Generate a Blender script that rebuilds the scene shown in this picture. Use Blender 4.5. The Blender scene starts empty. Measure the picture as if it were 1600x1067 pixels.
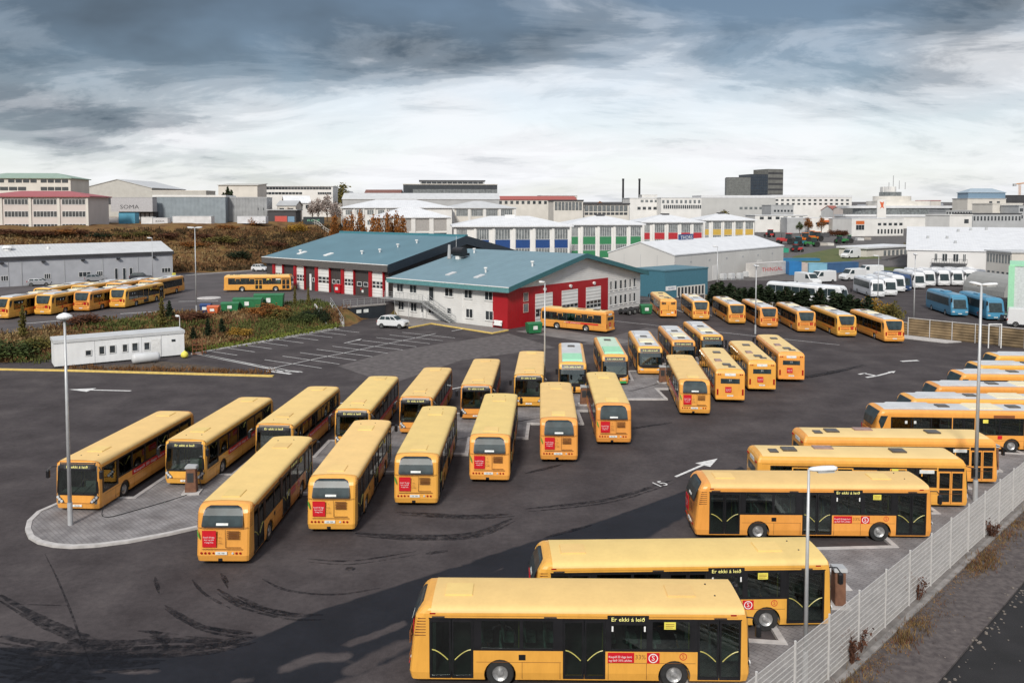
import bpy, bmesh, math, random
from mathutils import Vector, Matrix
R = math.radians
rnd = random.Random(11)
scene = bpy.context.scene
col = scene.collection

# ------------------------------------------------------------------ camera
PITCH = 3.0478
cam_d = bpy.data.cameras.new('camera')
cam_d.sensor_width = 36.0
cam_d.lens = 1275.9 / 1600 * 36
cam_d.shift_y = -(533.5 - 392.5) / 1600
cam_d.clip_end = 6000
cam = bpy.data.objects.new('camera', cam_d)
cam.location = (0, 0, 16.744)
cam.rotation_euler = (R(90 - PITCH), 0, 0)
col.objects.link(cam)
scene.camera = cam

# ------------------------------------------------------------------ sky and sun
SUN_EL, SUN_AZ = 36, 193            # azimuth clockwise from +Y: behind the camera, to the left
world = bpy.data.worlds.new('World')
scene.world = world
world.use_nodes = True
wn, wl = world.node_tree.nodes, world.node_tree.links
wn.clear()
def N(t, **k):
    n = wn.new(t)
    for a, b in k.items(): setattr(n, a, b)
    return n
def wmath(op, a, b=None, clamp=False):
    n = N('ShaderNodeMath', operation=op, use_clamp=clamp)
    for i, v in enumerate((a, b)):
        if v is None: continue
        if isinstance(v, (int, float)): n.inputs[i].default_value = v
        else: wl.new(v, n.inputs[i])
    return n.outputs[0]
CLOUD_LOC = (3.1, 1.7, 0)
out = N('ShaderNodeOutputWorld')
sky = N('ShaderNodeTexSky', sky_type='NISHITA', sun_disc=False, sun_elevation=R(SUN_EL), sun_rotation=R(SUN_AZ))
bg_sky = N('ShaderNodeBackground'); bg_sky.inputs[1].default_value = 0.11
wl.new(sky.outputs[0], bg_sky.inputs[0])
tc = N('ShaderNodeTexCoord')
sep = N('ShaderNodeSeparateXYZ'); wl.new(tc.outputs['Generated'], sep.inputs[0])
ez = sep.outputs[2]
den = wmath('ADD', wmath('MAXIMUM', ez, 0.0), 0.22)
cx, cy = wmath('DIVIDE', sep.outputs[0], den), wmath('DIVIDE', sep.outputs[1], den)
comb = N('ShaderNodeCombineXYZ'); wl.new(cx, comb.inputs[0]); wl.new(cy, comb.inputs[1])
def cloud_noise(scale, detail, rough, dist, loc, sc=(1, 1, 1)):
    mp = N('ShaderNodeMapping'); mp.inputs['Location'].default_value = loc; mp.inputs['Scale'].default_value = sc
    wl.new(comb.outputs[0], mp.inputs[0])
    n = N('ShaderNodeTexNoise'); n.inputs['Scale'].default_value = scale; n.inputs['Detail'].default_value = detail
    n.inputs['Roughness'].default_value = rough; n.inputs['Distortion'].default_value = dist
    wl.new(mp.outputs[0], n.inputs['Vector'])
    return n.outputs[0]
n1 = cloud_noise(0.75, 9, 0.58, 0.6, CLOUD_LOC, (0.8, 1, 1))
n2 = cloud_noise(2.6, 9, 0.64, 0.5, (8.2, 5.0, 0), (0.7, 1.15, 1))
n3 = cloud_noise(0.9, 5, 0.5, 0.2, (1.4, 9.0, 0))
# cloud deck: bright under the far edge, heavy and dark nearer, thin again overhead
t = wmath('MULTIPLY', wmath('POWER', wmath('MAXIMUM', ez, 0.0), 1.12), 4.9)
t = wmath('ADD', t, wmath('MULTIPLY', wmath('SUBTRACT', n1, 0.5), 2.1))
t = wmath('ADD', t, wmath('MULTIPLY', wmath('SUBTRACT', n2, 0.5), 1.35))
t = wmath('ADD', t, 0.05)
ramp = N('ShaderNodeValToRGB')
cr = ramp.color_ramp
cr.interpolation = 'EASE'
cr.elements[0].position = 0.0; cr.elements[0].color = (0.84, 0.85, 0.875, 1)
cr.elements[1].position = 1.0; cr.elements[1].color = (0.085, 0.115, 0.15, 1)
for p, c in ((0.20, (0.78, 0.79, 0.815, 1)), (0.42, (0.60, 0.62, 0.65, 1)), (0.62, (0.34, 0.37, 0.41, 1)), (0.8, (0.175, 0.21, 0.25, 1))):
    e = cr.elements.new(p); e.color = c
wl.new(t, ramp.inputs[0])
over = N('ShaderNodeMapRange'); over.inputs[1].default_value = 0.34; over.inputs[2].default_value = 0.75
wl.new(ez, over.inputs[0])
mixo = N('ShaderNodeMixRGB'); mixo.inputs[2].default_value = (0.80, 0.82, 0.86, 1)
wl.new(over.outputs[0], mixo.inputs[0]); wl.new(ramp.outputs[0], mixo.inputs[1])
bg_cl = N('ShaderNodeBackground'); bg_cl.inputs[1].default_value = 1.0
wl.new(mixo.outputs[0], bg_cl.inputs[0])
mixs = N('ShaderNodeMixShader'); cov = N('ShaderNodeMapRange'); cov.inputs[1].default_value = 0.40; cov.inputs[2].default_value = 0.60; cov.inputs[3].default_value = 0.66; cov.inputs[4].default_value = 1.0; wl.new(n3, cov.inputs[0]); wl.new(cov.outputs[0], mixs.inputs[0])
wl.new(bg_sky.outputs[0], mixs.inputs[1]); wl.new(bg_cl.outputs[0], mixs.inputs[2])
wl.new(mixs.outputs[0], out.inputs[0])

sun_d = bpy.data.lights.new('sun', 'SUN')
sun_d.energy = 3.0
sun_d.angle = R(9)
sun_d.color = (1.0, 0.95, 0.87)
sun = bpy.data.objects.new('sun', sun_d)
col.objects.link(sun)
sd = Vector((math.sin(R(SUN_AZ)) * math.cos(R(SUN_EL)), math.cos(R(SUN_AZ)) * math.cos(R(SUN_EL)), math.sin(R(SUN_EL))))
sun.rotation_euler = sd.to_track_quat('Z', 'Y').to_euler()
sun.location = (-60, -60, 80)

scene.view_settings.view_transform = 'Standard'
scene.view_settings.look = 'None'
scene.view_settings.exposure = 0.2
scene.view_settings.gamma = 1.0
scene.cycles.max_bounces = 6
scene.cycles.transparent_max_bounces = 12
scene.cycles.caustics_reflective = False
scene.cycles.caustics_refractive = False

# ------------------------------------------------------------------ materials
MATS = {}
def mat(name, c, rough=0.6, metal=0.0, var=0.12, scale=3.0, bump=0.0, coat=0.0, spec=0.5, c2=None, detail=5, bscale=None, alpha=None):
    """Principled surface whose colour wanders a little between c*(1-var) and c*(1+var), or between c and c2."""
    if name in MATS: return MATS[name]
    m = bpy.data.materials.new(name); m.use_nodes = True
    nt = m.node_tree; b = nt.nodes['Principled BSDF']
    tcn = nt.nodes.new('ShaderNodeTexCoord')
    nz = nt.nodes.new('ShaderNodeTexNoise'); nz.inputs['Scale'].default_value = scale; nz.inputs['Detail'].default_value = detail
    nt.links.new(tcn.outputs['Object'], nz.inputs['Vector'])
    rp = nt.nodes.new('ShaderNodeValToRGB')
    a = tuple(max(0, x * (1 - var)) for x in c); z = c2 if c2 else tuple(min(1, x * (1 + var)) for x in c)
    if c2: a = c
    rp.color_ramp.elements[0].position = 0.32; rp.color_ramp.elements[0].color = (*a, 1)
    rp.color_ramp.elements[1].position = 0.68; rp.color_ramp.elements[1].color = (*z, 1)
    nt.links.new(nz.outputs[0], rp.inputs[0]); nt.links.new(rp.outputs[0], b.inputs['Base Color'])
    b.inputs['Roughness'].default_value = rough; b.inputs['Metallic'].default_value = metal
    b.inputs['Coat Weight'].default_value = coat; b.inputs['Specular IOR Level'].default_value = spec
    if bump:
        bp = nt.nodes.new('ShaderNodeBump'); bp.inputs['Strength'].default_value = bump; bp.inputs['Distance'].default_value = 0.05
        nz2 = nt.nodes.new('ShaderNodeTexNoise'); nz2.inputs['Scale'].default_value = bscale or scale * 6
        nt.links.new(tcn.outputs['Object'], nz2.inputs['Vector'])
        nt.links.new(nz2.outputs[0], bp.inputs['Height']); nt.links.new(bp.outputs[0], b.inputs['Normal'])
    MATS[name] = m
    return m
def ribbed(name, c, period=0.5, axis=0, rough=0.5, metal=0.0, strength=0.5, var=0.06, spec=0.5):
    """Profiled sheet: painted panels with ribs along one local axis."""
    if name in MATS: return MATS[name]
    m = mat(name, c, rough, metal, var, 0.6, spec=spec)
    nt = m.node_tree; b = nt.nodes['Principled BSDF']
    tcn = nt.nodes.new('ShaderNodeTexCoord'); w = nt.nodes.new('ShaderNodeTexWave')
    w.wave_type = 'BANDS'; w.bands_direction = 'XYZ'[axis]; w.inputs['Scale'].default_value = 0.314 / period
    nt.links.new(tcn.outputs['Object'], w.inputs['Vector'])
    bp = nt.nodes.new('ShaderNodeBump'); bp.inputs['Strength'].default_value = strength; bp.inputs['Distance'].default_value = 0.06
    nt.links.new(w.outputs[0], bp.inputs['Height']); nt.links.new(bp.outputs[0], b.inputs['Normal'])
    return m
def glass(name, tint, gloss=0.03, base=0.05):
    if name in MATS: return MATS[name]
    m = bpy.data.materials.new(name); m.use_nodes = True; nt = m.node_tree; nt.nodes.clear()
    o = nt.nodes.new('ShaderNodeOutputMaterial'); tr = nt.nodes.new('ShaderNodeBsdfTransparent'); gl = nt.nodes.new('ShaderNodeBsdfGlossy')
    tr.inputs[0].default_value = (*tint, 1); gl.inputs['Roughness'].default_value = gloss; gl.inputs[0].default_value = (0.9, 0.95, 0.95, 1)
    lw = nt.nodes.new('ShaderNodeFresnel'); lw.inputs[0].default_value = 1.5
    ad = nt.nodes.new('ShaderNodeMath'); ad.operation = 'ADD'; ad.inputs[1].default_value = base; ad.use_clamp = True
    mx = nt.nodes.new('ShaderNodeMixShader')
    nt.links.new(lw.outputs[0], ad.inputs[0]); nt.links.new(ad.outputs[0], mx.inputs[0])
    nt.links.new(tr.outputs[0], mx.inputs[1]); nt.links.new(gl.outputs[0], mx.inputs[2]); nt.links.new(mx.outputs[0], o.inputs[0])
    MATS[name] = m
    return m
def emit(name, c, s):
    if name in MATS: return MATS[name]
    m = bpy.data.materials.new(name); m.use_nodes = True; b = m.node_tree.nodes['Principled BSDF']
    b.inputs['Base Color'].default_value = (*c, 1); b.inputs['Emission Color'].default_value = (*c, 1); b.inputs['Emission Strength'].default_value = s
    MATS[name] = m
    return m

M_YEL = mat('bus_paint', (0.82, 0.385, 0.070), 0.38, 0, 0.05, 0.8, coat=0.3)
M_ROOF = mat('bus_roof_yellow', (0.78, 0.545, 0.205), 0.6, 0, 0.05, 0.7)
M_BLACK = mat('black_trim', (0.012, 0.012, 0.014), 0.35, 0, 0.2)
M_DARK = mat('dark_plastic', (0.03, 0.03, 0.032), 0.6, 0, 0.2)
M_INT = mat('interior_grey', (0.22, 0.24, 0.235), 0.8)
M_LIN = mat('cabin_lining', (0.13, 0.14, 0.138), 0.85)
M_SEAT = mat('seat_cloth', (0.26, 0.36, 0.33), 0.8, 0, 0.3, 6)
M_RUB = mat('tyre_rubber', (0.02, 0.02, 0.02), 0.85, 0, 0.25, 8)
M_RIM = mat('rim_metal', (0.42, 0.42, 0.42), 0.4, 0.6, 0.25, 9)
M_GL = glass('bus_glass', (0.52, 0.60, 0.57), base=0.07)
M_WS = glass('windscreen_glass', (0.62, 0.70, 0.66), base=0.12)
M_RW = mat('rear_window_glass', (0.03, 0.045, 0.05), 0.28, 0, 0.3, 2.5, spec=0.25)
M_RED = mat('poster_red', (0.55, 0.008, 0.018), 0.45, 0, 0.06)
M_WHITE = mat('white_paint', (0.78, 0.78, 0.78), 0.5, 0, 0.05)
M_LAMPR = mat('lamp_red', (0.35, 0.01, 0.008), 0.2, 0, 0.1, spec=0.8)
M_LAMPC = mat('lamp_clear', (0.75, 0.77, 0.78), 0.12, 0.3, 0.15, 7)
M_RAIL = mat('handrail_yellow', (0.50, 0.45, 0.13), 0.4)
M_LED = emit('led_text', (0.80, 0.74, 0.25), 0.35)
M_LEAF = mat('leaf_sticker', (0.12, 0.35, 0.05), 0.5)
M_SIGNY = mat('notice_yellow', (0.75, 0.66, 0.10), 0.6)
M_SEAM = mat('panel_seam', (0.20, 0.075, 0.02), 0.6)
M_BROWN = mat('print_brown', (0.22, 0.07, 0.02), 0.6)
M_PLATE = mat('plate_white', (0.70, 0.72, 0.70), 0.5)

def age(m, lo, hi, hue=0.010, grime=0.35):
    """Every object painted with m gets its own slight fade."""
    nt = m.node_tree; b = nt.nodes['Principled BSDF']; src = b.inputs['Base Color'].links[0].from_socket
    oi = nt.nodes.new('ShaderNodeObjectInfo'); mr = nt.nodes.new('ShaderNodeMapRange'); mr.inputs[3].default_value = lo; mr.inputs[4].default_value = hi
    hs = nt.nodes.new('ShaderNodeHueSaturation'); mh = nt.nodes.new('ShaderNodeMapRange'); mh.inputs[3].default_value = 0.5 - hue; mh.inputs[4].default_value = 0.5 + hue
    ms = nt.nodes.new('ShaderNodeMath'); ms.operation = 'FRACT'; mm = nt.nodes.new('ShaderNodeMath'); mm.operation = 'MULTIPLY'; mm.inputs[1].default_value = 7.31
    nt.links.new(oi.outputs['Random'], mr.inputs[0]); nt.links.new(oi.outputs['Random'], mm.inputs[0]); nt.links.new(mm.outputs[0], ms.inputs[0]); nt.links.new(ms.outputs[0], mh.inputs[0])
    nt.links.new(mh.outputs[0], hs.inputs['Hue']); nt.links.new(mr.outputs[0], hs.inputs['Value']); nt.links.new(src, hs.inputs['Color'])
    # faint grime streaks
    tcn = nt.nodes.new('ShaderNodeTexCoord'); mp = nt.nodes.new('ShaderNodeMapping'); mp.inputs['Scale'].default_value = (2.2, 2.2, 0.5); nz = nt.nodes.new('ShaderNodeTexNoise'); nz.inputs['Scale'].default_value = 2.4; nz.inputs['Detail'].default_value = 8; nz.inputs['Roughness'].default_value = 0.7
    nt.links.new(tcn.outputs['Object'], mp.inputs[0]); nt.links.new(mp.outputs[0], nz.inputs['Vector'])
    rp = nt.nodes.new('ShaderNodeValToRGB'); rp.color_ramp.elements[0].position = 0.36; rp.color_ramp.elements[0].color = (0.80, 0.76, 0.72, 1); rp.color_ramp.elements[1].position = 0.56; rp.color_ramp.elements[1].color = (1, 1, 1, 1)
    mx = nt.nodes.new('ShaderNodeMixRGB'); mx.blend_type = 'MULTIPLY'; mx.inputs[0].default_value = grime
    nt.links.new(nz.outputs[0], rp.inputs[0]); nt.links.new(hs.outputs[0], mx.inputs[1]); nt.links.new(rp.outputs[0], mx.inputs[2]); nt.links.new(mx.outputs[0], b.inputs['Base Color'])
age(M_YEL, 0.90, 1.04); age(M_ROOF, 0.93, 1.05, 0.008, 0.2)
# ------------------------------------------------------------------ builders
class MB:
    def __init__(s): s.v = []; s.f = []
    def add(s, vs, fs):
        o = len(s.v); s.v += [tuple(p) for p in vs]; s.f += [tuple(o + i for i in q) for q in fs]; return s
    def box(s, x0, x1, y0, y1, z0, z1):
        return s.add([(x0,y0,z0),(x1,y0,z0),(x1,y1,z0),(x0,y1,z0),(x0,y0,z1),(x1,y0,z1),(x1,y1,z1),(x0,y1,z1)],
                     [(3,2,1,0),(4,5,6,7),(0,1,5,4),(1,2,6,5),(2,3,7,6),(3,0,4,7)])
    def quad(s, a, b, c, d): return s.add([a, b, c, d], [(0,1,2,3)])
    def prism(s, poly, z0, z1):
        n = len(poly)
        return s.add([(x, y, z0) for x, y in poly] + [(x, y, z1) for x, y in poly],
                     [tuple(range(n - 1, -1, -1)), tuple(range(n, 2 * n))] + [(i, (i+1) % n, n + (i+1) % n, n + i) for i in range(n)])
    def extr(s, pts, vec):
        n = len(pts); vec = Vector(vec)
        return s.add(list(pts) + [tuple(Vector(p) + vec) for p in pts],
                     [tuple(range(n - 1, -1, -1)), tuple(range(n, 2 * n))] + [(i, (i+1) % n, n + (i+1) % n, n + i) for i in range(n)])
    def cyl(s, c, ax, r, h, n=16, r2=None):
        ax = Vector(ax).normalized(); c = Vector(c); q = ax.to_track_quat('Z', 'Y'); r2 = r if r2 is None else r2
        a = [c + q @ Vector((r * math.cos(2*math.pi*i/n), r * math.sin(2*math.pi*i/n), 0)) for i in range(n)]
        b = [c + q @ Vector((r2 * math.cos(2*math.pi*i/n), r2 * math.sin(2*math.pi*i/n), h)) for i in range(n)]
        return s.add(a + b, [tuple(range(n - 1, -1, -1)), tuple(range(n, 2*n))] + [(i, (i+1) % n, n + (i+1) % n, n + i) for i in range(n)])
    def tube(s, pts, r, n=6):
        for a, b in zip(pts[:-1], pts[1:]):
            d = Vector(b) - Vector(a); s.cyl(a, d, r, d.length, n)
        return s
    def lathe(s, c, ax, prof, n=20):
        ax = Vector(ax).normalized(); q = ax.to_track_quat('Z', 'Y'); c = Vector(c); vs = []; fs = []
        for (h, r) in prof:
            for i in range(n):
                vs.append(c + q @ Vector((r * math.cos(2*math.pi*i/n), r * math.sin(2*math.pi*i/n), h)))
        for k in range(len(prof) - 1):
            for i in range(n):
                fs.append((k*n+i, k*n+(i+1) % n, (k+1)*n+(i+1) % n, (k+1)*n+i))
        fs.append(tuple(range(n - 1, -1, -1))); fs.append(tuple((len(prof)-1)*n + i for i in range(n)))
        return s.add(vs, fs)
    def grid(s, fn, us, vs_):
        o = [[fn(u, v) for v in vs_] for u in us]; flat = [p for row in o for p in row]; m = len(vs_)
        return s.add(flat, [(i*m+j, (i+1)*m+j, (i+1)*m+j+1, i*m+j+1) for i in range(len(us)-1) for j in range(m-1)])
    def mesh(s, name, smooth=False, bevel=0, fix=True):
        me = bpy.data.meshes.new(name); me.from_pydata(s.v, [], s.f)
        bm = bmesh.new(); bm.from_mesh(me)
        if fix: bmesh.ops.recalc_face_normals(bm, faces=bm.faces)
        if bevel:
            bmesh.ops.bevel(bm, geom=[e for e in bm.edges if e.calc_face_angle(0) > 0.5], offset=bevel, segments=2, affect='EDGES', clamp_overlap=True)
        bm.to_mesh(me); bm.free()
        if smooth:
            for p in me.polygons: p.use_smooth = True
        return me
    def build(s, name, m, parent=None, smooth=False, bevel=0, fix=True):
        me = s.mesh(name, smooth, bevel, fix); me.materials.append(m)
        return link(name, me, parent)
def link(name, me, parent=None):
    o = bpy.data.objects.new(name, me); col.objects.link(o)
    if parent is not None: o.parent = parent
    return o
def tag(o, label, cat, group=None, kind=None):
    if not 4 <= len(label.replace('-', ' ').split()) <= 16: print('LABEL', len(label.split()), label)
    o['label'] = label; o['category'] = cat
    if group: o['group'] = group
    if kind: o['kind'] = kind
    return o
def struct(o, kind='structure'):
    o['kind'] = kind; return o
def thing(name, loc, label, cat, group=None, rz=0):
    o = bpy.data.objects.new(name, None); o.empty_display_size = 0.3; col.objects.link(o); o.location = loc; o.rotation_euler.z = rz
    return tag(o, label, cat, group)
KIDS = {}
def children(o): return [c for c in list(o.children)]
def dup(o, parent=None, loc=None, rz=None, label=None, group=None):
    c = o.copy(); col.objects.link(c); c.parent = parent
    if loc is not None: c.location = loc
    if rz is not None: c.rotation_euler.z = rz
    if label: c['label'] = label
    if group: c['group'] = group
    for ch in children(o): dup(ch, c)
    return c
def text_mesh(body, size, extr=0.0):
    cu = bpy.data.curves.new('lettering', 'FONT'); cu.body = body; cu.size = size; cu.align_x = 'CENTER'; cu.align_y = 'CENTER'; cu.extrude = extr; cu.resolution_u = 2
    o = bpy.data.objects.new('lettering', cu); col.objects.link(o)
    dg = bpy.context.evaluated_depsgraph_get(); dg.update()
    me = bpy.data.meshes.new_from_object(o.evaluated_get(dg)); bpy.data.objects.remove(o); bpy.data.curves.remove(cu)
    return me
def lettering(body, size, m, parent, centre, right, up=(0, 0, 1), width=None, name='lettering', shear=0):
    """Flat letters standing at a centre point; right = reading direction."""
    me = text_mesh(body, size); xs = [v.co.x for v in me.vertices]
    k = 1.0 if not width else width / (max(xs) - min(xs)); mx = (max(xs) + min(xs)) / 2
    r, u = Vector(right).normalized(), Vector(up).normalized(); c = Vector(centre)
    for v in me.vertices: v.co = c + r * ((v.co.x - mx) * k) + u * v.co.y
    me.materials.clear(); me.materials.append(m)
    return link(name, me, parent)
def bool_cut(me, cutters):
    """Returns the mesh with every cutter (MB) taken out of it."""
    o = bpy.data.objects.new('temp', me); col.objects.link(o); tmp = []
    for c in cutters:
        co = bpy.data.objects.new('temp_cut', c.mesh('temp_cut')); col.objects.link(co); tmp.append(co)
        md = o.modifiers.new('b', 'BOOLEAN'); md.operation = 'DIFFERENCE'; md.object = co; md.solver = 'EXACT'
    dg = bpy.context.evaluated_depsgraph_get(); dg.update()
    r = bpy.data.meshes.new_from_object(o.evaluated_get(dg))
    for q in [o] + tmp: bpy.data.objects.remove(q)
    return r
def line_inside(me, x0, x1, yw, z0, z1, m):
    """Faces of the hollowed body that look into the cabin get the dark lining."""
    if len(me.materials) < 2: me.materials.append(m)
    for p in me.polygons:
        c = p.center
        if x0 - 0.01 < c.x < x1 + 0.01 and abs(c.y) < yw + 0.01 and z0 - 0.01 < c.z < z1 + 0.01: p.material_index = 1
def lerp_tab(tab, x):
    if x <= tab[0][0]: return tab[0][1]
    for (a, p), (b, q) in zip(tab[:-1], tab[1:]):
        if x <= b: return p + (q - p) * (x - a) / (b - a)
    return tab[-1][1]
def lin(a, b, n): return [a + (b - a) * i / (n - 1) for i in range(n)]
def smooth(t):
    t = max(0, min(1, t)); return t * t * (3 - 2 * t)

# photo measurements -> world points
CP, SP = math.cos(R(PITCH)), math.sin(R(PITCH))
def ray(px, py):
    a, b = (px - 800) / 1275.9, (392.5 - py) / 1275.9
    return Vector((a, CP + b * SP, -SP + b * CP))
def pt(px, py, Y):
    d = ray(px, py); k = Y / d.y; return Vector((d.x * k, Y, 16.744 + d.z * k))
def at(px, py, z=0.0):
    d = ray(px, py); k = (z - 16.744) / d.z; return Vector((d.x * k, d.y * k, z))
# ------------------------------------------------------------------ ground: terrain, yards, islands, markings
ZU = 2.0
def foot(x): return lerp_tab([(-200, 94), (-70, 87.2), (-49.5, 86.2), (-48.2, 87.6), (-38.5, 95.0), (-36.4, 93.6), (-24.4, 112.9), (-24.3, 121), (-19.3, 125)], x)
def brow(x): return lerp_tab([(-200, 95.4), (-60.2, 95.4), (-48.9, 112.9), (-42.1, 114.5), (-31, 128.2), (-28.3, 124.4), (-24.8, 121.5), (-19.3, 126)], x)
def wob(x, y): return math.sin(x * 0.21 + 1.3) * math.cos(y * 0.17) + 0.6 * math.sin(x * 0.53 - y * 0.41)
def height(x, y):
    # left: bank up to the upper yard, then the rough hill
    hl = ZU * smooth((y - foot(x)) / max(1.0, brow(x) - foot(x))) if x < -19 else ZU
    s1 = (x + 72) * -0.673 + (y - 172.4) * 0.737
    s2 = (x + 60) * 0.42 + (y - 192) * 0.9
    s = max(s1 - 5.5, s2 - 5)
    hill = 10.2 * smooth(s / 46) * (1 - smooth((x + 62) / 26)) + max(0, s - 46) * 0.006
    if s > 0: hill += 0.35 * wob(x, y) * smooth(s / 10)
    hr = 2.0 * smooth((y - 185) / 45) + max(0, y - 250) * 0.0125
    k = smooth((x + 20) / 26) if y > 128 else (0 if x < -19 else 1)
    h = (hl + hill) * (1 - k) + hr * k
    if x < -19 and y < foot(x): h = 0
    if foot(x) < y < brow(x) and x < -25: h += 0.12 * wob(x * 2, y * 2) * smooth((y - foot(x)) / 2)
    return h
def on(px, py):
    """Point of the terrain seen at a photo position."""
    d = ray(px, py); k = 20.0
    while k < 4000:
        p = Vector((d.x * k, d.y * k, 16.744 + d.z * k))
        if p.z <= height(p.x, p.y): return p
        k *= 1.004
    return p
def mix_attr_mat(name, attr, c_a, c_b, rough, scale=0.6):
    """Two mottled colours blended by a vertex attribute with a broken edge."""
    m = bpy.data.materials.new(name); m.use_nodes = True; nt = m.node_tree; b = nt.nodes['Principled BSDF']
    L = nt.links.new
    tcn = nt.nodes.new('ShaderNodeTexCoord')
    def noise(sc, det=6, rg=0.6):
        n = nt.nodes.new('ShaderNodeTexNoise'); n.inputs['Scale'].default_value = sc; n.inputs['Detail'].default_value = det; n.inputs['Roughness'].default_value = rg
        L(tcn.outputs['Object'], n.inputs['Vector']); return n.outputs[0]
    def rampc(src, stops):
        r_ = nt.nodes.new('ShaderNodeValToRGB'); e = r_.color_ramp.elements
        for i, (p, c) in enumerate(stops):
            q = e[i] if i < 2 else e.new(p)
            q.position = p; q.color = (*c, 1)
        L(src, r_.inputs[0]); return r_.outputs[0]
    at_ = nt.nodes.new('ShaderNodeAttribute'); at_.attribute_name = attr
    a_ = rampc(noise(scale), c_a); b_ = rampc(noise(scale * 1.7), c_b)
    ad = nt.nodes.new('ShaderNodeMath'); ad.operation = 'MULTIPLY_ADD'; ad.inputs[1].default_value = 0.5; ad.inputs[2].default_value = -0.25
    L(noise(1.6, 8, 0.7), ad.inputs[0])
    sm = nt.nodes.new('ShaderNodeMath'); sm.operation = 'ADD'; L(ad.outputs[0], sm.inputs[0]); L(at_.outputs['Fac'], sm.inputs[1])
    mr = nt.nodes.new('ShaderNodeMapRange'); mr.inputs[1].default_value = 0.42; mr.inputs[2].default_value = 0.58; L(sm.outputs[0], mr.inputs[0])
    mx = nt.nodes.new('ShaderNodeMixRGB'); L(mr.outputs[0], mx.inputs[0]); L(a_, mx.inputs[1]); L(b_, mx.inputs[2])
    # fine grain
    g = nt.nodes.new('ShaderNodeMixRGB'); g.blend_type = 'MULTIPLY'; g.inputs[0].default_value = 0.7
    L(mx.outputs[0], g.inputs[1]); L(rampc(noise(22, 3, 0.7), [(0.3, (0.62, 0.62, 0.62)), (0.7, (1.25, 1.25, 1.25))]), g.inputs[2])
    g2 = nt.nodes.new('ShaderNodeMixRGB'); g2.blend_type = 'MULTIPLY'; g2.inputs[0].default_value = 0.6
    L(g.outputs[0], g2.inputs[1]); L(rampc(noise(3.2, 9, 0.75), [(0.36, (0.66, 0.66, 0.67)), (0.62, (1.18, 1.17, 1.16))]), g2.inputs[2])
    L(g2.outputs[0], b.inputs['Base Color'])
    rr = nt.nodes.new('ShaderNodeMapRange'); rr.inputs[3].default_value = rough[0]; rr.inputs[4].default_value = rough[1]; L(mr.outputs[0], rr.inputs[0]); L(rr.outputs[0], b.inputs['Roughness'])
    b.inputs['Specular IOR Level'].default_value = 0.25
    bp = nt.nodes.new('ShaderNodeBump'); bp.inputs['Strength'].default_value = 0.25; bp.inputs['Distance'].default_value = 0.03; L(noise(30, 2), bp.inputs['Height']); L(bp.outputs[0], b.inputs['Normal'])
    MATS[name] = m
    return m
M_SOIL = mix_attr_mat('hill_soil', 'paved', [(0.25, (0.045, 0.022, 0.012)), (0.42, (0.13, 0.065, 0.025)), (0.55, (0.20, 0.115, 0.04)), (0.72, (0.10, 0.085, 0.025))],
                      [(0.3, (0.085, 0.08, 0.08)), (0.7, (0.15, 0.14, 0.135))], (0.95, 0.85), 0.35)
M_ASPH = mix_attr_mat('asphalt', 'wet', [(0.30, (0.043, 0.0355, 0.037)), (0.5, (0.063, 0.0535, 0.055)), (0.72, (0.092, 0.079, 0.079))],
                      [(0.3, (0.006, 0.007, 0.011)), (0.7, (0.013, 0.014, 0.020))], (0.9, 0.62), 0.30)
def axis(a, b, fa, fb, fine, coarse):
    v = [a]; x = a
    while x < b:
        x = x + fine if fa <= x < fb else (min(x + coarse, fa) if x < fa else x + coarse)
        v.append(min(x, b))
    return v
def heightfield(name, xs, ys, hf, m, attr=None, af=None):
    vs = [(x, y, hf(x, y)) for y in ys for x in xs]; n = len(xs)
    fs = [(j*n+i, j*n+i+1, (j+1)*n+i+1, (j+1)*n+i) for j in range(len(ys)-1) for i in range(n-1)]
    me = bpy.data.meshes.new(name); me.from_pydata(vs, [], fs)
    for p in me.polygons: p.use_smooth = True
    if attr:
        a = me.attributes.new(attr, 'FLOAT', 'POINT')
        a.data.foreach_set('value', [af(x, y) for x, y, z in vs])
    me.materials.append(m); return struct(link(name, me))
def paved(x, y):
    if x > -15: return smooth((x + 15) / 14) * 1.0 if y > 112 else 1.0
    if y > 275: return 0.25
    return 0.0
def terr(x, y):
    h = height(x, y)
    if h < 0.02: return -0.15
    if y > brow(x) - 1.0 and h < ZU + 0.03 and x < 0: return ZU - 0.15
    return h
heightfield('ground', sorted(set(axis(-1600, 1600, -130, 160, 2.2, 60))), sorted(set(axis(-60, 3200, 80, 270, 2.2, 45))), terr, M_SOIL, 'paved', paved)

# lower yard with the dark wet sweep and the tyre scuffs
def seg_d(x, y, pts):
    best = 1e9
    for (ax, ay), (bx, by) in zip(pts[:-1], pts[1:]):
        dx, dy = bx - ax, by - ay; k = max(0, min(1, ((x - ax) * dx + (y - ay) * dy) / (dx * dx + dy * dy)))
        best = min(best, math.hypot(x - ax - k * dx, y - ay - k * dy))
    return best
WET = [(-30, 29.0), (-20, 28.3), (-14, 28.6), (-9, 29.3), (-5, 31.5), (0, 35.5), (6, 41.3), (11, 46.6), (16, 51.5)]
WETW = [(-30, 1.3), (-14, 1.6), (-8, 2.3), (-4, 3.0), (0, 3.0), (8, 2.8), (16, 1.2)]
allB_pre = [(-13.43, 43.2), (-9.21, 47.0), (-5.23, 50.75), (-1.09, 54.64), (3.28, 58.61), (7.35, 62.61), (15.27, 70.75), (19.3, 75.0), (23.3, 79.15)]
SC = []
def zpx(pts, w, k=1.0): SC.append(([tuple(at(a / 2, 560 + b / 2).xy) for a, b in pts], w, k))
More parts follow.
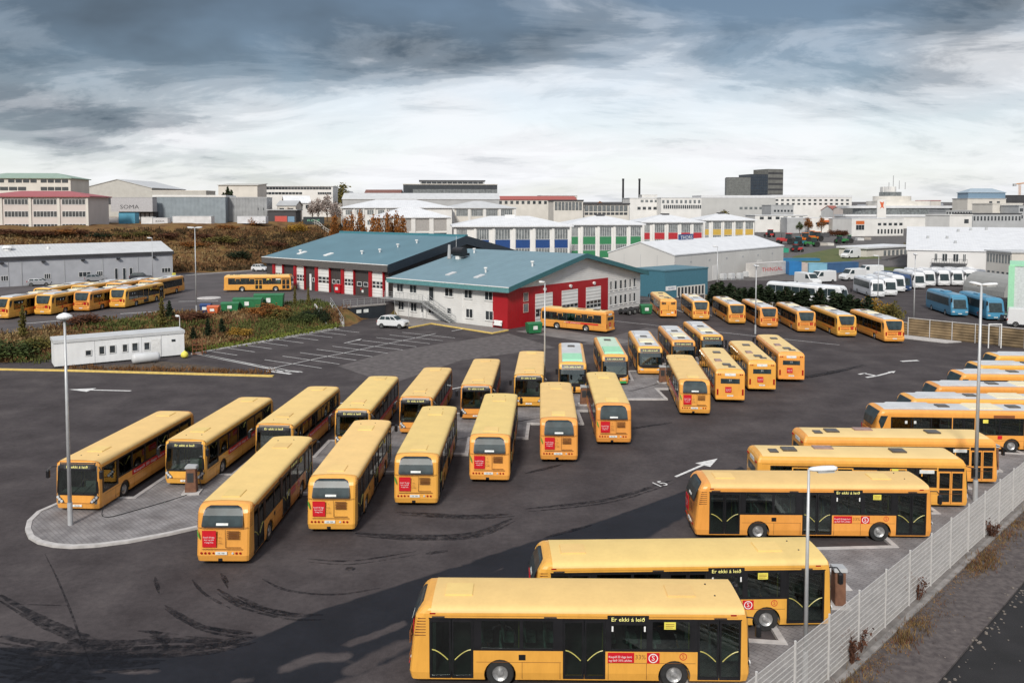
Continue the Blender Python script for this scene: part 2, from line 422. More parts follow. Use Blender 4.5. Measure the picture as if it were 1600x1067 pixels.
for pts, w, k in (([(515, 770), (560, 800), (640, 838), (760, 862)], 0.16, 1), ([(640, 838), (720, 852), (790, 858)], 0.2, 1), ([(680, 720), (760, 765), (900, 798), (1010, 800)], 0.2, 1), ([(740, 740), (830, 780), (930, 797)], 0.14, 1),
                  ([(485, 683), (490, 705), (498, 722)], 0.12, 0.9), ([(820, 688), (900, 724), (1050, 737), (1190, 716)], 0.11, 0.9), ([(600, 690), (640, 735), (720, 780)], 0.1, 0.8), ([(690, 670), (705, 690), (712, 705)], 0.12, 0.8),
                  ([(0, 738), (120, 808), (230, 858), (330, 888), (560, 880), (740, 892)], 0.3, 1), ([(0, 765), (150, 770), (215, 772)], 0.05, 0.9), ([(140, 610), (180, 690), (225, 800), (250, 870), (285, 960)], 0.06, 0.9),
                  ([(470, 850), (510, 870), (525, 890)], 0.25, 1), ([(210, 885), (280, 880)], 0.25, 1), ([(580, 868), (700, 880), (780, 868)], 0.18, 1), ([(430, 850), (560, 862)], 0.12, 0.9),
                  ([(1110, 545), (1290, 556), (1480, 548), (1600, 500)], 0.35, 1), ([(1240, 480), (1440, 492), (1600, 486)], 0.3, 0.9), ([(960, 625), (1100, 632), (1300, 602)], 0.12, 0.9), ([(1080, 655), (1110, 658)], 0.3, 1), ([(1330, 610), (1400, 600)], 0.2, 0.9),
                  ([(0, 868), (180, 898), (420, 908), (640, 902), (800, 868)], 0.35, 1), ([(0, 905), (240, 930), (520, 925)], 0.35, 1), ([(0, 935), (250, 962), (500, 950)], 0.3, 1), ([(0, 975), (130, 985), (330, 1000)], 0.3, 1), ([(40, 1014), (170, 950)], 0.2, 1),
                  ([(1640, 470), (1900, 440), (2100, 380)], 0.25, 0.9), ([(1700, 560), (1850, 520)], 0.2, 0.9), ([(1640, 360), (1760, 330)], 0.25, 0.9), ([(2200, 80), (2500, 60), (2700, 20)], 0.5, 0.85), ([(1900, 230), (2100, 200)], 0.3, 0.85), ([(1650, 640), (1740, 600), (1900, 560)], 0.2, 0.9)):
    zpx(pts, w, k)
DRY = []
for pts, w in (([(900, 965), (980, 935), (1075, 932)], 0.28), ([(1090, 892), (1170, 865), (1260, 828)], 0.20), ([(1105, 975), (1180, 930), (1260, 895)], 0.35), ([(740, 1005), (800, 1000)], 0.12), ([(1210, 1000), (1260, 965)], 0.2), ([(360, 925), (560, 928)], 0.07), ([(320, 985), (500, 972)], 0.10), ([(100, 918), (300, 925)], 0.07), ([(120, 965), (320, 975)], 0.06), ([(1420, 650), (1470, 636)], 0.10), ([(1450, 700), (1580, 650)], 0.06)):
    DRY.append(([tuple(at(a / 2, 560 + b / 2).xy) for a, b in pts], w))
UP = [tuple(at(a / 2, 560 + b / 2).xy) for a, b in ((-600, 930), (0, 900), (300, 915), (500, 932), (700, 915), (860, 850), (960, 800), (1130, 745), (1300, 690), (1600, 592), (1900, 500), (2150, 410), (2400, 300))]
def wet(x, y):
    if not (-46 < x < 50 and 22 < y < 100): return 0.0
    v = 0.0
    if x < 15:
        yu = lerp_tab(UP, x); ylo = yu - (6.5 if x < -3 else 5.2 if x < 3 else max(1.5, 5.2 - 0.3 * (x - 3)))
        v = max(0.0, min(1.0, 0.5 + (yu - y) * 0.9)) * max(0.0, min(1.0, 0.5 + (y - ylo) * 0.5))
        if x < -8: v = min(v, 0.60 + 0.02 * (x + 20) if x < -14 else 0.72)
    for p, w_, k in SC:
        if w_ >= 0.2: v = max(v, 0.5 * k * max(0.0, 1 - seg_d(x, y, p) / (w_ * 3.0)))
    for p, w_ in DRY:
        d = seg_d(x, y, p); v = min(v, 0.25 + 0.6 * d / (w_ * 2.6))
    return v
heightfield('yard', sorted(set(axis(-140, 170, -32, 24, 0.3, 6))), sorted(set(axis(-40, 205, 26, 60, 0.3, 5))), lambda x, y: 0.0, M_ASPH, 'wet', wet)
M_ASPH2 = mat('asphalt_upper', (0.075, 0.065, 0.067), 0.9, 0, 0.25, 0.25)
up = MB().prism([(-140, 95.4), (-60.2, 95.4), (-48.9, 112.9), (-42.1, 114.5), (-31, 128.5), (-28.3, 124.2), (-24.85, 120.15), (-19.35, 124.55), (-18.0, 127.5), (0, 150), (-30, 185), (-58, 200), (-140, 200)], ZU - 1.95, ZU)
struct(up.build('upper_yard', M_ASPH2))
M_ASPH3 = mat('asphalt_side', (0.040, 0.034, 0.036), 0.9, 0, 0.3, 0.5, bump=0.3, bscale=25)
M_PAVE = None
def paver_mat(name, c1, c2, mortar, bw, bh, rot=0.0):
    m = bpy.data.materials.new(name); m.use_nodes = True; nt = m.node_tree; b = nt.nodes['Principled BSDF']; L = nt.links.new
    tcn = nt.nodes.new('ShaderNodeTexCoord'); mp = nt.nodes.new('ShaderNodeMapping'); mp.inputs['Rotation'].default_value = (0, 0, R(rot)); L(tcn.outputs['Object'], mp.inputs[0])
    br = nt.nodes.new('ShaderNodeTexBrick'); br.inputs['Scale'].default_value = 1.0; br.inputs['Brick Width'].default_value = bw; br.inputs['Row Height'].default_value = bh
    br.inputs['Mortar Size'].default_value = 0.012; br.inputs['Color1'].default_value = (*c1, 1); br.inputs['Color2'].default_value = (*c2, 1); br.inputs['Mortar'].default_value = (*mortar, 1)
    L(mp.outputs[0], br.inputs['Vector'])
    nz = nt.nodes.new('ShaderNodeTexNoise'); nz.inputs['Scale'].default_value = 0.8; nz.inputs['Detail'].default_value = 6; L(tcn.outputs['Object'], nz.inputs['Vector'])
    rp = nt.nodes.new('ShaderNodeValToRGB'); rp.color_ramp.elements[0].position = 0.3; rp.color_ramp.elements[0].color = (0.62, 0.6, 0.6, 1); rp.color_ramp.elements[1].position = 0.68; rp.color_ramp.elements[1].color = (1.12, 1.12, 1.12, 1)
    L(nz.outputs[0], rp.inputs[0])
    mx = nt.nodes.new('ShaderNodeMixRGB'); mx.blend_type = 'MULTIPLY'; mx.inputs[0].default_value = 1; L(br.outputs[0], mx.inputs[1]); L(rp.outputs[0], mx.inputs[2]); L(mx.outputs[0], b.inputs['Base Color'])
    b.inputs['Roughness'].default_value = 0.85
    MATS[name] = m; return m
M_PAV = paver_mat('grey_pavers', (0.25, 0.236, 0.236), (0.205, 0.195, 0.198), (0.12, 0.113, 0.113), 0.42, 0.21, 45)
M_KERB = mat('kerb_concrete', (0.45, 0.43, 0.42), 0.85, 0, 0.15, 2.5)
M_LINE = mat('line_white', (0.62, 0.61, 0.60), 0.8, 0, 0.22, 4)
M_YLINE = mat('line_yellow', (0.66, 0.47, 0.13), 0.8, 0, 0.15, 3)
def offset_strip(mb, pts, w, z0, z1, closed=False):
    """A kerb: a bar of width w following a polyline (mitred)."""
    n = len(pts); L_, R_ = [], []
    for i in range(n):
        p = Vector(pts[i][:2]); a = Vector(pts[(i-1) % n][:2]) if (i > 0 or closed) else None; b = Vector(pts[(i+1) % n][:2]) if (i < n-1 or closed) else None
        d1 = (p - a).normalized() if a is not None else None; d2 = (b - p).normalized() if b is not None else None
        if d1 is None: d1 = d2
        if d2 is None: d2 = d1
        t = (d1 + d2); t = t.normalized() if t.length > 1e-4 else d1
        nn = Vector((-t.y, t.x)); k = max(0.5, nn.dot(Vector((-d1.y, d1.x))))
        L_.append(p + nn * (w / 2 / k)); R_.append(p - nn * (w / 2 / k))
    m = n if closed else n - 1
    for i in range(m):
        j = (i + 1) % n; q = [L_[i], R_[i], R_[j], L_[j]]
        mb.add([(v.x, v.y, z0) for v in q] + [(v.x, v.y, z1) for v in q], [(3,2,1,0),(4,5,6,7),(0,1,5,4),(1,2,6,5),(2,3,7,6),(3,0,4,7)])
    return mb
# middle island: stepped bays on both sides
allA = [(-23.46, 49.9), (-19.2, 53.97), (-14.98, 57.6), (-10.81, 61.45), (-6.76, 65.13), (-2.55, 69.2), (1.68, 73.2), (5.74, 78.06), (9.88, 81.85), (14.1, 86.4), (18.21, 90.27), (22.0, 93.94)]
allB = [(-13.43, 43.2), (-9.21, 47.0), (-5.23, 50.75), (-1.09, 54.64), (3.28, 58.61), (7.35, 62.61), (11.3, 66.7), (15.27, 70.75), (19.3, 75.0), (23.3, 79.15), (27.4, 83.3)]
upper = []
for k, (x, y) in enumerate(allA):
    xl = x - 2.25 if k else -24.6
    upper += [(xl, y - 3.75), (x + 1.75, y - 3.75)]
lower = []
for k, (x, y) in enumerate(allB):
    lower += [(x - 2.0, y + 3.75), (x + 2.15, y + 3.75)]
nose = [(-17.6, 41.05), (-19.2, 40.1), (-20.6, 39.6), (-21.7, 39.45), (-22.65, 39.6), (-23.6, 40.0), (-24.4, 40.62), (-25.15, 41.6), (-25.7, 42.7), (-25.95, 44.0), (-25.6, 45.3)]
poly = list(reversed(nose)) + [(-16.3, 42.0)] + lower + [(31.0, 90.5)] + [(26.0, 91.5)] + list(reversed(upper))
isl = MB().prism(poly, -0.02, 0.10).build('island_paving', M_PAV); struct(isl)
struct(offset_strip(MB(), poly, 0.26, -0.02, 0.13, True).build('island_kerb', M_KERB))
# paved strip along the mesh fence with bays for the side-on buses
allC = [(2.35, 28.9), (6.7, 32.6), (11.0, 37.0), (15.17, 41.5), (19.53, 45.9), (23.5, 49.8), (27.2, 53.2), (30.94, 56.6), (34.7, 59.8), (38.7, 63.7), (43.2, 68.4), (46.8, 72.2)]
cl = []
for k, (x, y) in enumerate(allC):
    cl += [(x + 3.7, y - 2.15), (x + 3.7, y + 2.1)]
polyC = [(4.2, 24.5), (7.6, 24.6)] + [(11.3, 28.1), (14.75, 31.0), (20.4, 36.7), (28.2, 44.4), (40, 56), (56, 72)] + [(52, 74.5)] + list(reversed(cl))
struct(MB().prism(polyC, -0.02, 0.10).build('fence_paving', M_PAV))
struct(offset_strip(MB(), cl, 0.26, -0.02, 0.13).build('bay_kerb', M_KERB))
# pavement and road beyond the mesh fence
f0, f1 = Vector((7.0, 23.9)), Vector((60, 76.0))
fd = (f1 - f0).normalized(); fn = Vector((fd.y, -fd.x))
def along(s, o): p = f0 + fd * s + fn * o; return (p.x, p.y)
LEN = 95
M_WALK = mat('worn_walkway', (0.060, 0.049, 0.049), 0.92, 0, 0, 4.0, c2=(0.115, 0.097, 0.093), detail=12, bump=0.5, bscale=24)
M_ROADD = mat('road_dark', (0.013, 0.012, 0.013), 0.85, 0, 0.3, 0.8, bump=0.3, bscale=25)
def bandp(o0, o1): return [along(-25, o0), along(-25, o1), along(LEN, o1), along(LEN, o0)]
struct(MB().prism(bandp(0.45, 2.75), -0.02, 0.09).build('pavement', M_WALK))
struct(MB().prism(bandp(2.75, 40), -0.02, 0.012).build('road', M_ROADD))
struct(MB().prism(bandp(0.22, 0.45), -0.02, 0.16).build('fence_kerb', mat('kerb_worn', (0.22, 0.205, 0.195), 0.9, 0, 0.3, 3)))
struct(MB().prism(bandp(-0.25, 0.22), -0.02, 0.115).build('fence_strip', mat('strip_concrete', (0.17, 0.155, 0.145), 0.9, 0, 0.25, 3)))
# pale dust and grit gathered in the gutter
gr = MB()
for k in range(300):
    s_ = rnd.uniform(0, 60); o_ = rnd.gauss(2.95, 0.16); x, y = along(s_, o_); q = rnd.uniform(0.02, 0.075); a = rnd.uniform(0, 6)
    pts = [(x + q * math.cos(a + i * 1.26) * rnd.uniform(0.6, 1.2), y + q * math.sin(a + i * 1.26) * rnd.uniform(0.6, 1.2)) for i in range(5)]
    gr.prism(pts, 0.012 if o_ > 2.75 else 0.09, (0.012 if o_ > 2.75 else 0.09) + q * 0.5)
for k in range(160):
    s_ = rnd.uniform(0, 60); o_ = rnd.uniform(0.5, 7); x, y = along(s_, o_); q = rnd.uniform(0.012, 0.035); a = rnd.uniform(0, 6)
    z = 0.09 if o_ < 2.75 else 0.012
    gr.prism([(x + q * math.cos(a + i * 1.26), y + q * math.sin(a + i * 1.26)) for i in range(5)], z, z + q * 0.5)
struct(gr.build('gutter_grit', mat('grit', (0.17, 0.145, 0.125), 0.9, 0, 0.4, 9)), 'stuff')
# ---- tyre marks: thin worn rubber films following the turning buses
m_ = bpy.data.materials.new('tyre_rubber_film'); m_.use_nodes = True; nt = m_.node_tree; b_ = nt.nodes['Principled BSDF']; b_.inputs['Base Color'].default_value = (0.008, 0.008, 0.011, 1); b_.inputs['Roughness'].default_value = 0.7; b_.inputs['Specular IOR Level'].default_value = 0.2
tn = nt.nodes.new('ShaderNodeTexCoord'); nz = nt.nodes.new('ShaderNodeTexNoise'); nz.inputs['Scale'].default_value = 2.6; nz.inputs['Detail'].default_value = 9; nz.inputs['Roughness'].default_value = 0.75
nt.links.new(tn.outputs['Object'], nz.inputs['Vector']); rp = nt.nodes.new('ShaderNodeMapRange'); rp.inputs[1].default_value = 0.38; rp.inputs[2].default_value = 0.62; rp.inputs[3].default_value = 0.0; rp.inputs[4].default_value = 0.72
nt.links.new(nz.outputs[0], rp.inputs[0]); nt.links.new(rp.outputs[0], b_.inputs['Alpha'])
tm_ = MB()
def spline(pts, n=8):
    p = [Vector((*q, 0)) for q in pts]; o = []
    for i in range(len(p) - 1):
        a, b, c, d = p[max(0, i-1)], p[i], p[i+1], p[min(len(p)-1, i+2)]
        for k in range(n):
            t = k / n; o.append(0.5 * ((2*b) + (c-a)*t + (2*a-5*b+4*c-d)*t*t + (-a+3*b-3*c+d)*t**3))
    o.append(p[-1]); return o
rt_ = random.Random(4)
def film(pts, w, z):
    p = spline(pts); n = len(p)
    for i in range(n - 1):
        d = (p[i+1] - p[i]); d.normalize(); nn = Vector((-d.y, d.x, 0))
        w0, w1 = (w * min(1, 0.25 + 3.0 * min(j, n - 1 - j) / n) * (0.8 + 0.4 * rt_.random()) for j in (i, i + 1))
        a, b, c, e = p[i] - nn * w0, p[i+1] - nn * w1, p[i+1] + nn * w1, p[i] + nn * w0
        tm_.quad((a.x, a.y, z), (b.x, b.y, z), (c.x, c.y, z), (e.x, e.y, z))
zz = 0.002
for p, w_, k in SC:
    film(p, w_ * 0.75, zz); zz += 0.00007
    if w_ > 0.11 and len(p) > 2:
        off = 0.9 + 0.3 * rt_.random()
        film([(x + 0.15, y - off * 0.35) for x, y in p], w_ * 0.4, zz); zz += 0.00007
struct(tm_.build('tyre_marks', m_, fix=False))
# ---- painted markings
ZM = 0.008
def line(a, b, w, m=M_LINE, name='road_marking', z=ZM):
    a, b = Vector(a), Vector(b); d = (b - a).normalized(); n = Vector((-d.y, d.x)) * w / 2
    return struct(MB().quad((*(a - n), z), (*(b - n), z), (*(b + n), z), (*(a + n), z)).build(name, m, fix=False))
def arrow(tail, tip, w=0.22, head=1.9, hw=0.75, z=ZM):
    a, b = Vector(tail), Vector(tip); d = (b - a).normalized(); n = Vector((-d.y, d.x)); h = b - d * head
    v = [a - n*w/2, h - n*w/2, h - n*hw, b, h + n*hw, h + n*w/2, a + n*w/2]
    return struct(MB().add([(p.x, p.y, z) for p in v], [tuple(range(7))]).build('arrow_marking', M_LINE, fix=False))
arrow((10.2, 50.1), (13.75, 53.8), 0.2, 1.9, 0.55)
arrow((-34.9, 74.0), (-40.9, 74.6), 0.3, 2.2, 0.75)
arrow((36.3, 80.6), (39.4, 83.1), 0.28, 1.1, 0.35)
line((36.4, 80.7), (35.0, 79.9), 0.32); line((36.3, 80.8), (35.6, 82.0), 0.32); line((35.9, 82.1), (34.9, 81.4), 0.3)
arrow((-6.1, 74.3), (-3.6, 76.6), 0.2, 0.8, 0.3); arrow((1.0, 79.6), (2.4, 81.2), 0.3, 0.9, 0.4)
line((42.5, 88.4), (44.6, 88.9), 0.5)
line((-17.6, 66.9), (-13.6, 70.2), 0.16)
o15 = text_mesh('15', 1.05)
for v in o15.vertices: v.co = Vector((9.0 + v.co.x * 0.95 * 0.8 - v.co.y * 0.55, 48.75 + v.co.x * 0.45 + v.co.y * 1.0, ZM))
o15.materials.clear(); o15.materials.append(M_LINE); struct(link('bay_number', o15))
# older, paler patches of asphalt
for pts, c in ((((528, 572), (610, 549), (795, 521), (868, 543), (720, 563), (610, 600)), (0.098, 0.085, 0.084)), (((905, 538), (1010, 512), (1080, 520), (1000, 540)), (0.092, 0.080, 0.080))):
    q = [at(*p, ZM * 0.7) for p in pts]
    struct(MB().add([tuple(v) for v in q], [tuple(range(len(q)))]).build('asphalt_patch', mat('asphalt_patch_%d' % int(c[0] * 1000), c, 0.92, 0, 0.3, 1.4, detail=10), fix=False))
# yellow kerb along the planted bank
yk = [(-120, 88.5), (-70, 84.9), (-53, 83.7), (-46, 83.1), (-23.7, 80.3)]
struct(offset_strip(MB(), yk, 0.42, -0.02, 0.13).build('yellow_kerb', M_YLINE))
struct(MB().prism([(-47.5, 83.4), (-24.2, 80.6), (-31.5, 85.2), (-38, 88.0), (-46, 84.4)], -0.02, 0.07).build('verge', mat('verge_soil', (0.07, 0.05, 0.035), 0.95, 0, 0.4, 2.0)))
# car park: bays
PA, PB = Vector((-36.3, 93.9)), Vector((-24.3, 112.7))
pd = (PB - PA).normalized(); pn = Vector((pd.y, -pd.x))
def pk(s, o): p = PA + pd * s + pn * o; return (p.x, p.y)
line(pk(0, 0.5), pk(22.3, 0.5), 0.12)
for k in range(9): line(pk(1.2 + 2.5 * k, 0.5), pk(1.2 + 2.5 * k, 5.2), 0.11)
line(pk(-2.2, 14.4), pk(26, 14.4), 0.12)
for k in range(11): line(pk(-1.6 + 2.6 * k, 10.0), pk(-1.6 + 2.6 * k, 18.8), 0.11)
for q in range(2): line((-36.2 + 0.75 * q, 93.0 - 0.5 * q), (-23.4 + 0.75 * q, 82.9 - 0.2 * q), 0.42)
line((-24.8, 84.2), (-21.6, 82.6), 0.5); line((-25.2, 83.2), (-22.3, 81.6), 0.4)
arrow(pk(13.8, 9.6), pk(17.4, 9.2), 0.16, 0.9, 0.3)
arrow((-8.2, 110.3), (-6.4, 112.6), 0.18, 0.8, 0.3)
struct(offset_strip(MB(), [(-60.2, 95.4), (-36.6, 92.5)][1:] + [(-36.5, 92.6), (-24.4, 112.6)], 0.3, -0.02, 0.14).build('bank_kerb', M_KERB))
# raised pavement before the white building
pv = [(-20.5, 121.5), (-14.5, 113.0), (-11.5, 116.6), (-2.6, 107.8), (-0.3, 110.9), (-18.4, 126.3)]
struct(MB().prism([(-19.2, 122.6), (-14.3, 112.9), (-11.6, 117.0), (-2.6, 107.9), (-0.4, 111.3), (-18.4, 126.5)], -0.02, 0.10).build('building_pavement', mat('pavement_grey', (0.20, 0.18, 0.17), 0.9, 0, 0.15, 1.2)))
struct(offset_strip(MB(), [(-14.3, 112.9), (-11.6, 117.0), (-2.6, 107.9), (-0.6, 110.6)], 0.32, -0.02, 0.14).build('yellow_kerb', M_YLINE))
struct(MB().quad((0.5, 110, ZM), (12, 98.5, ZM), (15.4, 102, ZM), (4.4, 113.6, ZM)).build('apron', mat('apron_concrete', (0.16, 0.145, 0.14), 0.9, 0, 0.2, 0.6), fix=False))
for k in range(7): line((20.5 + k * 3.2, 134.5 - k * 0.2), (22.0 + k * 3.0, 127.5 - k * 0.5), 0.14)
for k in range(9): line((19.5 + 0.5 * k, 140 + 3.0 * k), (31 + 0.5 * k, 139 + 3.0 * k), 0.16)
line((10, 124.5), (40, 99), 0.12)
struct(MB().prism([(47.4, 112.2), (51.6, 106.2), (56.0, 101.0), (53.6, 100.2), (49.5, 104.6), (45.6, 110.5)], -0.02, 0.12).build('kerb_island', M_KERB))
# upper yard marks
for a, b in (((-62, 103.5), (-57.5, 107.5)), ((-54.5, 113), (-50.0, 115.8)), ((-52.5, 128), (-46.5, 128.6))): line(a, b, 0.3, z=ZU + ZM)
struct(offset_strip(MB(), [(-72.0, 175.4), (-60.4, 191.6), (-47, 187)], 0.4, ZU - 0.02, ZU + 0.14).build('yard_kerb', M_KERB))
struct(offset_strip(MB(), [(-140, 95.4), (-60.2, 95.4), (-48.9, 112.9), (-42.1, 114.5), (-31, 128.4), (-28.6, 124.6)], 0.25, ZU - 0.1, ZU + 0.05).build('yard_kerb', mat('kerb_dark', (0.16, 0.15, 0.14), 0.9)))
struct(MB().lathe((-49.4, 132.5, ZU), (0, 0, 1), [(0, 1.9), (0.12, 1.8)], 18).build('kerb_island', M_KERB))
# lawn and side road far right
def drape(name, pts, m, dz=0.05):
    c = [on(*p) for p in pts]; v = [(p.x, p.y, height(p.x, p.y) + dz) for p in c]
    cx_, cy_ = sum(p[0] for p in v) / len(v), sum(p[1] for p in v) / len(v)
    mb = MB(); n = len(v); rings = 10; vs = []
    for k in range(rings + 1):
        t_ = k / rings
        for p in v:
            x, y = cx_ + (p[0] - cx_) * t_, cy_ + (p[1] - cy_) * t_; vs.append((x, y, height(x, y) + dz))
    fs = [(k*n+i, (k+1)*n+i, (k+1)*n+(i+1) % n, k*n+(i+1) % n) for k in range(rings) for i in range(n)]
    return mb.add(vs, fs).build(name, m, smooth=True)
M_LAWN = mat('lawn', (0.055, 0.085, 0.022), 0.95, 0, 0.0, 0.35, c2=(0.11, 0.115, 0.035), bump=0.5, bscale=6)
struct(drape('lawn', [(1228, 411), (1240, 401), (1300, 389), (1352, 384), (1356, 396), (1378, 404), (1330, 414), (1262, 416)], M_LAWN), 'stuff')
struct(drape('lawn_strip', [(1366, 426), (1378, 418), (1425, 419), (1425, 424), (1395, 431)], M_LAWN), 'stuff')
struct(drape('side_road', [(1300, 417), (1400, 402), (1422, 394), (1424, 416), (1380, 418), (1340, 428)], mat('road_grey', (0.11, 0.10, 0.10), 0.9, 0, 0.15, 0.4), 0.08))
# ------------------------------------------------------------------ buses
class Shape:
    def __init__(s, L, W, sec, xf, xr, rc): s.L = L; s.w = W / 2; s.sec = sec; s.xft = xf; s.xrt = xr; s.rc = rc
    def _c(s, y):
        a = abs(y) - (s.w - s.rc)
        return 0 if a <= 0 else s.rc - math.sqrt(max(0, s.rc**2 - min(a, s.rc)**2))
    def front(s, y, z, off=0.0): return (lerp_tab(s.xft, z) - s._c(y) * 0.9 + off, y, z)
    def rear(s, y, z, off=0.0): return (lerp_tab(s.xrt, z) + s._c(y) * 0.9 - off, y, z)
    def body(s):
        ring = s.sec; v = []; f = []; st = []
        w = s.w
        for k, sc in ((0.0, (w - s.rc) / w), (0.06, (w - s.rc * 0.45) / w), (0.3, (w - s.rc * 0.13) / w), (1.0, 1.0)):
            st.append(('r', k * s.rc * 0.9, sc))
        st += [('m', -2.0, 1), ('m', 2.0, 1)] + [('f', k, sc) for _, k, sc in reversed(st)]
        n = len(ring)
        for kind, k, sc in st:
            row = []
            for sgn in (1, -1):
                rr = ring if sgn == 1 else list(reversed(ring))
                for y, z in rr:
                    x = lerp_tab(s.xrt, z) + k if kind == 'r' else lerp_tab(s.xft, z) - k if kind == 'f' else k
                    row.append((x, sgn * y * sc, z))
            v += row
        m = 2 * n
        for i in range(len(st) - 1):
            for j in range(m):
                f.append((i*m+j, i*m+(j+1) % m, (i+1)*m+(j+1) % m, (i+1)*m+j))
        for b in (0, (len(st)-1)*m):
            for j in range(n - 1):
                f.append((b+j, b+j+1, b+m-2-j, b+m-1-j))
        mb = MB(); mb.add(v, f); return mb
def sheet(mb, fn, ys, zs, t=0.012):
    """A thin shell of real thickness following an end surface: fn(y, z, off)."""
    a = [[fn(y, z, t) for y in ys] for z in zs]; b = [[fn(y, z, -0.02) for y in ys] for z in zs]
    nz, ny = len(zs), len(ys); v = [p for r_ in a for p in r_] + [p for r_ in b for p in r_]; o = nz * ny; f = []
    for i in range(nz - 1):
        for j in range(ny - 1):
            f.append((i*ny+j, i*ny+j+1, (i+1)*ny+j+1, (i+1)*ny+j)); f.append((o+i*ny+j, o+(i+1)*ny+j, o+(i+1)*ny+j+1, o+i*ny+j+1))
    edge = [j for j in range(ny)] + [i*ny+ny-1 for i in range(1, nz)] + [(nz-1)*ny+j for j in range(ny-2, -1, -1)] + [i*ny for i in range(nz-2, 0, -1)]
    for a_, b_ in zip(edge, edge[1:] + edge[:1]): f.append((a_, b_, o+b_, o+a_))
    return mb.add(v, f)
def shaped_sheet(mb, fn, rows, t=0.012, ny=9):
    """Like sheet, with the half-width (y0, y1) given per height."""
    zs = [r_[0] for r_ in rows]
    def g(k, i, off):
        z, y0, y1 = rows[i]; return fn(y0 + (y1 - y0) * k / (ny - 1), z, off)
    a = [[g(k, i, t) for k in range(ny)] for i in range(len(rows))]; b = [[g(k, i, -0.02) for k in range(ny)] for i in range(len(rows))]
    nz = len(rows); v = [p for r_ in a for p in r_] + [p for r_ in b for p in r_]; o = nz * ny; f = []
    for i in range(nz - 1):
        for j in range(ny - 1):
            f.append((i*ny+j, i*ny+j+1, (i+1)*ny+j+1, (i+1)*ny+j)); f.append((o+i*ny+j, o+(i+1)*ny+j, o+(i+1)*ny+j+1, o+i*ny+j+1))
    edge = [j for j in range(ny)] + [i*ny+ny-1 for i in range(1, nz)] + [(nz-1)*ny+j for j in range(ny-2, -1, -1)] + [i*ny for i in range(nz-2, 0, -1)]
    for a_, b_ in zip(edge, edge[1:] + edge[:1]): f.append((a_, b_, o+b_, o+a_))
    return mb.add(v, f)

def add_wheel(root, x, y, hub=M_RIM):
    sg = 1 if y > 0 else -1
    w = MB().lathe((x, y - sg * 0.15, 0.48), (0, sg, 0), [(0, 0.30), (0, 0.46), (0.03, 0.48), (0.25, 0.48), (0.28, 0.45), (0.28, 0.29), (0.2, 0.285)], 24).build('wheel', M_RUB, root, smooth=False)
    MB().lathe((x, y - sg * 0.15, 0.48), (0, sg, 0), [(0.05, 0.28), (0.2, 0.285), (0.26, 0.27), (0.22, 0.2), (0.20, 0.13), (0.27, 0.11), (0.28, 0.05)], 20).build('rim', hub, w)
def add_door(root, x0, x1, z0, z1, sg, w, leaf_m, rail=True, leaves=2, rails=()):
    """A folding bus door in the side at y = sg*w: framed leaves, their panes and the curved yellow handrails."""
    y = sg * w; d = MB(); fw = 0.06
    def bx(a, b, za, zb, ya, yb): d.box(a, b, min(sg*ya, sg*yb), max(sg*ya, sg*yb), za, zb)
    step = (x1 - x0) / leaves
    panes = MB(); hr = []
    for k in range(leaves):
        a, b = x0 + k * step + 0.012, x0 + (k + 1) * step - 0.012
        bx(a, a + fw, z0, z1, w - 0.05, w - 0.008); bx(b - fw, b, z0, z1, w - 0.05, w - 0.008)
        bx(a + fw, b - fw, z1 - 0.10, z1, w - 0.05, w - 0.008); bx(a + fw, b - fw, z0, z0 + 0.10, w - 0.05, w - 0.008)
        for zz in rails: bx(a + fw, b - fw, zz, zz + 0.08, w - 0.05, w - 0.008)
        panes.box(a + fw, b - fw, min(sg*(w-0.035), sg*(w-0.025)), max(sg*(w-0.035), sg*(w-0.025)), z0 + 0.10, z1 - 0.10)
        o_, i_ = (a + fw, b - fw) if k == 0 else (b - fw, a + fw)
        hr.append([(o_ + (i_ - o_) * s_, y + sg * -0.012, z0 + 1.02 - 0.42 * s_ ** 1.7) for s_ in lin(0.03, 0.92, 6)])
    do = d.build('door', leaf_m, root)
    panes.build('door_pane', M_GL, do)
    if rail:
        for h in hr: MB().tube(h, 0.018, 5).build('handrail', M_RAIL, do)
    return do
def add_glazing(root, sg, w, X0, X1, Z0, Z1, panes, frame_m=M_BLACK):
    """Black window band of one side with pillars; panes = (x0, x1, z0, z1)."""
    fr = MB(); ya, yb = sorted((sg * (w - 0.045), sg * (w + 0.004)))
    fr.box(X0, X1, ya, yb, max(p[3] for p in panes), Z1); fr.box(X0, X1, ya, yb, Z0, min(p[2] for p in panes))
    z0, z1 = min(p[2] for p in panes), max(p[3] for p in panes); xs = X0
    for p in sorted(panes):
        if p[0] > xs + 0.001: fr.box(xs, p[0], ya, yb, z0, z1)
        if p[2] > z0 + 0.001: fr.box(p[0], p[1], ya, yb, z0, p[2])
        if p[3] < z1 - 0.001: fr.box(p[0], p[1], ya, yb, p[3], z1)
        xs = p[1]
    if xs < X1 - 0.001: fr.box(xs, X1, ya, yb, z0, z1)
    f = fr.build('window_frame', frame_m, root)
    for p in panes:
        pa, pb = sorted((sg * (w - 0.026), sg * (w - 0.016)))
        MB().box(p[0], p[1], pa, pb, p[2], p[3]).build('window', M_GL, root)
    return f
def add_seats(root, xs, z=0.75, sides=(1, -1)):
    for x in xs:
        for sg in sides:
            y0, y1 = sorted((sg * 0.33, sg * 1.1))
            MB().box(x - 0.2, x + 0.22, y0, y1, z, z + 0.14).extr([(x - 0.2, y0, z + 0.14), (x - 0.10, y0, z + 0.14), (x - 0.22, y0, z + 0.85), (x - 0.29, y0, z + 0.85)], (0, y1 - y0, 0)).build('seat', M_SEAT, root, bevel=0.02)
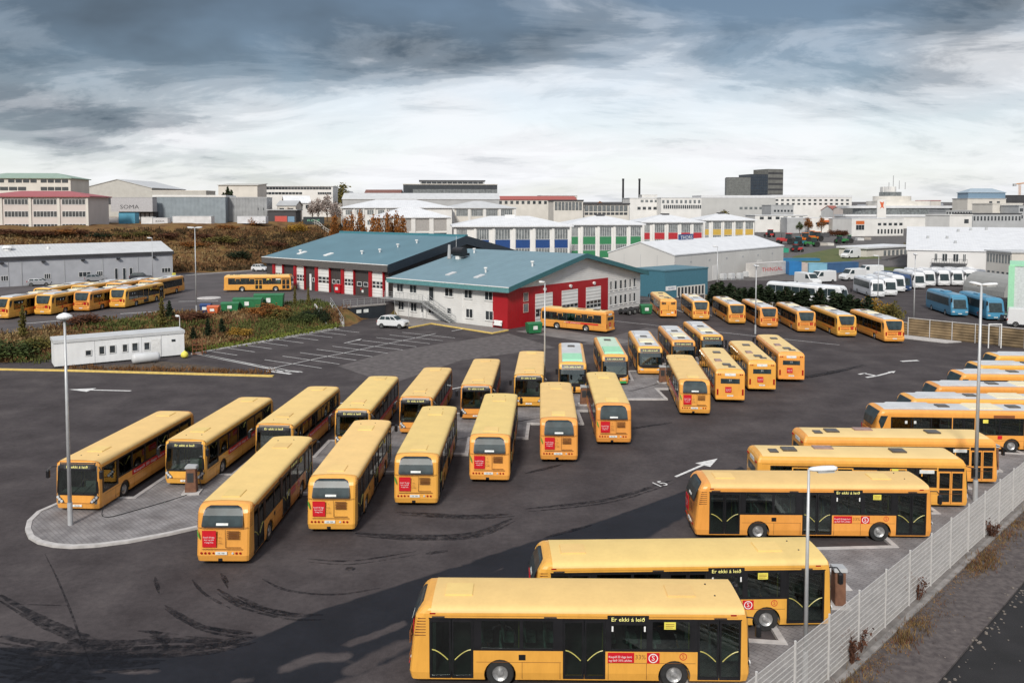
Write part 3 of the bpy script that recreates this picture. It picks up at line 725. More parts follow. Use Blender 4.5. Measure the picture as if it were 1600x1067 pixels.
def add_poles(root, pts):
    for x, y in pts: MB().cyl((x, y, 0.42), (0, 0, 1), 0.022, 2.2, 6).build('grab_pole', M_RAIL, root)
def ext_seam(mb, x, z0, z1, sg, w): mb.box(x - 0.008, x + 0.008, *sorted((sg * (w - 0.01), sg * (w + 0.002))), z0, z1)

def roof_z(sh, y):
    sec = [(yy, z) for yy, z in sh.sec if z > 2.0]
    return lerp_tab(sorted([(yy, z) for yy, z in sec]), abs(y))
def add_hatch(root, sh, x0, x1, y0, y1, m, h=0.06, name='roof_hatch', bev=0.02):
    z = min(roof_z(sh, y0), roof_z(sh, y1)) - 0.02
    top = max(roof_z(sh, y0), roof_z(sh, y1), roof_z(sh, (y0+y1)/2)) + h
    return MB().box(x0, x1, y0, y1, z, top).build(name, m, root, bevel=bev)
SEC_I = [(1.21, 0.28), (1.25, 0.55), (1.25, 2.50), (1.243, 2.64), (1.215, 2.74), (1.17, 2.80), (1.08, 2.84), (0.85, 2.875), (0.4, 2.897), (0.0, 2.90)]
SEC_V = [(1.22, 0.30), (1.25, 0.5), (1.25, 2.55), (1.22, 2.68), (1.16, 2.78), (1.06, 2.85), (0.85, 2.89), (0.4, 2.91), (0.0, 2.915)]

def build_citelis(loc, label, cat, group, rz, sign_on=True):
    """12 m low-floor bus, three double doors on its right side, deep black glazing, plain yellow roof."""
    root = thing('city_bus', loc, label, cat, group, rz)
    W = 1.25
    sh = Shape(12, 2.5, SEC_I, [(0.28, 5.90), (0.6, 5.97), (1.05, 5.97), (2.5, 5.88), (2.75, 5.82), (2.84, 5.76), (2.9, 5.60)],
               [(0.28, -5.88), (0.7, -5.97), (1.8, -5.97), (2.0, -5.92), (2.4, -5.78), (2.7, -5.60), (2.84, -5.42), (2.9, -5.2)], 0.28)
    body = sh.body().mesh('body')
    cut = MB().box(-5.0, 5.6, -1.19, 1.19, 0.42, 2.58)
    rwin = [(-3.6, -0.62, 1.34, 2.46), (0.98, 4.05, 1.34, 2.46)]
    doors = [(-5.22, -3.68), (-0.56, 0.92), (4.12, 5.62)]
    cr_ = MB()
    for a, b, c, d in rwin: cr_.box(a, b, -1.4, -1.1, c, d)
    for a, b in doors: cr_.box(a, b, -1.4, -1.1, 0.33, 2.46)
    cl_ = MB().box(-5.2, 3.985, 1.1, 1.4, 1.34, 2.46).box(4.0, 5.62, 1.1, 1.4, 1.05, 2.46)
    cf = MB().box(5.3, 6.4, -1.08, 1.08, 1.12, 2.6)
    ca = MB()
    for x in (-2.75, 3.32):
        for sg in (1, -1): ca.cyl((x, sg * 0.7, 0.46), (0, sg, 0), 0.56, 0.8, 24)
    notch = MB().box(-6.3, -5.75, 0.02, 0.22, 0.1, 0.42)
    me = bool_cut(body, [cut, cr_, cl_, cf, ca, notch])
    me.materials.clear(); me.materials.append(M_YEL); line_inside(me, -5.0, 5.6, 1.19, 0.42, 2.58, M_LIN); line_inside(me, 5.3, 5.99, 1.082, 1.11, 2.61, M_LIN)
    link('body', me, root)
    # roof skin in a paler yellow than the sides, a hair above the body
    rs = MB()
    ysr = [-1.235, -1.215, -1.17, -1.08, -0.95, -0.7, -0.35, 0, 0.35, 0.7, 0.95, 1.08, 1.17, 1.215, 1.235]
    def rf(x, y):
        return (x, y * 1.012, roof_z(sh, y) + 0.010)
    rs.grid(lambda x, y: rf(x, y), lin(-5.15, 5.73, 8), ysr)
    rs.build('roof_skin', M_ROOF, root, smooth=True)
    add_hatch(root, sh, -4.75, -3.75, -0.45, 0.45, M_ROOF, 0.05)
    add_hatch(root, sh, 3.2, 4.2, -0.45, 0.45, M_ROOF, 0.05)
    for x, y in ((4.9, -0.35), (4.75, 0.55)): MB().cyl((x, y, 2.87), (0, 0, 1), 0.033, 0.06, 8).build('roof_vent', M_DARK, root)
    # right side
    def band(i): a, b, c, d = rwin[i]; return a, b
    add_glazing(root, -1, W, -3.6, -0.62, 1.34, 2.46, [(-3.4, -2.07, 1.42, 2.40), (-1.95, -0.9, 1.42, 2.40)])
    add_glazing(root, -1, W, 0.98, 4.05, 1.34, 2.46, [(1.12, 2.35, 1.42, 2.28), (2.55, 3.85, 1.42, 2.40)])
    for a, b in doors: add_door(root, a, b, 0.34, 2.45, -1, W, M_BLACK)
    blk = MB()
    for a, b in ((-3.68, -3.6), (-0.62, -0.56), (0.92, 0.98), (4.05, 4.12)): blk.box(a, b, -W - 0.004, -W + 0.02, 1.34, 2.46)
    blk.box(-5.24, 5.64, -W - 0.003, -W + 0.02, 2.461, 2.50)
    blk.build('pillar_cover', M_BLACK, root)
    # left side
    xs = lin(-5.05, 3.95, 7)
    add_glazing(root, 1, W, -5.2, 4.0, 1.34, 2.46, [(a + 0.05, b - 0.05, 1.42, 2.40) for a, b in zip(xs[:-1], xs[1:])])
    add_glazing(root, 1, W, 4.0, 5.62, 1.05, 2.46, [(4.12, 5.45, 1.15, 2.40)])
    MB().box(-5.22, 5.64, W - 0.02, W + 0.003, 2.461, 2.50).build('pillar_cover', M_BLACK, root)
    # destination boxes, notices
    sgn = MB().box(0.98, 2.42, -W - 0.010, -W + 0.02, 2.30, 2.62).build('destination_sign', M_BLACK, root)
    lettering('Er ekki á leið', 0.20, M_LED, sgn, (1.70, -W - 0.013, 2.48), (1, 0, 0), width=1.15)
    nt_ = MB().box(2.95, 3.35, -W - 0.006, -W + 0.005, 2.14, 2.40).build('notice', M_SIGNY, root)
    for q in range(3): MB().box(3.0, 3.30 - 0.05 * (q == 2), -W - 0.009, -W - 0.005, 2.31 - 0.06 * q, 2.33 - 0.06 * q).build('printed_line', M_BROWN, nt_)
    mk = MB()
    for xx in (1.16, 2.28): mk.box(xx - 0.03, xx + 0.03, -W - 0.003, -W + 0.0, 2.05, 2.24)
    mk.build('window_sticker', M_WHITE, root)
    # printed advert on the right side: red box, 33%, red roundel box
    po = MB().box(1.0, 1.92, -W - 0.006, -W + 0.005, 0.94, 1.30).build('poster', M_RED, root)
    lettering('Kaupið 20 daga kort', 0.115, M_WHITE, po, (1.44, -W - 0.009, 1.15), (1, 0, 0), width=0.80)
    lettering('og fáið 33% afslátt', 0.105, M_WHITE, po, (1.44, -W - 0.009, 1.02), (1, 0, 0), width=0.80)
    lettering('33%', 0.22, M_BROWN, root, (2.14, -W - 0.004, 1.14), (1, 0, 0), width=0.36)
    pb = MB().box(2.36, 2.80, -W - 0.006, -W + 0.005, 0.92, 1.30).build('poster', M_RED, root)
    def roundel(c, r, m, par, r_in=0.8, right=(1, 0, 0), nrm=(0, -1, 0)):
        c = Vector(c); ri = Vector(right); u = Vector((0, 0, 1)); g = MB(); n = 24
        for k in range(n):
            a0, a1 = 2 * math.pi * k / n, 2 * math.pi * (k + 1) / n
            p = [c + (ri * math.cos(a) + u * math.sin(a)) * rr for a, rr in ((a0, r), (a1, r), (a1, r * r_in), (a0, r * r_in))]
            g.quad(*p)
        o = g.build('emblem_ring', m, par)
        lettering('S', r * 1.55, m, par, c, right)
        return o
    roundel((2.58, -W - 0.009, 1.11), 0.165, M_WHITE, pb)
    roundel((3.62, -W - 0.004, 1.17), 0.13, M_RED, root)
    MB().box(-2.1, -1.86, -W - 0.004, -W + 0.01, 1.0, 1.2).build('side_grille', M_BLACK, root)
    sm = MB()
    for a, b in ((-3.58, -0.62), (0.98, 4.05)):
        sm.box(a, b, -W - 0.003, -W + 0.01, 0.92, 0.935)
    for x in (-1.98, 2.35, -0.66, 1.02): ext_seam(sm, x, 0.34, 0.92, -1, W)
    sm.box(-5.2, 5.5, -W - 0.0, -W + 0.02, 2.56, 2.572)
    sm.box(-5.2, 5.5, W - 0.02, W - 0.0, 2.56, 2.572)
    sm.box(-5.2, 5.4, W - 0.01, W + 0.003, 0.92, 0.935)
    for x in (-4.6, -3.5, -1.6, 0.2, 2.3, 4.3): ext_seam(sm, x, 0.34, 0.92, 1, W)
    sm.build('panel_seam', M_SEAM, root)
    sl = MB()
    for x in (-4.9, -1.0, 4.9): sl.box(x - 0.22, x + 0.22, -W - 0.02, -W + 0.03, 2.515, 2.55)
    sl.build('gutter_lamp', M_DARK, root)
    MB().box(5.25, 5.45, -W + 0.0, -W + 0.045, 2.62, 2.67).build('marker_lamp', M_LAMPR, root)
    MB().box(-5.2, -5.0, -W + 0.0, -W + 0.045, 2.62, 2.67).build('marker_lamp', M_LAMPR, root)
    bn = MB().box(-4.9, 2.5, W - 0.005, W + 0.008, 1.02, 1.33).build('banner', M_RED, root)
    lettering('Kaupið 20 daga kort og fáið 4 daga frítt', 0.24, M_WHITE, bn, (-1.2, W + 0.011, 1.175), (-1, 0, 0), width=7.0)
    # rear quarter grilles
    for sg in (1, -1):
        q = MB()
        for k in range(7):
            z = 1.86 + 0.1 * k
            q.box(-5.74 + 0.02 * k, -5.34, *sorted((sg * (W - 0.02), sg * (W + 0.004))), z, z + 0.028)
        q.build('quarter_grille', M_SEAM, root)
    # rear end
    rw = [(1.90, -0.95, 0.95), (2.0, -0.97, 0.97), (2.4, -0.94, 0.94), (2.62, -0.88, 0.90), (2.72, -0.80, 0.84), (2.79, -0.6, 0.68)]
    fr = shaped_sheet(MB(), sh.rear, rw, 0.010).build('rear_window_frame', M_BLACK, root)
    rw2 = [(z, a + 0.05, b - 0.05) for z, a, b in ((1.96, -0.95, 0.95), (2.05, -0.97, 0.97), (2.4, -0.93, 0.93), (2.6, -0.87, 0.88), (2.69, -0.79, 0.82), (2.75, -0.6, 0.66))]
    shaped_sheet(MB(), sh.rear, rw2, 0.018).build('rear_window', M_RW, root)
    sheet(MB(), sh.rear, lin(-0.28, 0.28, 3), [1.99, 2.09], 0.024).build('route_card', M_PLATE, root)
    pr = sheet(MB(), sh.rear, lin(0.28, 0.93, 4), [0.97, 1.4, 1.75], 0.008).build('poster', M_RED, root)
    for tx, z, wd in (('Kaupið 20 daga', 1.44, 0.52), ('kort og fáið', 1.32, 0.44), ('4 daga frítt', 1.20, 0.40)):
        lettering(tx, 0.10, M_WHITE, pr, (-5.985, 0.61, z), (0, -1, 0), width=wd)
    for tx, z in (('33%', 1.42), ('S', 1.62), ('afsláttur', 1.28), ('5 540', 1.16)):
        lettering(tx, 0.11 if tx != 'afsláttur' else 0.06, M_BROWN, root, (-5.976, 0.12, z), (0, -1, 0))
    vg = MB()
    for k in range(5): vg.box(-5.978, -5.94, -0.80, -0.22, 1.36 + 0.085 * k, 1.39 + 0.085 * k)
    vg.build('engine_vent', M_SEAM, root)
    sm = MB().box(-5.976, -5.94, -0.16, -0.145, 0.95, 1.78).box(-5.976, -5.94, -0.95, 0.95, 0.86, 0.872).box(-5.976, -5.94, -0.86, -0.16, 0.95, 0.962)
    sheet(sm, sh.rear, lin(-1.2, 1.2, 9), [1.86, 1.868], 0.004)
    sm.build('panel_seam', M_SEAM, root)
    for y in (0.98, 0.80, 0.62, 0.42, -0.66, -0.84):
        MB().cyl(sh.rear(y, 0.69, -0.01), (-1, 0, 0), 0.052 if y != 0.42 else 0.04, 0.025, 12).build('tail_light', M_LAMPR, root)
    MB().cyl(sh.rear(-0.48, 0.69, -0.01), (-1, 0, 0), 0.05, 0.025, 12).build('reversing_light', M_LAMPC, root)
    pl = MB().box(-5.985, -5.93, -0.22, 0.32, 0.62, 0.75).build('licence_plate', M_PLATE, root)
    lettering('NK 508', 0.10, M_BLACK, pl, (-5.988, 0.05, 0.685), (0, -1, 0))
    lf = MB().add([sh.rear(1.2, 1.78, 0.006), sh.rear(1.12, 1.66, 0.006), sh.rear(1.05, 1.42, 0.006), sh.rear(1.07, 1.32, 0.006), sh.rear(1.17, 1.5, 0.006)], [(0, 1, 2, 3, 4)]).build('leaf_sticker', M_LEAF, root)
    MB().box(-5.93, -5.75, 0.03, 0.21, 0.30, 0.42).build('tow_eye', M_BLACK, root)
    # front end
    ysw = lin(-1.19, 1.19, 13)
    fs = MB()
    sheet(fs, sh.front, ysw, [2.36, 2.5, 2.65, 2.80], 0.012)
    sheet(fs, sh.front, ysw, [1.04, 1.13], 0.012)
    for a, b in ((-1.19, -1.07), (1.07, 1.19)): sheet(fs, sh.front, lin(a, b, 4), [1.13, 1.8, 2.36], 0.012)
    fs.build('windscreen_frame', M_BLACK, root)
    sheet(MB(), sh.front, lin(-1.07, 1.07, 11), [1.13, 1.6, 2.0, 2.36], 0.006).build('windscreen', M_WS, root)
    ds = sheet(MB(), sh.front, lin(-0.75, 0.75, 5), [2.46, 2.68], 0.018).build('destination_sign', M_DARK, root)
    if sign_on: lettering('Er ekki á leið', 0.19, M_LED, ds, (5.895, 0, 2.57), (0, 1, 0), (-0.2, 0, 1), width=1.2)
    for sg in (1, -1):
        hp = [(0.62, 0.72, 0.95), (0.74, 0.78, 1.12), (0.88, 0.92, 1.19), (0.98, 1.05, 1.2)]
        shaped_sheet(MB(), sh.front, [(z, sg * a, sg * b) for z, a, b in hp], 0.014, 6).build('headlight_surround', M_DARK, root)
        for y, z in ((0.86, 0.70), (0.98, 0.80), (1.09, 0.91)):
            MB().cyl(sh.front(sg * y, z, 0.0), (1, 0, 0.1), 0.075, 0.035, 12).build('headlight', M_LAMPC, root)
    MB().box(5.94, 5.99, -0.9, 0.9, 0.585, 0.60).build('panel_seam', M_SEAM, root)
    pl = MB().box(5.93, 5.985, -0.26, 0.26, 0.40, 0.51).build('licence_plate', M_PLATE, root)
    lettering('NK 508', 0.09, M_BLACK, pl, (5.988, 0, 0.455), (0, 1, 0))
    MB().tube([(6.0, -0.25, 1.12), (5.95, 0.45, 1.75)], 0.014, 4).tube([(6.0, 0.35, 1.12), (5.95, 0.95, 1.7)], 0.014, 4).build('wiper', M_BLACK, root)
    for sg in (1, -1):
        MB().tube([(5.75, sg * 1.15, 2.55), (6.05, sg * 1.35, 2.62), (6.12, sg * 1.5, 2.5)], 0.025, 6).lathe((6.13, sg * 1.5, 2.02), (0, 0, 1), [(0, 0.06), (0.04, 0.11), (0.4, 0.11), (0.46, 0.06)], 10).build('mirror', M_BLACK, root)
    # inside
    MB().box(5.0, 5.6, -1.05, 1.05, 0.9, 1.16).box(4.75, 4.82, -0.2, 1.18, 0.43, 1.45).build('dashboard', M_INT, root, bevel=0.03)
    MB().box(4.05, 4.5, 0.35, 0.9, 0.75, 0.9).box(4.0, 4.1, 0.35, 0.9, 0.9, 1.7).build('driver_seat', M_INT, root, bevel=0.03)
    add_seats(root, (-3.3, -2.5, -1.7, -0.95, 1.25, 2.05, 2.9))
    add_poles(root, [(-3.65, -0.9), (-3.65, 0.5), (-0.62, -0.9), (0.98, -0.9), (-0.62, 0.4), (0.98, 0.4), (3.9, -0.8), (4.05, -0.9), (2.4, 0.4), (-2.1, -0.3)])
    for x in (-2.75, 3.32):
        for sg in (1, -1): add_wheel(root, x, sg * 1.08)
    return root

def build_boxy(loc, label, cat, group, rz, L=11.6, rear_panel=False, leaf=M_YEL, pale_windows=False):
    """Older square bus: flat roof with dark hatches, low rear window, door leaves framed in body colour."""
    root = thing('city_bus', loc, label, cat, group, rz)
    W, h = 1.25, L / 2
    sh = Shape(L, 2.5, SEC_V, [(0.3, h - 0.08), (0.6, h - 0.02), (1.1, h), (2.55, h - 0.16), (2.8, h - 0.3), (2.915, h - 0.45)],
               [(0.3, -h + 0.04), (0.6, -h), (2.55, -h + 0.05), (2.75, -h + 0.12), (2.915, -h + 0.32)], 0.16)
    ax = (-h + 3.1, h - 2.75)
    cut = MB().box(-h + 0.9, h - 0.4, -1.19, 1.19, 0.42, 2.56)
    X0, X1 = -h + 0.75, h - 1.75
    door_x = (h - 1.68, h - 0.28)
    mid = (-0.5, 0.8)
    cr_ = MB().box(X0, mid[0], -1.4, -1.1, 1.28, 2.38).box(mid[1], X1, -1.4, -1.1, 1.28, 2.38)
    for a, b in (mid, door_x): cr_.box(a + 0.015, b - 0.015, -1.4, -1.1, 0.36, 2.38)
    cl_ = MB().box(X0, h - 0.35, 1.1, 1.4, 1.28, 2.38)
    cf = MB().box(h - 0.6, h + 0.4, -1.08, 1.08, 1.25, 2.30)
    ca = MB()
    for x in ax:
        for sg in (1, -1): ca.cyl((x, sg * 0.7, 0.46), (0, sg, 0), 0.55, 0.8, 20)
    me = bool_cut(sh.body().mesh('body'), [cut, cr_, cl_, cf, ca]); me.materials.clear(); me.materials.append(M_YEL); line_inside(me, -h + 0.9, h - 0.4, 1.19, 0.42, 2.56, M_LIN); link('body', me, root)
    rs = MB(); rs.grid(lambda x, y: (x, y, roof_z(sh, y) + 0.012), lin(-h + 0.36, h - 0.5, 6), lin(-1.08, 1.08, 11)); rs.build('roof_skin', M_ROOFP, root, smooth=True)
    for x in ((-h + 2.1), h - 3.4): add_hatch(root, sh, x - 0.4, x + 0.4, -0.35, 0.35, M_HATCH, 0.10)
    add_hatch(root, sh, -h + 3.6, -h + 4.7, 0.15, 0.75, M_HATCH2, 0.08)
    add_hatch(root, sh, -h + 0.9, -h + 1.4, -0.6, 0.0, M_HATCH, 0.07, 'roof_vent')
    n = 4
    def pan(a, b, k): xs = lin(a, b, k + 1); return [(p + 0.06, q - 0.06, 1.34, 2.32) for p, q in zip(xs[:-1], xs[1:])]
    fm = M_BLACK if not pale_windows else M_DARK
    add_glazing(root, -1, W, X0, mid[0], 1.28, 2.38, pan(X0, mid[0], 3), fm)
    add_glazing(root, -1, W, mid[1], X1, 1.28, 2.38, pan(mid[1], X1, 3), fm)
    add_glazing(root, 1, W, X0, h - 0.35, 1.28, 2.38, pan(X0, h - 0.35, 7), fm)
    hp = MB()
    for x in (X0 + 1.2, -1.4, 1.5, 3.2):
        if x + 0.5 > X1: continue
        for a, b, c, d in ((x, x + 0.9, 2.24, 2.30), (x, x + 0.06, 1.9, 2.24), (x + 0.84, x + 0.9, 1.9, 2.24)):
            for sg in (-1, 1): hp.box(a, b, *sorted((sg * (W - 0.01), sg * (W + 0.008))), c, d)
    hp.build('hopper_frame', M_YEL, root)
    for a, b in (mid, door_x): add_door(root, a, b, 0.37, 2.20 if leaf is M_YEL else 2.37, -1, W, leaf, rail=False, rails=(1.15,))
    for a, b in (door_x, mid): MB().box(a, b, -W - 0.004, -W + 0.04, 2.20, 2.38).build('door_header', M_BLACK, root)
    MB().box(h - 2.7, h - 1.9, -W - 0.01, -W + 0.0, 2.06, 2.26).build('destination_sign', M_PLATE, root)
    MB().box(h - 4.2, h - 3.85, -W - 0.01, -W, 2.06, 2.30).build('notice', M_SIGNY, root)
    st = MB().box(-h + 1.2, h - 4.2, W - 0.0, W + 0.005, 1.0, 1.2).build('banner', M_RED, root)
    lettering('33% afsláttur', 0.17, M_WHITE, st, (0, W + 0.008, 1.1), (-1, 0, 0), width=2.6)
    sm = MB()
    for sg in (1, -1):
        sm.box(-h + 0.3, h - 0.4, *sorted((sg * (W - 0.01), sg * (W + 0.003))), 0.93, 0.945)
        for x in (-h + 1.9, -2.0, 0.9, h - 3.7): ext_seam(sm, x, 0.36, 0.93, sg, W)
        sm.box(-h + 0.3, h - 0.4, *sorted((sg * (W - 0.01), sg * (W + 0.003))), 2.46, 2.475)
    sm.build('panel_seam', M_SEAM, root)
    # rear
    if not rear_panel:
        sheet(MB(), sh.rear, lin(-0.80, 0.80, 7), [1.70, 2.12], 0.010).build('rear_window', M_RW, root)
        lettering('11', 0.24, M_WHITE, root, (-h - 0.014, 0.0, 1.98), (0, -1, 0))
        dp = sheet(MB(), sh.rear, lin(-0.45, 0.45, 3), [2.36, 2.58], 0.012).build('destination_sign', M_PLATE, root)
        lettering('11', 0.18, M_BLACK, dp, (-h + 0.025, 0, 2.47), (0, -1, 0))
        pr = sheet(MB(), sh.rear, lin(-0.12, 0.42, 3), [0.92, 1.42], 0.008).build('poster', M_RED, root)
        for tx, z in (('Kaupið 20', 1.22), ('daga kort', 1.10)): lettering(tx, 0.11, M_WHITE, pr, (-h - 0.012, 0.15, z), (0, -1, 0), width=0.42)
    else:
        v = MB()
        for y in (-0.7, 0.7):
            for k in range(4): v.box(-h - 0.01, -h + 0.1, y - 0.32, y + 0.32, 2.12 + k * 0.09, 2.16 + k * 0.09)
        v.build('engine_vent', M_DARK, root)
        v = MB()
        for k in range(7): v.box(-h - 0.01, -h + 0.1, -0.95 + 0.28 * k, -0.78 + 0.28 * k, 1.18, 1.26)
        v.box(-h - 0.01, -h + 0.1, -0.02, 0.02, 1.3, 2.0); v.build('panel_seam', M_SEAM, root)
        MB().box(-h - 0.01, -h + 0.1, -0.75, -0.42, 0.78, 0.98).build('notice', M_PLATE, root)
    for y in (-1.0, -0.84, 0.84, 1.0):
        MB().box(-h - 0.005, -h + 0.2, y - 0.05, y + 0.05, 2.45, 2.53).build('tail_light', M_LAMPR, root)
    for sg in (1, -1): MB().box(-h - 0.012, -h + 0.15, *sorted((sg * 0.98, sg * 1.13)), 0.72, 1.22).build('tail_light', M_LAMPR, root)
    pl = MB().box(-h - 0.012, -h + 0.05, -0.26, 0.26, 0.60, 0.72).build('licence_plate', M_PLATE, root)
    lettering('PU 742', 0.09, M_BLACK, pl, (-h - 0.015, 0, 0.66), (0, -1, 0))
    MB().box(-h - 0.06, -h + 0.1, -1.2, 1.2, 0.32, 0.52).build('bumper', M_YEL, root, bevel=0.03)
    # front
    fs = MB(); ysw = lin(-1.2, 1.2, 11)
    sheet(fs, sh.front, ysw, [2.28, 2.68], 0.012); sheet(fs, sh.front, ysw, [1.18, 1.28], 0.012)
    for a, b in ((-1.2, -1.06), (1.06, 1.2)): sheet(fs, sh.front, lin(a, b, 4), [1.28, 2.28], 0.012)
    fs.build('windscreen_frame', M_BLACK, root)
    sheet(MB(), sh.front, lin(-1.06, 1.06, 9), [1.28, 1.8, 2.28], 0.006).build('windscreen', M_WS, root)
    for sg in (1, -1): MB().box(h - 0.1, h + 0.012, *sorted((sg * 0.72, sg * 1.08)), 0.66, 0.88).build('headlight', M_LAMPC, root)
    for sg in (1, -1):
        MB().tube([(h - 0.2, sg * 1.2, 2.5), (h + 0.1, sg * 1.45, 2.45)], 0.025, 5).box(h + 0.04, h + 0.16, sg * 1.45 - 0.1, sg * 1.45 + 0.1, 2.0, 2.45).build('mirror', M_BLACK, root)
    add_poles(root, [(-h + 2, 0.3), (0, -0.8), (0, 0.4), (h - 2, -0.8)])
    add_seats(root, (-h + 2.0, -h + 3.6, -1.6, 1.6), sides=(1, -1))
    for x in ax:
        for sg in (1, -1): add_wheel(root, x, sg * 1.08)
    return root

def build_round(loc, label, cat, group, rz, top=None, mint=False, yellow_top=False):
    """Low-floor bus with pale roof fairings, tall rear window in a dark wedge and a big front destination box."""
    root = thing('city_bus', loc, label, cat, group, rz)
    W, h = 1.25, 6.0
    top = top or M_RTOP
    sh = Shape(12, 2.5, SEC_I, [(0.28, 5.86), (0.6, 5.97), (1.0, 5.99), (1.9, 5.86), (2.45, 5.66), (2.75, 5.5), (2.9, 5.3)],
               [(0.28, -5.85), (0.6, -5.97), (1.55, -5.99), (2.0, -5.88), (2.5, -5.66), (2.75, -5.5), (2.9, -5.25)], 0.30)
    cut = MB().box(-5.0, 5.4, -1.19, 1.19, 0.42, 2.52)
    cl_ = MB().box(-4.85, 5.35, 1.1, 1.4, 1.22, 2.40)
    doors = [(-0.7, 0.75), (4.1, 5.45)]
    cr_ = MB().box(-4.85, -0.76, -1.4, -1.1, 1.22, 2.40).box(0.81, 4.04, -1.4, -1.1, 1.22, 2.40)
    for a, b in doors: cr_.box(a, b, -1.4, -1.1, 0.34, 2.40)
    cf = MB().box(5.2, 6.3, -1.06, 1.06, 1.1, 2.3)
    ca = MB()
    for x in (-2.75, 3.25):
        for sg in (1, -1): ca.cyl((x, sg * 0.7, 0.46), (0, sg, 0), 0.55, 0.8, 20)
    me = bool_cut(sh.body().mesh('body'), [cut, cl_, cr_, cf, ca]); me.materials.clear(); me.materials.append(M_YEL); line_inside(me, -5.0, 5.4, 1.19, 0.42, 2.52, M_LIN); link('body', me, root)
    # roof fairings
    def strip(name, m, x0, x1, yw, dz, nx=4):
        g = MB(); g.grid(lambda x, y: (x, y, roof_z(sh, y) + dz), lin(x0, x1, nx), lin(-yw, yw, 9)); g.build(name, m, root, smooth=True)
    strip('roof_skin', top if not yellow_top else M_ROOF, -5.2, 5.0, 0.95, 0.006)
    if mint:
        MB().extr([(1.2, -0.9, 2.86), (1.4, -0.9, 3.02), (4.6, -0.9, 3.02), (4.9, -0.9, 2.86)], (0, 1.8, 0)).build('roof_pod', M_MINT, root, bevel=0.04)
        MB().box(-5.9, -5.0, -0.5, 0.5, 2.5, 2.6).build('roof_vent', M_DARK, root)
        add_hatch(root, sh, -3.4, -2.6, -0.35, 0.35, M_HATCH, 0.08)
    else:
        MB().extr([(-4.6, -0.85, 2.86), (-4.4, -0.85, 2.97), (-1.6, -0.85, 2.97), (-1.4, -0.85, 2.86)], (0, 1.7, 0)).build('roof_pod', top, root, bevel=0.03)
        MB().extr([(0.6, -0.75, 2.86), (0.8, -0.75, 2.98), (2.8, -0.75, 2.98), (3.0, -0.75, 2.86)], (0, 1.5, 0)).build('roof_pod', M_RTOP2, root, bevel=0.03)
        for x in (-0.9, 3.9): add_hatch(root, sh, x - 0.4, x + 0.4, -0.35, 0.35, M_HATCH, 0.08)
    def pan(a, b, k): xs = lin(a, b, k + 1); return [(p + 0.035, q - 0.035, 1.28, 2.34) for p, q in zip(xs[:-1], xs[1:])]
    add_glazing(root, 1, W, -4.85, 5.35, 1.22, 2.40, pan(-4.8, 5.3, 7))
    add_glazing(root, -1, W, -4.85, -0.76, 1.22, 2.40, pan(-4.8, -0.8, 3)); add_glazing(root, -1, W, 0.81, 4.04, 1.22, 2.40, pan(0.85, 4.0, 2))
    for a, b in doors: add_door(root, a, b, 0.35, 2.39, -1, W, M_BLACK, rail=False)
    MB().box(2.0, 3.4, -W - 0.012, -W + 0.01, 2.41, 2.60).build('destination_sign', M_BROWN, root)
    MB().box(1.3, 1.65, -W - 0.008, -W, 2.05, 2.3).build('notice', M_SIGNY, root)
    w_ = MB()
    for a in (-3.9, -3.3): w_.box(a, a + 0.16, -W - 0.004, -W, 1.95, 2.15)
    w_.build('window_sticker', M_PLATE, root)
    for sg in (1, -1):
        r_ = MB()
        pts = [(-5.82, sg * (W + 0.004), 1.62), (-5.06, sg * (W + 0.004), 2.46), (-5.50, sg * (W + 0.004), 2.46), (-5.70, sg * (W + 0.004), 2.15)]
        r_.extr([(-5.66, sg * (W - 0.02), 2.1), (-5.50, sg * (W - 0.02), 1.55), (-5.36, sg * (W - 0.02), 1.7), (-5.05, sg * (W - 0.02), 2.47), (-5.52, sg * (W - 0.02), 2.47)], (0, sg * 0.026, 0))
        r_.build('quarter_window', M_RW, root)
        rd = MB().box(-4.4, 0.2, *sorted((sg * (W - 0.0), sg * (W + 0.005))), 0.86, 1.14).build('banner', M_BAN, root)
        lettering('Kaupið 20 daga kort', 0.22, M_RED, rd, (-2.1, sg * (W + 0.008), 1.0), (-sg, 0, 0), width=3.6)
        MB().box(-3.55, -3.30, *sorted((sg * (W - 0.0), sg * (W + 0.006))), 0.86, 1.2).build('poster', M_RED, root)
        pp = MB().box(2.3, 2.6, *sorted((sg * W, sg * (W + 0.006))), 0.95, 1.2).build('poster', M_RED, root)
    sm = MB()
    for sg in (1, -1):
        sm.box(-5.6, 5.5, *sorted((sg * (W - 0.01), sg * (W + 0.003))), 0.84, 0.852)
        for x in (-4.6, -1.4, 1.4, 4.05): ext_seam(sm, x, 0.34, 0.84, sg, W)
    sm.build('panel_seam', M_SEAM, root)
    # rear
    shaped_sheet(MB(), sh.rear, [(1.72, -0.72, 0.72), (1.8, -0.78, 0.78), (2.2, -0.90, 0.90), (2.55, -1.0, 1.0), (2.74, -0.98, 0.98)], 0.010).build('rear_window', M_RW, root)
    pr = sheet(MB(), sh.rear, lin(-0.25, 0.82, 5), [1.08, 1.42], 0.008).build('poster', M_BAN, root)
    for tx, z in (('Kaupið 20 daga', 1.32), ('kort og fáið 33%', 1.17)): lettering(tx, 0.15, M_RED, pr, (-5.998, 0.29, z), (0, -1, 0), width=1.0)
    MB().box(-5.995, -5.9, -0.55, -0.42, 1.08, 1.42).box(-5.995, -5.9, -0.75, -0.62, 1.08, 1.42).build('poster', M_RED, root)
    for sg in (1, -1): sheet(MB(), sh.rear, lin(sg * 0.98, sg * 1.12, 3), [0.98, 1.42], 0.010).build('tail_light', M_LAMPR, root)
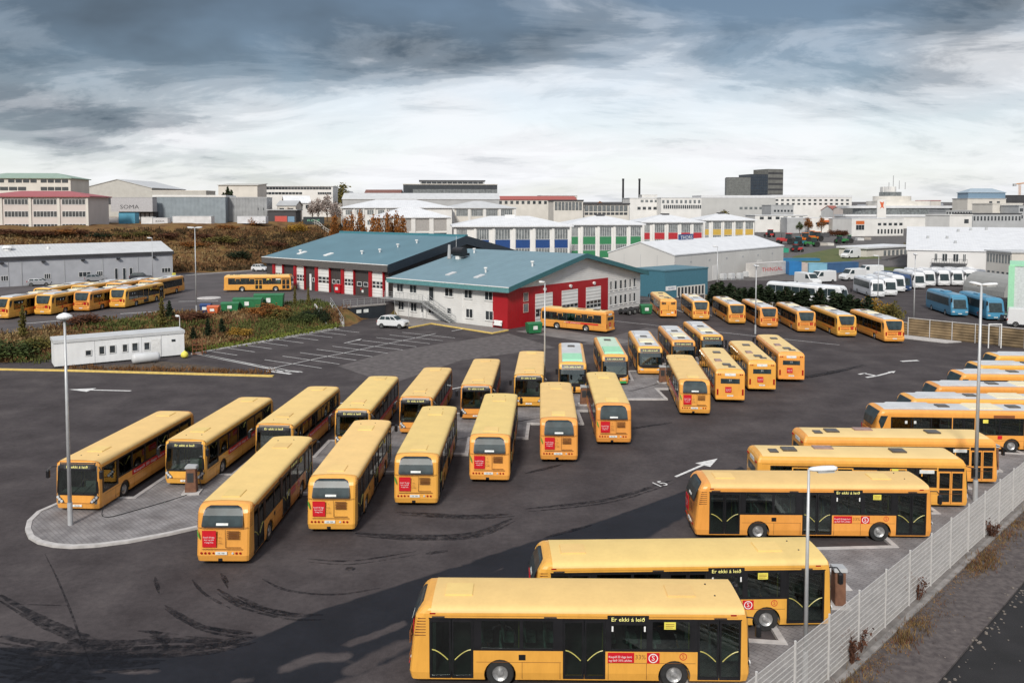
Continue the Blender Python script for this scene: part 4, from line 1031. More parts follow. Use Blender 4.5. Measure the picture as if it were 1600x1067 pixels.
    MB().box(-5.99, -5.9, -0.95, 0.95, 0.80, 0.812).box(-5.99, -5.9, -0.9, 0.9, 1.52, 1.53).build('panel_seam', M_SEAM, root)
    pl = MB().box(-5.99, -5.9, -0.26, 0.26, 0.55, 0.66).build('licence_plate', M_PLATE, root)
    # front
    fs = MB(); ysw = lin(-1.2, 1.2, 13)
    for a, b in ((-1.2, -1.04), (1.04, 1.2)): sheet(fs, sh.front, lin(a, b, 4), [1.14, 1.7, 2.26], 0.012)
    shaped_sheet(fs, sh.front, [(0.86, -0.72, 0.72), (0.98, -1.05, 1.05), (1.14, -1.2, 1.2)], 0.012)
    sheet(fs, sh.front, ysw, [2.26, 2.32], 0.012)
    fs.build('windscreen_frame', M_BLACK, root)
    sheet(MB(), sh.front, lin(-1.04, 1.04, 11), [1.14, 1.5, 1.9, 2.26], 0.006).build('windscreen', M_WS, root)
    ds = sheet(MB(), sh.front, lin(-0.98, 0.98, 9), [2.36, 2.5, 2.7], 0.014).build('destination_sign', M_BLACK, root)
    lettering('5 Er ekki á leið', 0.20, M_LED, ds, (5.655, 0, 2.52), (0, 1, 0), (-0.48, 0, 1), width=1.45)
    MB().tube([(6.01, -0.1, 1.1), (5.93, -0.8, 1.75)], 0.014, 4).tube([(6.01, 0.1, 1.1), (5.93, 0.8, 1.75)], 0.014, 4).build('wiper', M_BLACK, root)
    for sg in (1, -1):
        shaped_sheet(MB(), sh.front, [(0.62, sg * 0.62, sg * 0.92), (0.76, sg * 0.72, sg * 1.05)], 0.012, 4).build('headlight', M_LAMPC, root)
        MB().cyl(sh.front(sg * 1.08, 0.55, -0.01), (1, 0, 0), 0.06, 0.03, 10).build('indicator', M_LAMPR, root)
        MB().tube([(5.55, sg * 1.2, 2.35), (6.0, sg * 1.42, 2.4)], 0.025, 5).box(5.94, 6.06, sg * 1.42 - 0.1, sg * 1.42 + 0.1, 1.9, 2.4).build('mirror', M_BLACK, root)
    bm_ = M_LEAFB if mint == 'green' else M_YEL
    sheet(MB(), sh.front, ysw, [0.29, 0.5], 0.03).build('bumper', bm_, root)
    MB().box(4.9, 5.35, -0.5, 1.05, 0.43, 1.1).build('dashboard', M_INT, root, bevel=0.03)
    add_poles(root, [(-0.8, -0.9), (0.8, -0.9), (4.0, -0.8), (0.0, 0.5), (2.4, 0.4)])
    add_seats(root, (-3.4, -2.4, -1.4, 1.4, 2.4))
    for x in (-2.75, 3.25):
        for sg in (1, -1): add_wheel(root, x, sg * 1.08)
    return root
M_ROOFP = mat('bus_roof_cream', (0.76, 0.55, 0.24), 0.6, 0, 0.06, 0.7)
M_RTOP = mat('bus_roof_white', (0.55, 0.56, 0.57), 0.5, 0, 0.08, 0.9)
M_RTOP2 = mat('bus_roof_sand', (0.74, 0.66, 0.46), 0.5, 0, 0.08, 0.9)
M_HATCH = mat('hatch_smoked', (0.09, 0.075, 0.06), 0.3, 0, 0.2)
M_HATCH2 = mat('hatch_mauve', (0.33, 0.22, 0.19), 0.5, 0, 0.15)
M_MINT = mat('pod_mint', (0.33, 0.66, 0.43), 0.5, 0, 0.06)
M_LEAFB = mat('bumper_green', (0.05, 0.42, 0.12), 0.5)
M_BAN = mat('banner_orange', (0.80, 0.33, 0.06), 0.5, 0, 0.05)

# ---- rows of parked buses (centre x, y, heading in degrees), measured from the photograph
ZU = 2.0
A = [(-23.46, 49.9, -93.5), (-19.2, 53.97, -93.5), (-14.98, 57.6, -93), (-10.81, 61.45, -92), (-6.76, 65.13, -93), (-2.55, 69.2, -92.5), (1.68, 73.2, -92.8)]
A2 = [(5.74, 78.06, -93.2), (9.88, 81.85, -91.8), (14.1, 86.4, -93.3), (18.21, 90.27, -92.8), (22.0, 93.94, -92)]
B = [(-13.43, 43.2, 89.4), (-9.21, 47.0, 89.3), (-5.23, 50.75, 88.6), (-1.09, 54.64, 87.3), (3.28, 58.61, 88), (7.35, 62.61, 88.2), (15.27, 70.75, 84.5)]
B2 = [(19.3, 75.0, 84), (23.3, 79.15, 84), (27.4, 83.3, 83.8)]
Cc = [(2.35, 28.9, -0.8), (6.7, 32.6, 1.6), (15.17, 41.5, -1)]
Cv = [(19.53, 45.9, -2.8), (23.5, 49.8, -2.8)]
Co = [(30.94, 56.4, -3), (34.7, 59.6, -3), (38.7, 63.7, -3), (43.2, 68.4, -3), (46.8, 72.2, -3), (51.1, 76.8, -3)]
D = [(28.36, 126.2, 86.8), (32.5, 122.1, 87.5), (36.0, 118.5, 87), (39.8, 114.3, 86), (43.5, 110.4, 87), (47.45, 106.0, 88)]
FU = [(-57.2, 124.4, 86), (-60.3, 120.5, 85), (-63.5, 116.6, 85), (-66.9, 112.7, 85)]
FB = [(-59.2, 137.6, -93), (-62.5, 133.6, -93), (-65.8, 129.6, -93), (-69.2, 125.6, -93)]

la = ['yellow bus facing the camera, leftmost of its row, beside a lamp post on paving',
      'yellow bus facing the camera, second of its row, behind the rusty brown charging post',
      'yellow bus facing the camera, third of its row, half hidden by the nearest rear-facing bus',
      'yellow bus facing the camera, fourth of its row, half hidden by the second rear-facing bus',
      'yellow bus facing the camera, fifth of its row, looking out behind the third rear-facing bus',
      'yellow bus facing the camera, sixth of its row, looking out behind the fourth rear-facing bus',
      'yellow bus facing the camera right beside the lamp post in the middle of the yard']
g1 = 'yellow city buses parked nose to nose along the island'
cit = None
def place(first, builder, spots, labels, group, z=0):
    r = first
    for (x, y, a), lb in zip(spots, labels):
        if r is None: r = builder((x, y, z), lb, 'bus', group, R(a))
        else: dup(r, None, (x, y, z), R(a), lb, group)
    return r
cit = place(None, build_citelis, A, la, g1)
# the first bus of the row has its front sign switched off
lb = ['yellow bus seen from the rear at the lower left, nearest the camera in its row',
      'yellow bus seen from the rear, second from the left in its row',
      'yellow bus seen from the rear, third from the left in its row',
      'yellow bus seen from the rear, fourth from the left in its row',
      'yellow bus seen from the rear, fifth from the left, nose at the middle lamp post',
      'yellow bus seen from the rear, right before the mint roofed bus with green bumper',
      'plain roofed yellow bus seen from the rear, just right of the empty bay']
place(cit, None, B, lb, g1)
lc = ['yellow bus side on at the bottom of the picture, nearest to the camera',
      'yellow bus side on just behind the nearest one, its front crossed by the lamp post',
      'plain roofed yellow bus side on, third from the camera along the mesh fence']
gC = 'yellow city buses parked side on by the mesh fence'
place(cit, None, Cc, lc, gC)
vb = place(None, build_boxy, B2, ['square yellow bus seen from the rear, left of the three with dark roof hatches',
      'square yellow bus seen from the rear, middle of the three with dark roof hatches',
      'square yellow bus seen from the rear, right of the three with dark roof hatches'], g1)
place(vb, None, Cv, ['square yellow bus side on with orange framed doors, nearer of the two such',
      'square yellow bus side on with orange framed doors, farther of the two such'], gC)
rb = place(None, build_round, A2[2:], ['yellow bus with white roof facing the camera, left of the three with brown front signs',
      'yellow bus with white roof facing the camera, middle of the three with brown front signs',
      'yellow bus with white roof facing the camera, farthest of three with brown front signs'], g1)
place(rb, None, Co, ['white roofed yellow bus side on, nearest of the six at the right edge',
      'white roofed yellow bus side on, second nearest of the six at the right edge',
      'white roofed yellow bus side on, third nearest of the six at the right edge',
      'white roofed yellow bus side on, fourth nearest of the six at the right edge',
      'white roofed yellow bus side on, fifth nearest of the six at the right edge',
      'white roofed yellow bus side on, farthest of the six at the right edge'], gC)
gD = 'yellow buses lined up along the back fence'
place(rb, None, D, ['yellow bus seen from the rear by the back fence, leftmost of the six',
      'yellow bus seen from the rear by the back fence, second from left',
      'yellow bus seen from the rear by the back fence, third from left',
      'yellow bus seen from the rear by the back fence, fourth from left',
      'yellow bus seen from the rear by the back fence, fifth from left',
      'yellow bus seen from the rear, rightmost by the back fence, beside the brown wattle'], gD)
gF = 'yellow buses parked on the upper yard'
place(rb, None, FU, ['yellow bus seen from the rear on the upper yard, rightmost of the front row there',
      'yellow bus seen from the rear on the upper yard, second from the right',
      'yellow bus seen from the rear on the upper yard, third from the right',
      'yellow bus on the upper yard cut by the left edge of the picture'], gF, ZU)
place(rb, None, FB, ['yellow bus on the upper yard whose roof shows behind the rightmost bus there',
      'yellow bus on the upper yard in the back row, second roof from the right',
      'yellow bus on the upper yard in the back row, third roof from the right',
      'yellow bus on the upper yard in the back row, roof at the left edge'], gF, ZU)
build_round((A2[0][0], A2[0][1], 0), 'yellow bus with mint green roof pod and white roof facing the camera, with orange bumper', 'bus', g1, R(A2[0][2]), M_RTOP, True)
build_round((A2[1][0], A2[1][1], 0), 'yellow bus with mint green roof and a bright green bumper facing the camera', 'bus', g1, R(A2[1][2]), mat('bus_roof_mint', (0.52, 0.66, 0.52), 0.5), 'green')
old = build_boxy((8.9, 111.7, 0), 'old yellow bus with pale windows parked across the red garage doors', 'bus', None, R(146), 10.4, leaf=M_DARK, pale_windows=True)
build_boxy((-44.8, 144.2, ZU), 'old yellow bus standing alone on the upper yard before the dark garage', 'bus', None, R(6), 11.6, pale_windows=True)
build_boxy((23.9, 128.8, 0), 'old windowless yellow bus seen from behind beside the back fence row', 'bus', None, R(88), 11.6, rear_panel=True)
# ------------------------------------------------------------------ general building helpers
class Frame:
    """Local frame of a building: x runs along the front from P0 to P1, y runs away behind it."""
    def __init__(s, P0, ang): s.o = Vector((P0[0], P0[1], 0)); s.a = ang; s.ex = Vector((math.cos(ang), math.sin(ang), 0)); s.ey = Vector((-math.sin(ang), math.cos(ang), 0))
    def u(s, px, py=400, y=0.0):
        """Distance along x at which the front (offset y behind it) crosses the photo column px."""
        d = ray(px, py); r_ = d.x / d.y; P = s.o + s.ey * y
        return (r_ * P.y - P.x) / (s.ex.x - r_ * s.ex.y)
    def v(s, px, py=400, x=0.0):
        d = ray(px, py); r_ = d.x / d.y; P = s.o + s.ex * x
        return (r_ * P.y - P.x) / (s.ey.x - r_ * s.ey.y)
M_WIN = mat('window_dark', (0.035, 0.042, 0.048), 0.12, 0, 0.35, 0.8, spec=0.8)
M_WING = mat('window_grey', (0.16, 0.175, 0.18), 0.2, 0, 0.35, 0.9, spec=0.7)
M_FRAME = mat('frame_white', (0.74, 0.74, 0.73), 0.5)
M_WALLW = mat('wall_white', (0.70, 0.69, 0.67), 0.7, 0, 0.07, 0.25)
M_WALLC = mat('wall_cream', (0.62, 0.59, 0.54), 0.75, 0, 0.08, 0.25)
M_WALLG = mat('wall_grey', (0.40, 0.41, 0.42), 0.7, 0, 0.10, 0.25)
M_ROOFW = ribbed('roof_white', (0.66, 0.67, 0.69), 0.6, 0, 0.55)
M_ROOFG = ribbed('roof_pale_grey', (0.52, 0.53, 0.54), 0.6, 0, 0.6)
def win(root, plane, a, b, z0, z1, at_=0.0, m=None, frame=None, name='window', mull=1, proud=0.04, sill=False):
    """One window on a wall: plane 'F' front (y = at_), 'L' left side (x = at_), 'R' right side (x = at_)."""
    m = m or M_WIN
    def bx(mb, a_, b_, c, d, p0, p1):
        if plane == 'F': mb.box(a_, b_, at_ - p1, at_ - p0, c, d)
        elif plane == 'L': mb.box(at_ - p1, at_ - p0, a_, b_, c, d)
        else: mb.box(at_ + p0, at_ + p1, a_, b_, c, d)
        return mb
    w = bx(MB(), a, b, z0, z1, -0.05, proud).build(name, m, root)
    if frame:
        f = MB(); t = 0.07
        for q in (a, b - t): bx(f, q, q + t, z0, z1, proud, proud + 0.03)
        for q in (z0, z1 - t): bx(f, a + t, b - t, q, q + t, proud, proud + 0.03)
        for k in range(1, mull):
            c = a + (b - a) * k / mull; bx(f, c - t / 2, c + t / 2, z0 + t, z1 - t, proud, proud + 0.03)
        f.build('frame', frame, w)
        if sill: bx(MB(), a - 0.08, b + 0.08, z0 - 0.09, z0 - 0.01, 0.0, 0.14).build('sill', frame, w)
    return w
def roof_mb(kind, L, Dp, z, rise, ov, th=0.25):
    mb = MB(); x0, x1, y0, y1 = -ov, L + ov, -ov, Dp + ov
    if kind == 'flat': mb.box(x0, x1, y0, y1, z, z + th)
    elif kind == 'gx':   # ridge along x
        ym = (y0 + y1) / 2
        mb.extr([(x0, y0, z), (x0, ym, z + rise), (x0, y1, z), (x0, y1, z + th), (x0, ym, z + rise + th), (x0, y0, z + th)], (x1 - x0, 0, 0))
    elif kind == 'gy':   # ridge along y, gable to the front
        xm = (x0 + x1) / 2
        mb.extr([(x0, y0, z), (xm, y0, z + rise), (x1, y0, z), (x1, y0, z + th), (xm, y0, z + rise + th), (x0, y0, z + th)], (0, y1 - y0, 0))
    elif kind == 'mono':
        mb.extr([(x0, y0, z), (x0, y1, z + rise), (x0, y1, z + rise + th), (x0, y0, z + th)], (x1 - x0, 0, 0))
    elif kind == 'hip':
        r_ = min((y1 - y0) / 2, (x1 - x0) / 2.2); ym = (y0 + y1) / 2
        mb.add([(x0,y0,z),(x1,y0,z),(x1,y1,z),(x0,y1,z),(x0,y0,z+th),(x1,y0,z+th),(x1,y1,z+th),(x0,y1,z+th),(x0+r_,ym,z+th+rise),(x1-r_,ym,z+th+rise)],
               [(3,2,1,0),(0,1,5,4),(1,2,6,5),(2,3,7,6),(3,0,4,7),(4,5,9,8),(5,6,9),(6,7,8,9),(7,4,8)])
    return mb
def walls_mb(kind, L, Dp, z0, z1, rise, ov):
    mb = MB()
    if kind == 'gx':
        k = rise * (Dp / 2) / (Dp / 2 + ov)
        mb.extr([(0, 0, z0), (0, Dp, z0), (0, Dp, z1), (0, Dp / 2, z1 + k), (0, 0, z1)], (L, 0, 0))
    elif kind == 'gy':
        k = rise * (L / 2) / (L / 2 + ov)
        mb.extr([(0, 0, z0), (L, 0, z0), (L, 0, z1), (L / 2, 0, z1 + k), (0, 0, z1)], (0, Dp, 0))
    elif kind == 'mono':
        mb.extr([(0, 0, z0), (0, Dp, z0), (0, Dp, z1 + rise * 0.97), (0, 0, z1)], (L, 0, 0))
    else: mb.box(0, L, 0, Dp, z0, z1)
    return mb
def house(label, px0, Y0, px1, Y1, pytop, depth, wall=None, roofm=None, roof='flat', rise=1.5, over=0.3, rows=(), rows_side=(), name='building', cat='building', group=None, z0=None, winm=None, frame=None, th=0.25, mull=3):
    """A building whose front eave line runs between two measured points. rows: (from_top, to_top, count, fill, u0, u1) in metres and fractions."""
    P0, P1 = pt(px0, pytop, Y0), pt(px1, pytop, Y1)
    L = (P1 - P0).xy.length; ang = math.atan2(P1.y - P0.y, P1.x - P0.x); zt = P0.z
    zb = (min(height(P0.x, P0.y), height(P1.x, P1.y)) - 0.6) if z0 is None else z0
    root = thing(name, (P0.x, P0.y, zb), label, cat, group, ang)
    H = zt - zb
    walls_mb(roof, L, depth, 0, H, rise, over).build('wall', wall or M_WALLW, root)
    roof_mb(roof, L, depth, H, rise, over, th).build('roof', roofm or M_ROOFW, root)
    for side, rr in (('F', rows), ('S', rows_side)):
        for r_ in rr:
            a, b, n, fill, u0, u1 = r_[:6]; m = r_[6] if len(r_) > 6 else winm; nm = r_[7] if len(r_) > 7 else 'window'; fr = r_[8] if len(r_) > 8 else frame
            T = L if side == 'F' else depth; x0, x1 = T * u0, T * u1; st = (x1 - x0) / n
            for k in range(n):
                c = x0 + st * (k + 0.5); w = st * fill / 2
                za, zb_ = H - b, H - a
                if zb_ < 0.3: continue
                if side == 'F': win(root, 'F', c - w, c + w, max(0.2, za), zb_, 0.0, m, fr, nm, mull)
                elif P0.x > 0 and False: pass
                else:
                    if P0.x + 0.5 * (P1.x - P0.x) > 0: win(root, 'L', c - w, c + w, max(0.2, za), zb_, 0.0, m, fr, nm, mull)
                    else: win(root, 'R', c - w, c + w, max(0.2, za), zb_, L, m, fr, nm, mull)
    root['_L'] = L; root['_H'] = H
    return root, L, H
def tidy():
    for o in bpy.data.objects:
        for k in ('_L', '_H'):
            if k in o: del o[k]

# ------------------------------------------------------------------ depot building, red and white with the teal roof
VANG = math.atan2(0.76657, 0.64216)
M_TEAL = ribbed('roof_teal', (0.165, 0.26, 0.305), 0.9, 1, 0.5, 0.1, 0.35)
M_TEALD = mat('fascia_teal', (0.035, 0.13, 0.15), 0.5, 0, 0.08)
M_REDW = ribbed('red_cladding', (0.36, 0.008, 0.014), 0.35, 0, 0.5, 0, 0.3)
M_SIDING = ribbed('white_cladding', (0.66, 0.655, 0.64), 0.3, 2, 0.55, 0, 0.2)
FW = Frame((-0.61, 111.92), VANG)
wb = thing('depot_building', (-0.61, 111.92, 0), 'white and red depot building with a teal gable roof in the middle of the picture', 'building', None, VANG)
LG, LF, EZ, AZ = 35.0, 23.4, 5.55, 9.2
MB().extr([(0, 0, -0.3), (LG, 0, -0.3), (LG, 0, EZ), (LG / 2, 0, AZ), (0, 0, EZ)], (0, LF, 0)).build('wall', M_SIDING, wb)
ov = 1.0; sl = (AZ - EZ) / (LG / 2)
rf = MB().extr([(-ov, -ov, EZ - sl * ov), (LG / 2, -ov, AZ), (LG + ov, -ov, EZ - sl * ov), (LG + ov, -ov, EZ - sl * ov + 0.5), (LG / 2, -ov, AZ + 0.5), (-ov, -ov, EZ - sl * ov + 0.5)], (0, LF + ov + 0.3, 0)).build('roof', M_TEAL, wb)
fa = MB()
fa.extr([(-ov - 0.02, -ov - 0.12, EZ - sl * ov - 0.12), (LG / 2, -ov - 0.12, AZ - 0.12), (LG + ov + 0.02, -ov - 0.12, EZ - sl * ov - 0.12), (LG + ov + 0.02, -ov - 0.12, EZ - sl * ov + 0.58), (LG / 2, -ov - 0.12, AZ + 0.58), (-ov - 0.02, -ov - 0.12, EZ - sl * ov + 0.58)], (0, 0.117, 0))
fa.build('barge_board', M_TEALD, rf)
MB().box(-ov - 0.12, -ov - 0.003, -ov - 0.12, LF + 0.3, EZ - sl * ov - 0.15, EZ - sl * ov + 0.50).build('fascia', mat('fascia_light_teal', (0.10, 0.25, 0.26), 0.5), rf)
MB().box(-ov - 0.16, -ov + 0.25, -ov - 0.12, LF + 0.3, EZ - sl * ov + 0.503, EZ - sl * ov + 0.58).build('gutter', M_FRAME, rf)
tr = FW.u(950)
MB().box(-0.03, tr, -0.045, 0.0, -0.2, 5.5).build('cladding', M_REDW, wb)
MB().box(-0.045, -0.003, -0.045, FW.v(770), -0.2, 4.95).build('cladding', M_REDW, wb)
M_GDOOR = ribbed('garage_door_white', (0.70, 0.70, 0.68), 0.5, 2, 0.5, 0, 0.5)
for a, b in ((836, 863), (877.5, 902.5), (915.5, 938.5)):
    ua, ub = FW.u(a), FW.u(b)
    g = MB().box(ua, ub, -0.09, -0.047, 0.0, 4.35).build('garage_door', M_GDOOR, wb)
    for q in range(4):
        for zz in (1.15, 1.75):
            w_ = (ub - ua) / 4; MB().box(ua + w_ * q + 0.08, ua + w_ * (q + 1) - 0.08, -0.11, -0.08, zz, zz + 0.42).build('door_window', M_WIN, g)
    MB().cyl(((ua + ub) / 2, -0.045, 4.95), (0, -1, -0.2), 0.22, 0.3, 10, 0.26).build('wall_lamp', M_FRAME, wb)
M_PINKF = mat('frame_pink', (0.60, 0.36, 0.30), 0.6)
for z in (1.95, 3.5):
    win(wb, 'F', FW.u(817), FW.u(825), z, z + 1.3, -0.045, M_WING, M_PINKF, mull=1)
for a, b in ((953, 956), (960, 964), (968, 972), (975, 979), (983, 986), (989.5, 993)):
    for z in (0.95, 3.4): win(wb, 'F', FW.u(a), FW.u(b), z, z + 1.5, 0.0, M_WIN, M_FRAME, mull=1, sill=True)
for zz in (0.75, 3.2): MB().box(tr + 0.2, LG - 0.4, -0.05, -0.003, zz - 0.25, zz - 0.18).build('sill_band', M_FRAME, wb)
def lw(px0, px1, z0, z1, m=2, mat_=None, name='window'):
    a, b = sorted((FW.v(px0), FW.v(px1))); return win(wb, 'L', a, b, z0, z1, 0.0, mat_ or M_WIN, M_FRAME, name, m, sill=(name == 'window'))
for p in ((620, 630), (640, 651), (695, 708), (725.5, 738), (757.5, 770)): lw(*p, 3.75, 5.0)
lw(670, 678, 2.85, 4.95, 1, None, 'door')
for p in ((622, 631), (641.5, 651), (669, 679), (728, 739), (758.5, 771)): lw(*p, 0.95, 2.3)
lw(698.5, 705, 1.2, 2.1, 1)
dw = MB().box(-0.05, -0.003, *sorted((FW.v(656), FW.v(664))), 0.1, 2.2).build('door', M_FRAME, wb)
MB().box(-0.08, -0.04, *sorted((FW.v(658.5), FW.v(661.5))), 1.0, 1.95).build('door_pane', M_WIN, dw)
for px in (723, 615): MB().box(-0.1, -0.003, FW.v(px) - 0.06, FW.v(px) + 0.06, 0, EZ - 0.5).build('downpipe', M_FRAME, wb)
yb0, yb1 = FW.v(671), LF + 1.2
bal = MB().box(-1.5, -0.003, yb0, yb1, 2.62, 2.78).build('balcony', mat('galvanised', (0.42, 0.43, 0.43), 0.5, 0.5, 0.12, 6), wb)
M_GALV = MATS['galvanised']
rl = MB()
for k in range(12): y = yb0 + (yb1 - yb0) * k / 11; rl.cyl((-1.42, y, 2.78), (0, 0, 1), 0.025, 1.05, 6)
for z in (3.2, 3.5, 3.82): rl.tube([(-1.42, yb0, z), (-1.42, yb1, z)], 0.02, 6)
rl.build('railing', M_GALV, bal)
for k in range(4):
    y = yb0 + (yb1 - yb0) * k / 3; MB().cyl((-1.4, y, 0.1), (0, 0, 1), 0.04, 2.55, 6).build('balcony_post', M_GALV, bal)
stw = MB(); ys = lin(yb0, FW.v(714), 15)
for k, (y0_, y1_) in enumerate(zip(ys[:-1], ys[1:])):
    z = 2.7 - 2.55 * (k + 1) / 14; stw.box(-1.5, -0.4, *sorted((y0_, y1_ - 0.08)), z, z + 0.05)
for xx in (-1.5, -0.4):
    stw.extr([(xx - 0.04, yb0, 2.45), (xx - 0.04, yb0, 2.78), (xx - 0.04, ys[-1], 0.3), (xx - 0.04, ys[-1], 0.1)], (0.08, 0, 0))
    stw.tube([(xx, yb0, 3.75), (xx, ys[-1], 1.1)], 0.025, 6); stw.tube([(xx, yb0, 3.3), (xx, ys[-1], 0.65)], 0.02, 6)
    for k in range(6): t_ = k / 5; stw.cyl((xx, yb0 + (ys[-1] - yb0) * t_, 2.6 - 2.45 * t_), (0, 0, 1), 0.02, 1.05, 5)
stw.build('outside_stairs', M_GALV, wb)
# roof equipment
def on_roof(x): return EZ + sl * x + 0.5
v1 = MB().box(10.9, 12.7, 19.6, 20.4, on_roof(10.8) - 0.1, on_roof(12) + 0.35).build('fan_base', M_FRAME, wb)
MB().cyl((11.2, 20.9, on_roof(12) + 1.0), (0, -1, 0), 0.75, 2.2, 14).box(10.8, 12.8, 19.0, 21.0, on_roof(12) + 0.35, on_roof(12) + 0.75).build('roof_fan', M_BLACK, wb)
MB().cyl((11.0, 21.9, on_roof(11)), (0, 0, 1), 0.35, 2.3, 10, 0.2).build('roof_cowl', M_WALLG, wb)
for x, y in ((5.0, 8.5), (9.5, 3.2), (15, 20)): MB().cyl((x, y, on_roof(x) - 0.1), (0, 0, 1), 0.14, 0.7, 8).cyl((x, y, on_roof(x) + 0.6), (0, 0, 1), 0.28, 0.2, 8).build('roof_vent', M_FRAME, wb)
for x, y in ((3.2, 13.5), (3.0, 7.5)): MB().extr([(x - 0.8, y, on_roof(x - 0.8) - 0.05), (x + 0.8, y, on_roof(x + 0.8) - 0.05), (x + 0.8, y, on_roof(x + 0.8) + 0.12), (x - 0.8, y, on_roof(x - 0.8) + 0.12)], (0, 0.9, 0)).build('skylight', M_RTOP if 'bus_roof_white' in MATS else M_FRAME, wb)
MB().tube([(14, 23.2, on_roof(14) - 0.2), (14, 23.2, on_roof(14) + 3.0)], 0.03, 5).build('flue_pipe', M_FRAME, wb)

# dark garage on the upper yard
bk = thing('garage_building', (-20.1, 132.4, ZU), 'dark grey garage with red framed white doors and a teal roof on the upper yard', 'building', None, VANG)
FK = Frame((-20.1, 132.4), VANG)
KL, KD, KE, KA = 34.5, 36.0, 5.1, 9.3
M_DCLAD = ribbed('dark_cladding', (0.055, 0.048, 0.046), 0.5, 1, 0.5, 0, 0.5)
MB().extr([(0, 0, -0.5), (KD, 0, -0.5), (KD, 0, KE), (KD / 2, 0, KA - 0.2), (0, 0, KE)], (0, KL, 0)).build('wall', M_DCLAD, bk)
s2 = (KA - KE) / (KD / 2 + 0.6)
rk = MB().extr([(-0.6, -0.5, KE), (KD / 2, -0.5, KA), (KD + 0.6, -0.5, KE), (KD + 0.6, -0.5, KE + 0.35), (KD / 2, -0.5, KA + 0.35), (-0.6, -0.5, KE + 0.35)], (0, KL + 1.0, 0)).build('roof', mat('roof_teal_dark', (0.10, 0.195, 0.24), 0.5, 0, 0.08, 0.2), bk)
MB().box(-0.75, -0.603, -0.5, KL + 0.5, KE - 0.75, KE + 0.28).build('fascia', mat('fascia_grey', (0.10, 0.092, 0.088), 0.6), rk)
MB().box(-0.8, -0.45, -0.5, KL + 0.5, KE + 0.30, KE + 0.40).build('gutter', M_FRAME, rk)
MB().box(KD / 2 - 0.4, KD / 2 + 0.4, -0.5, KL + 0.5, KA + 0.2, KA + 0.62).build('ridge_cap', mat('ridge_teal', (0.05, 0.19, 0.23), 0.5), rk)
MB().extr([(-0.55, -0.62, KE - 1.0), (KD / 2, -0.62, KA - 1.1), (KD + 0.6, -0.62, KE - 1.0), (KD + 0.6, -0.62, KE + 0.42), (KD / 2, -0.62, KA + 0.42), (-0.55, -0.62, KE + 0.42)], (0, 0.1, 0)).build('barge_board', mat('navy_sheet', (0.022, 0.032, 0.045), 0.4), rk)
for a, b in ((431, 443), (464, 477), (497.5, 516), (538.5, 554), (582, 600)):
    ya, yb = sorted((FK.v(a), FK.v(b)))
    g = MB().box(-0.1, -0.003, ya, yb, 0, 4.3).build('garage_door', M_GDOOR, bk)
    for q in range(3):
        for zz in (1.55, 2.15):
            w_ = (yb - ya) / 3; MB().box(-0.125, -0.09, ya + w_ * q + 0.1, ya + w_ * (q + 1) - 0.1, zz, zz + 0.42).build('door_window', M_WIN, g)
    MB().box(-0.4, -0.003, yb + 0.01, yb + 0.6, 0, 4.9).box(-0.4, -0.003, ya - 0.16, ya - 0.01, 0, 4.9).box(-0.4, -0.003, ya - 0.009, yb + 0.009, 4.35, 4.9).build('door_surround', M_REDW, g)
for a, b in ((483.5, 486.3), (602.5, 606.5)):
    ya, yb = sorted((FK.v(a), FK.v(b))); MB().box(-0.06, -0.003, ya, yb, 0, 2.9).build('door', M_FRAME, bk)
for a, b in ((447, 451.5), (454, 458), (488, 491.5), (519, 524), (526, 531), (558, 565), (568, 575)):
    ya, yb = sorted((FK.v(a), FK.v(b))); win(bk, 'L', ya, yb, 1.55, 2.3, 0.0, M_WIN, M_FRAME, 'window', 1)
for x, y in ((3, 28), (6, 9), (9.5, 8.2), (12.5, 6.5), (4.5, 12)): MB().cyl((x, y, KE + 0.25 + s2 * x), (0, 0, 1), 0.15, 0.7, 8).cyl((x, y, KE + 0.9 + s2 * x), (0, 0, 1), 0.3, 0.2, 8).build('roof_vent', M_FRAME, bk)
for y in (19, 27): MB().extr([(2.2, y, KE + 0.32 + s2 * 2.8), (3.8, y, KE + 0.32 + s2 * 4.4), (3.8, y, KE + 0.5 + s2 * 4.4), (2.2, y, KE + 0.5 + s2 * 2.8)], (0, 1.0, 0)).build('skylight', M_FRAME, bk)

# retaining wall, steps and railings
w0, w1 = Vector((-24.8, 120.05)), Vector((-19.4, 124.4)); wd = (w1 - w0).normalized()
rw_ = thing('retaining_wall', (w0.x, w0.y, 0), 'low black retaining wall below the upper yard with two white notices', 'wall', None, math.atan2(wd.y, wd.x))
LW = (w1 - w0).length
MB().box(0, LW, -0.02, 0.4, -0.1, 1.9).build('wall', mat('navy_wall', (0.018, 0.023, 0.03), 0.6, 0, 0.2, 0.8), rw_)
MB().box(-0.1, LW + 0.1, -0.1, 0.6, 1.9, 2.12).build('coping', mat('coping_concrete', (0.26, 0.24, 0.23), 0.9), rw_)
for a in (2.0, 3.2): MB().box(a, a + 0.8, -0.05, -0.021, 1.0, 1.5).build('notice', M_PLATE, rw_)
ra = thing('railing', (w0.x, w0.y, 2.12), 'thin metal railing along the top of the black retaining wall', 'railing', None, math.atan2(wd.y, wd.x))
m = MB()
for z in (0.35, 0.65, 1.0): m.tube([(0, 0.25, z), (LW + 1.2, 0.25, z)], 0.022, 6)
m.build('rail', M_GALV, ra)
for k in range(7): MB().cyl((LW * k / 6, 0.25, 0), (0, 0, 1), 0.03, 1.02, 6).build('post', M_GALV, ra)
s0, s1 = Vector((-23.9, 114.3)), Vector((-27.6, 122.8)); sdv = (s1 - s0).normalized()
sa = math.atan2(sdv.y, sdv.x)
stp = thing('outdoor_steps', (s0.x, s0.y, 0), 'long flight of concrete steps climbing from the car park to the upper yard', 'steps', None, sa)
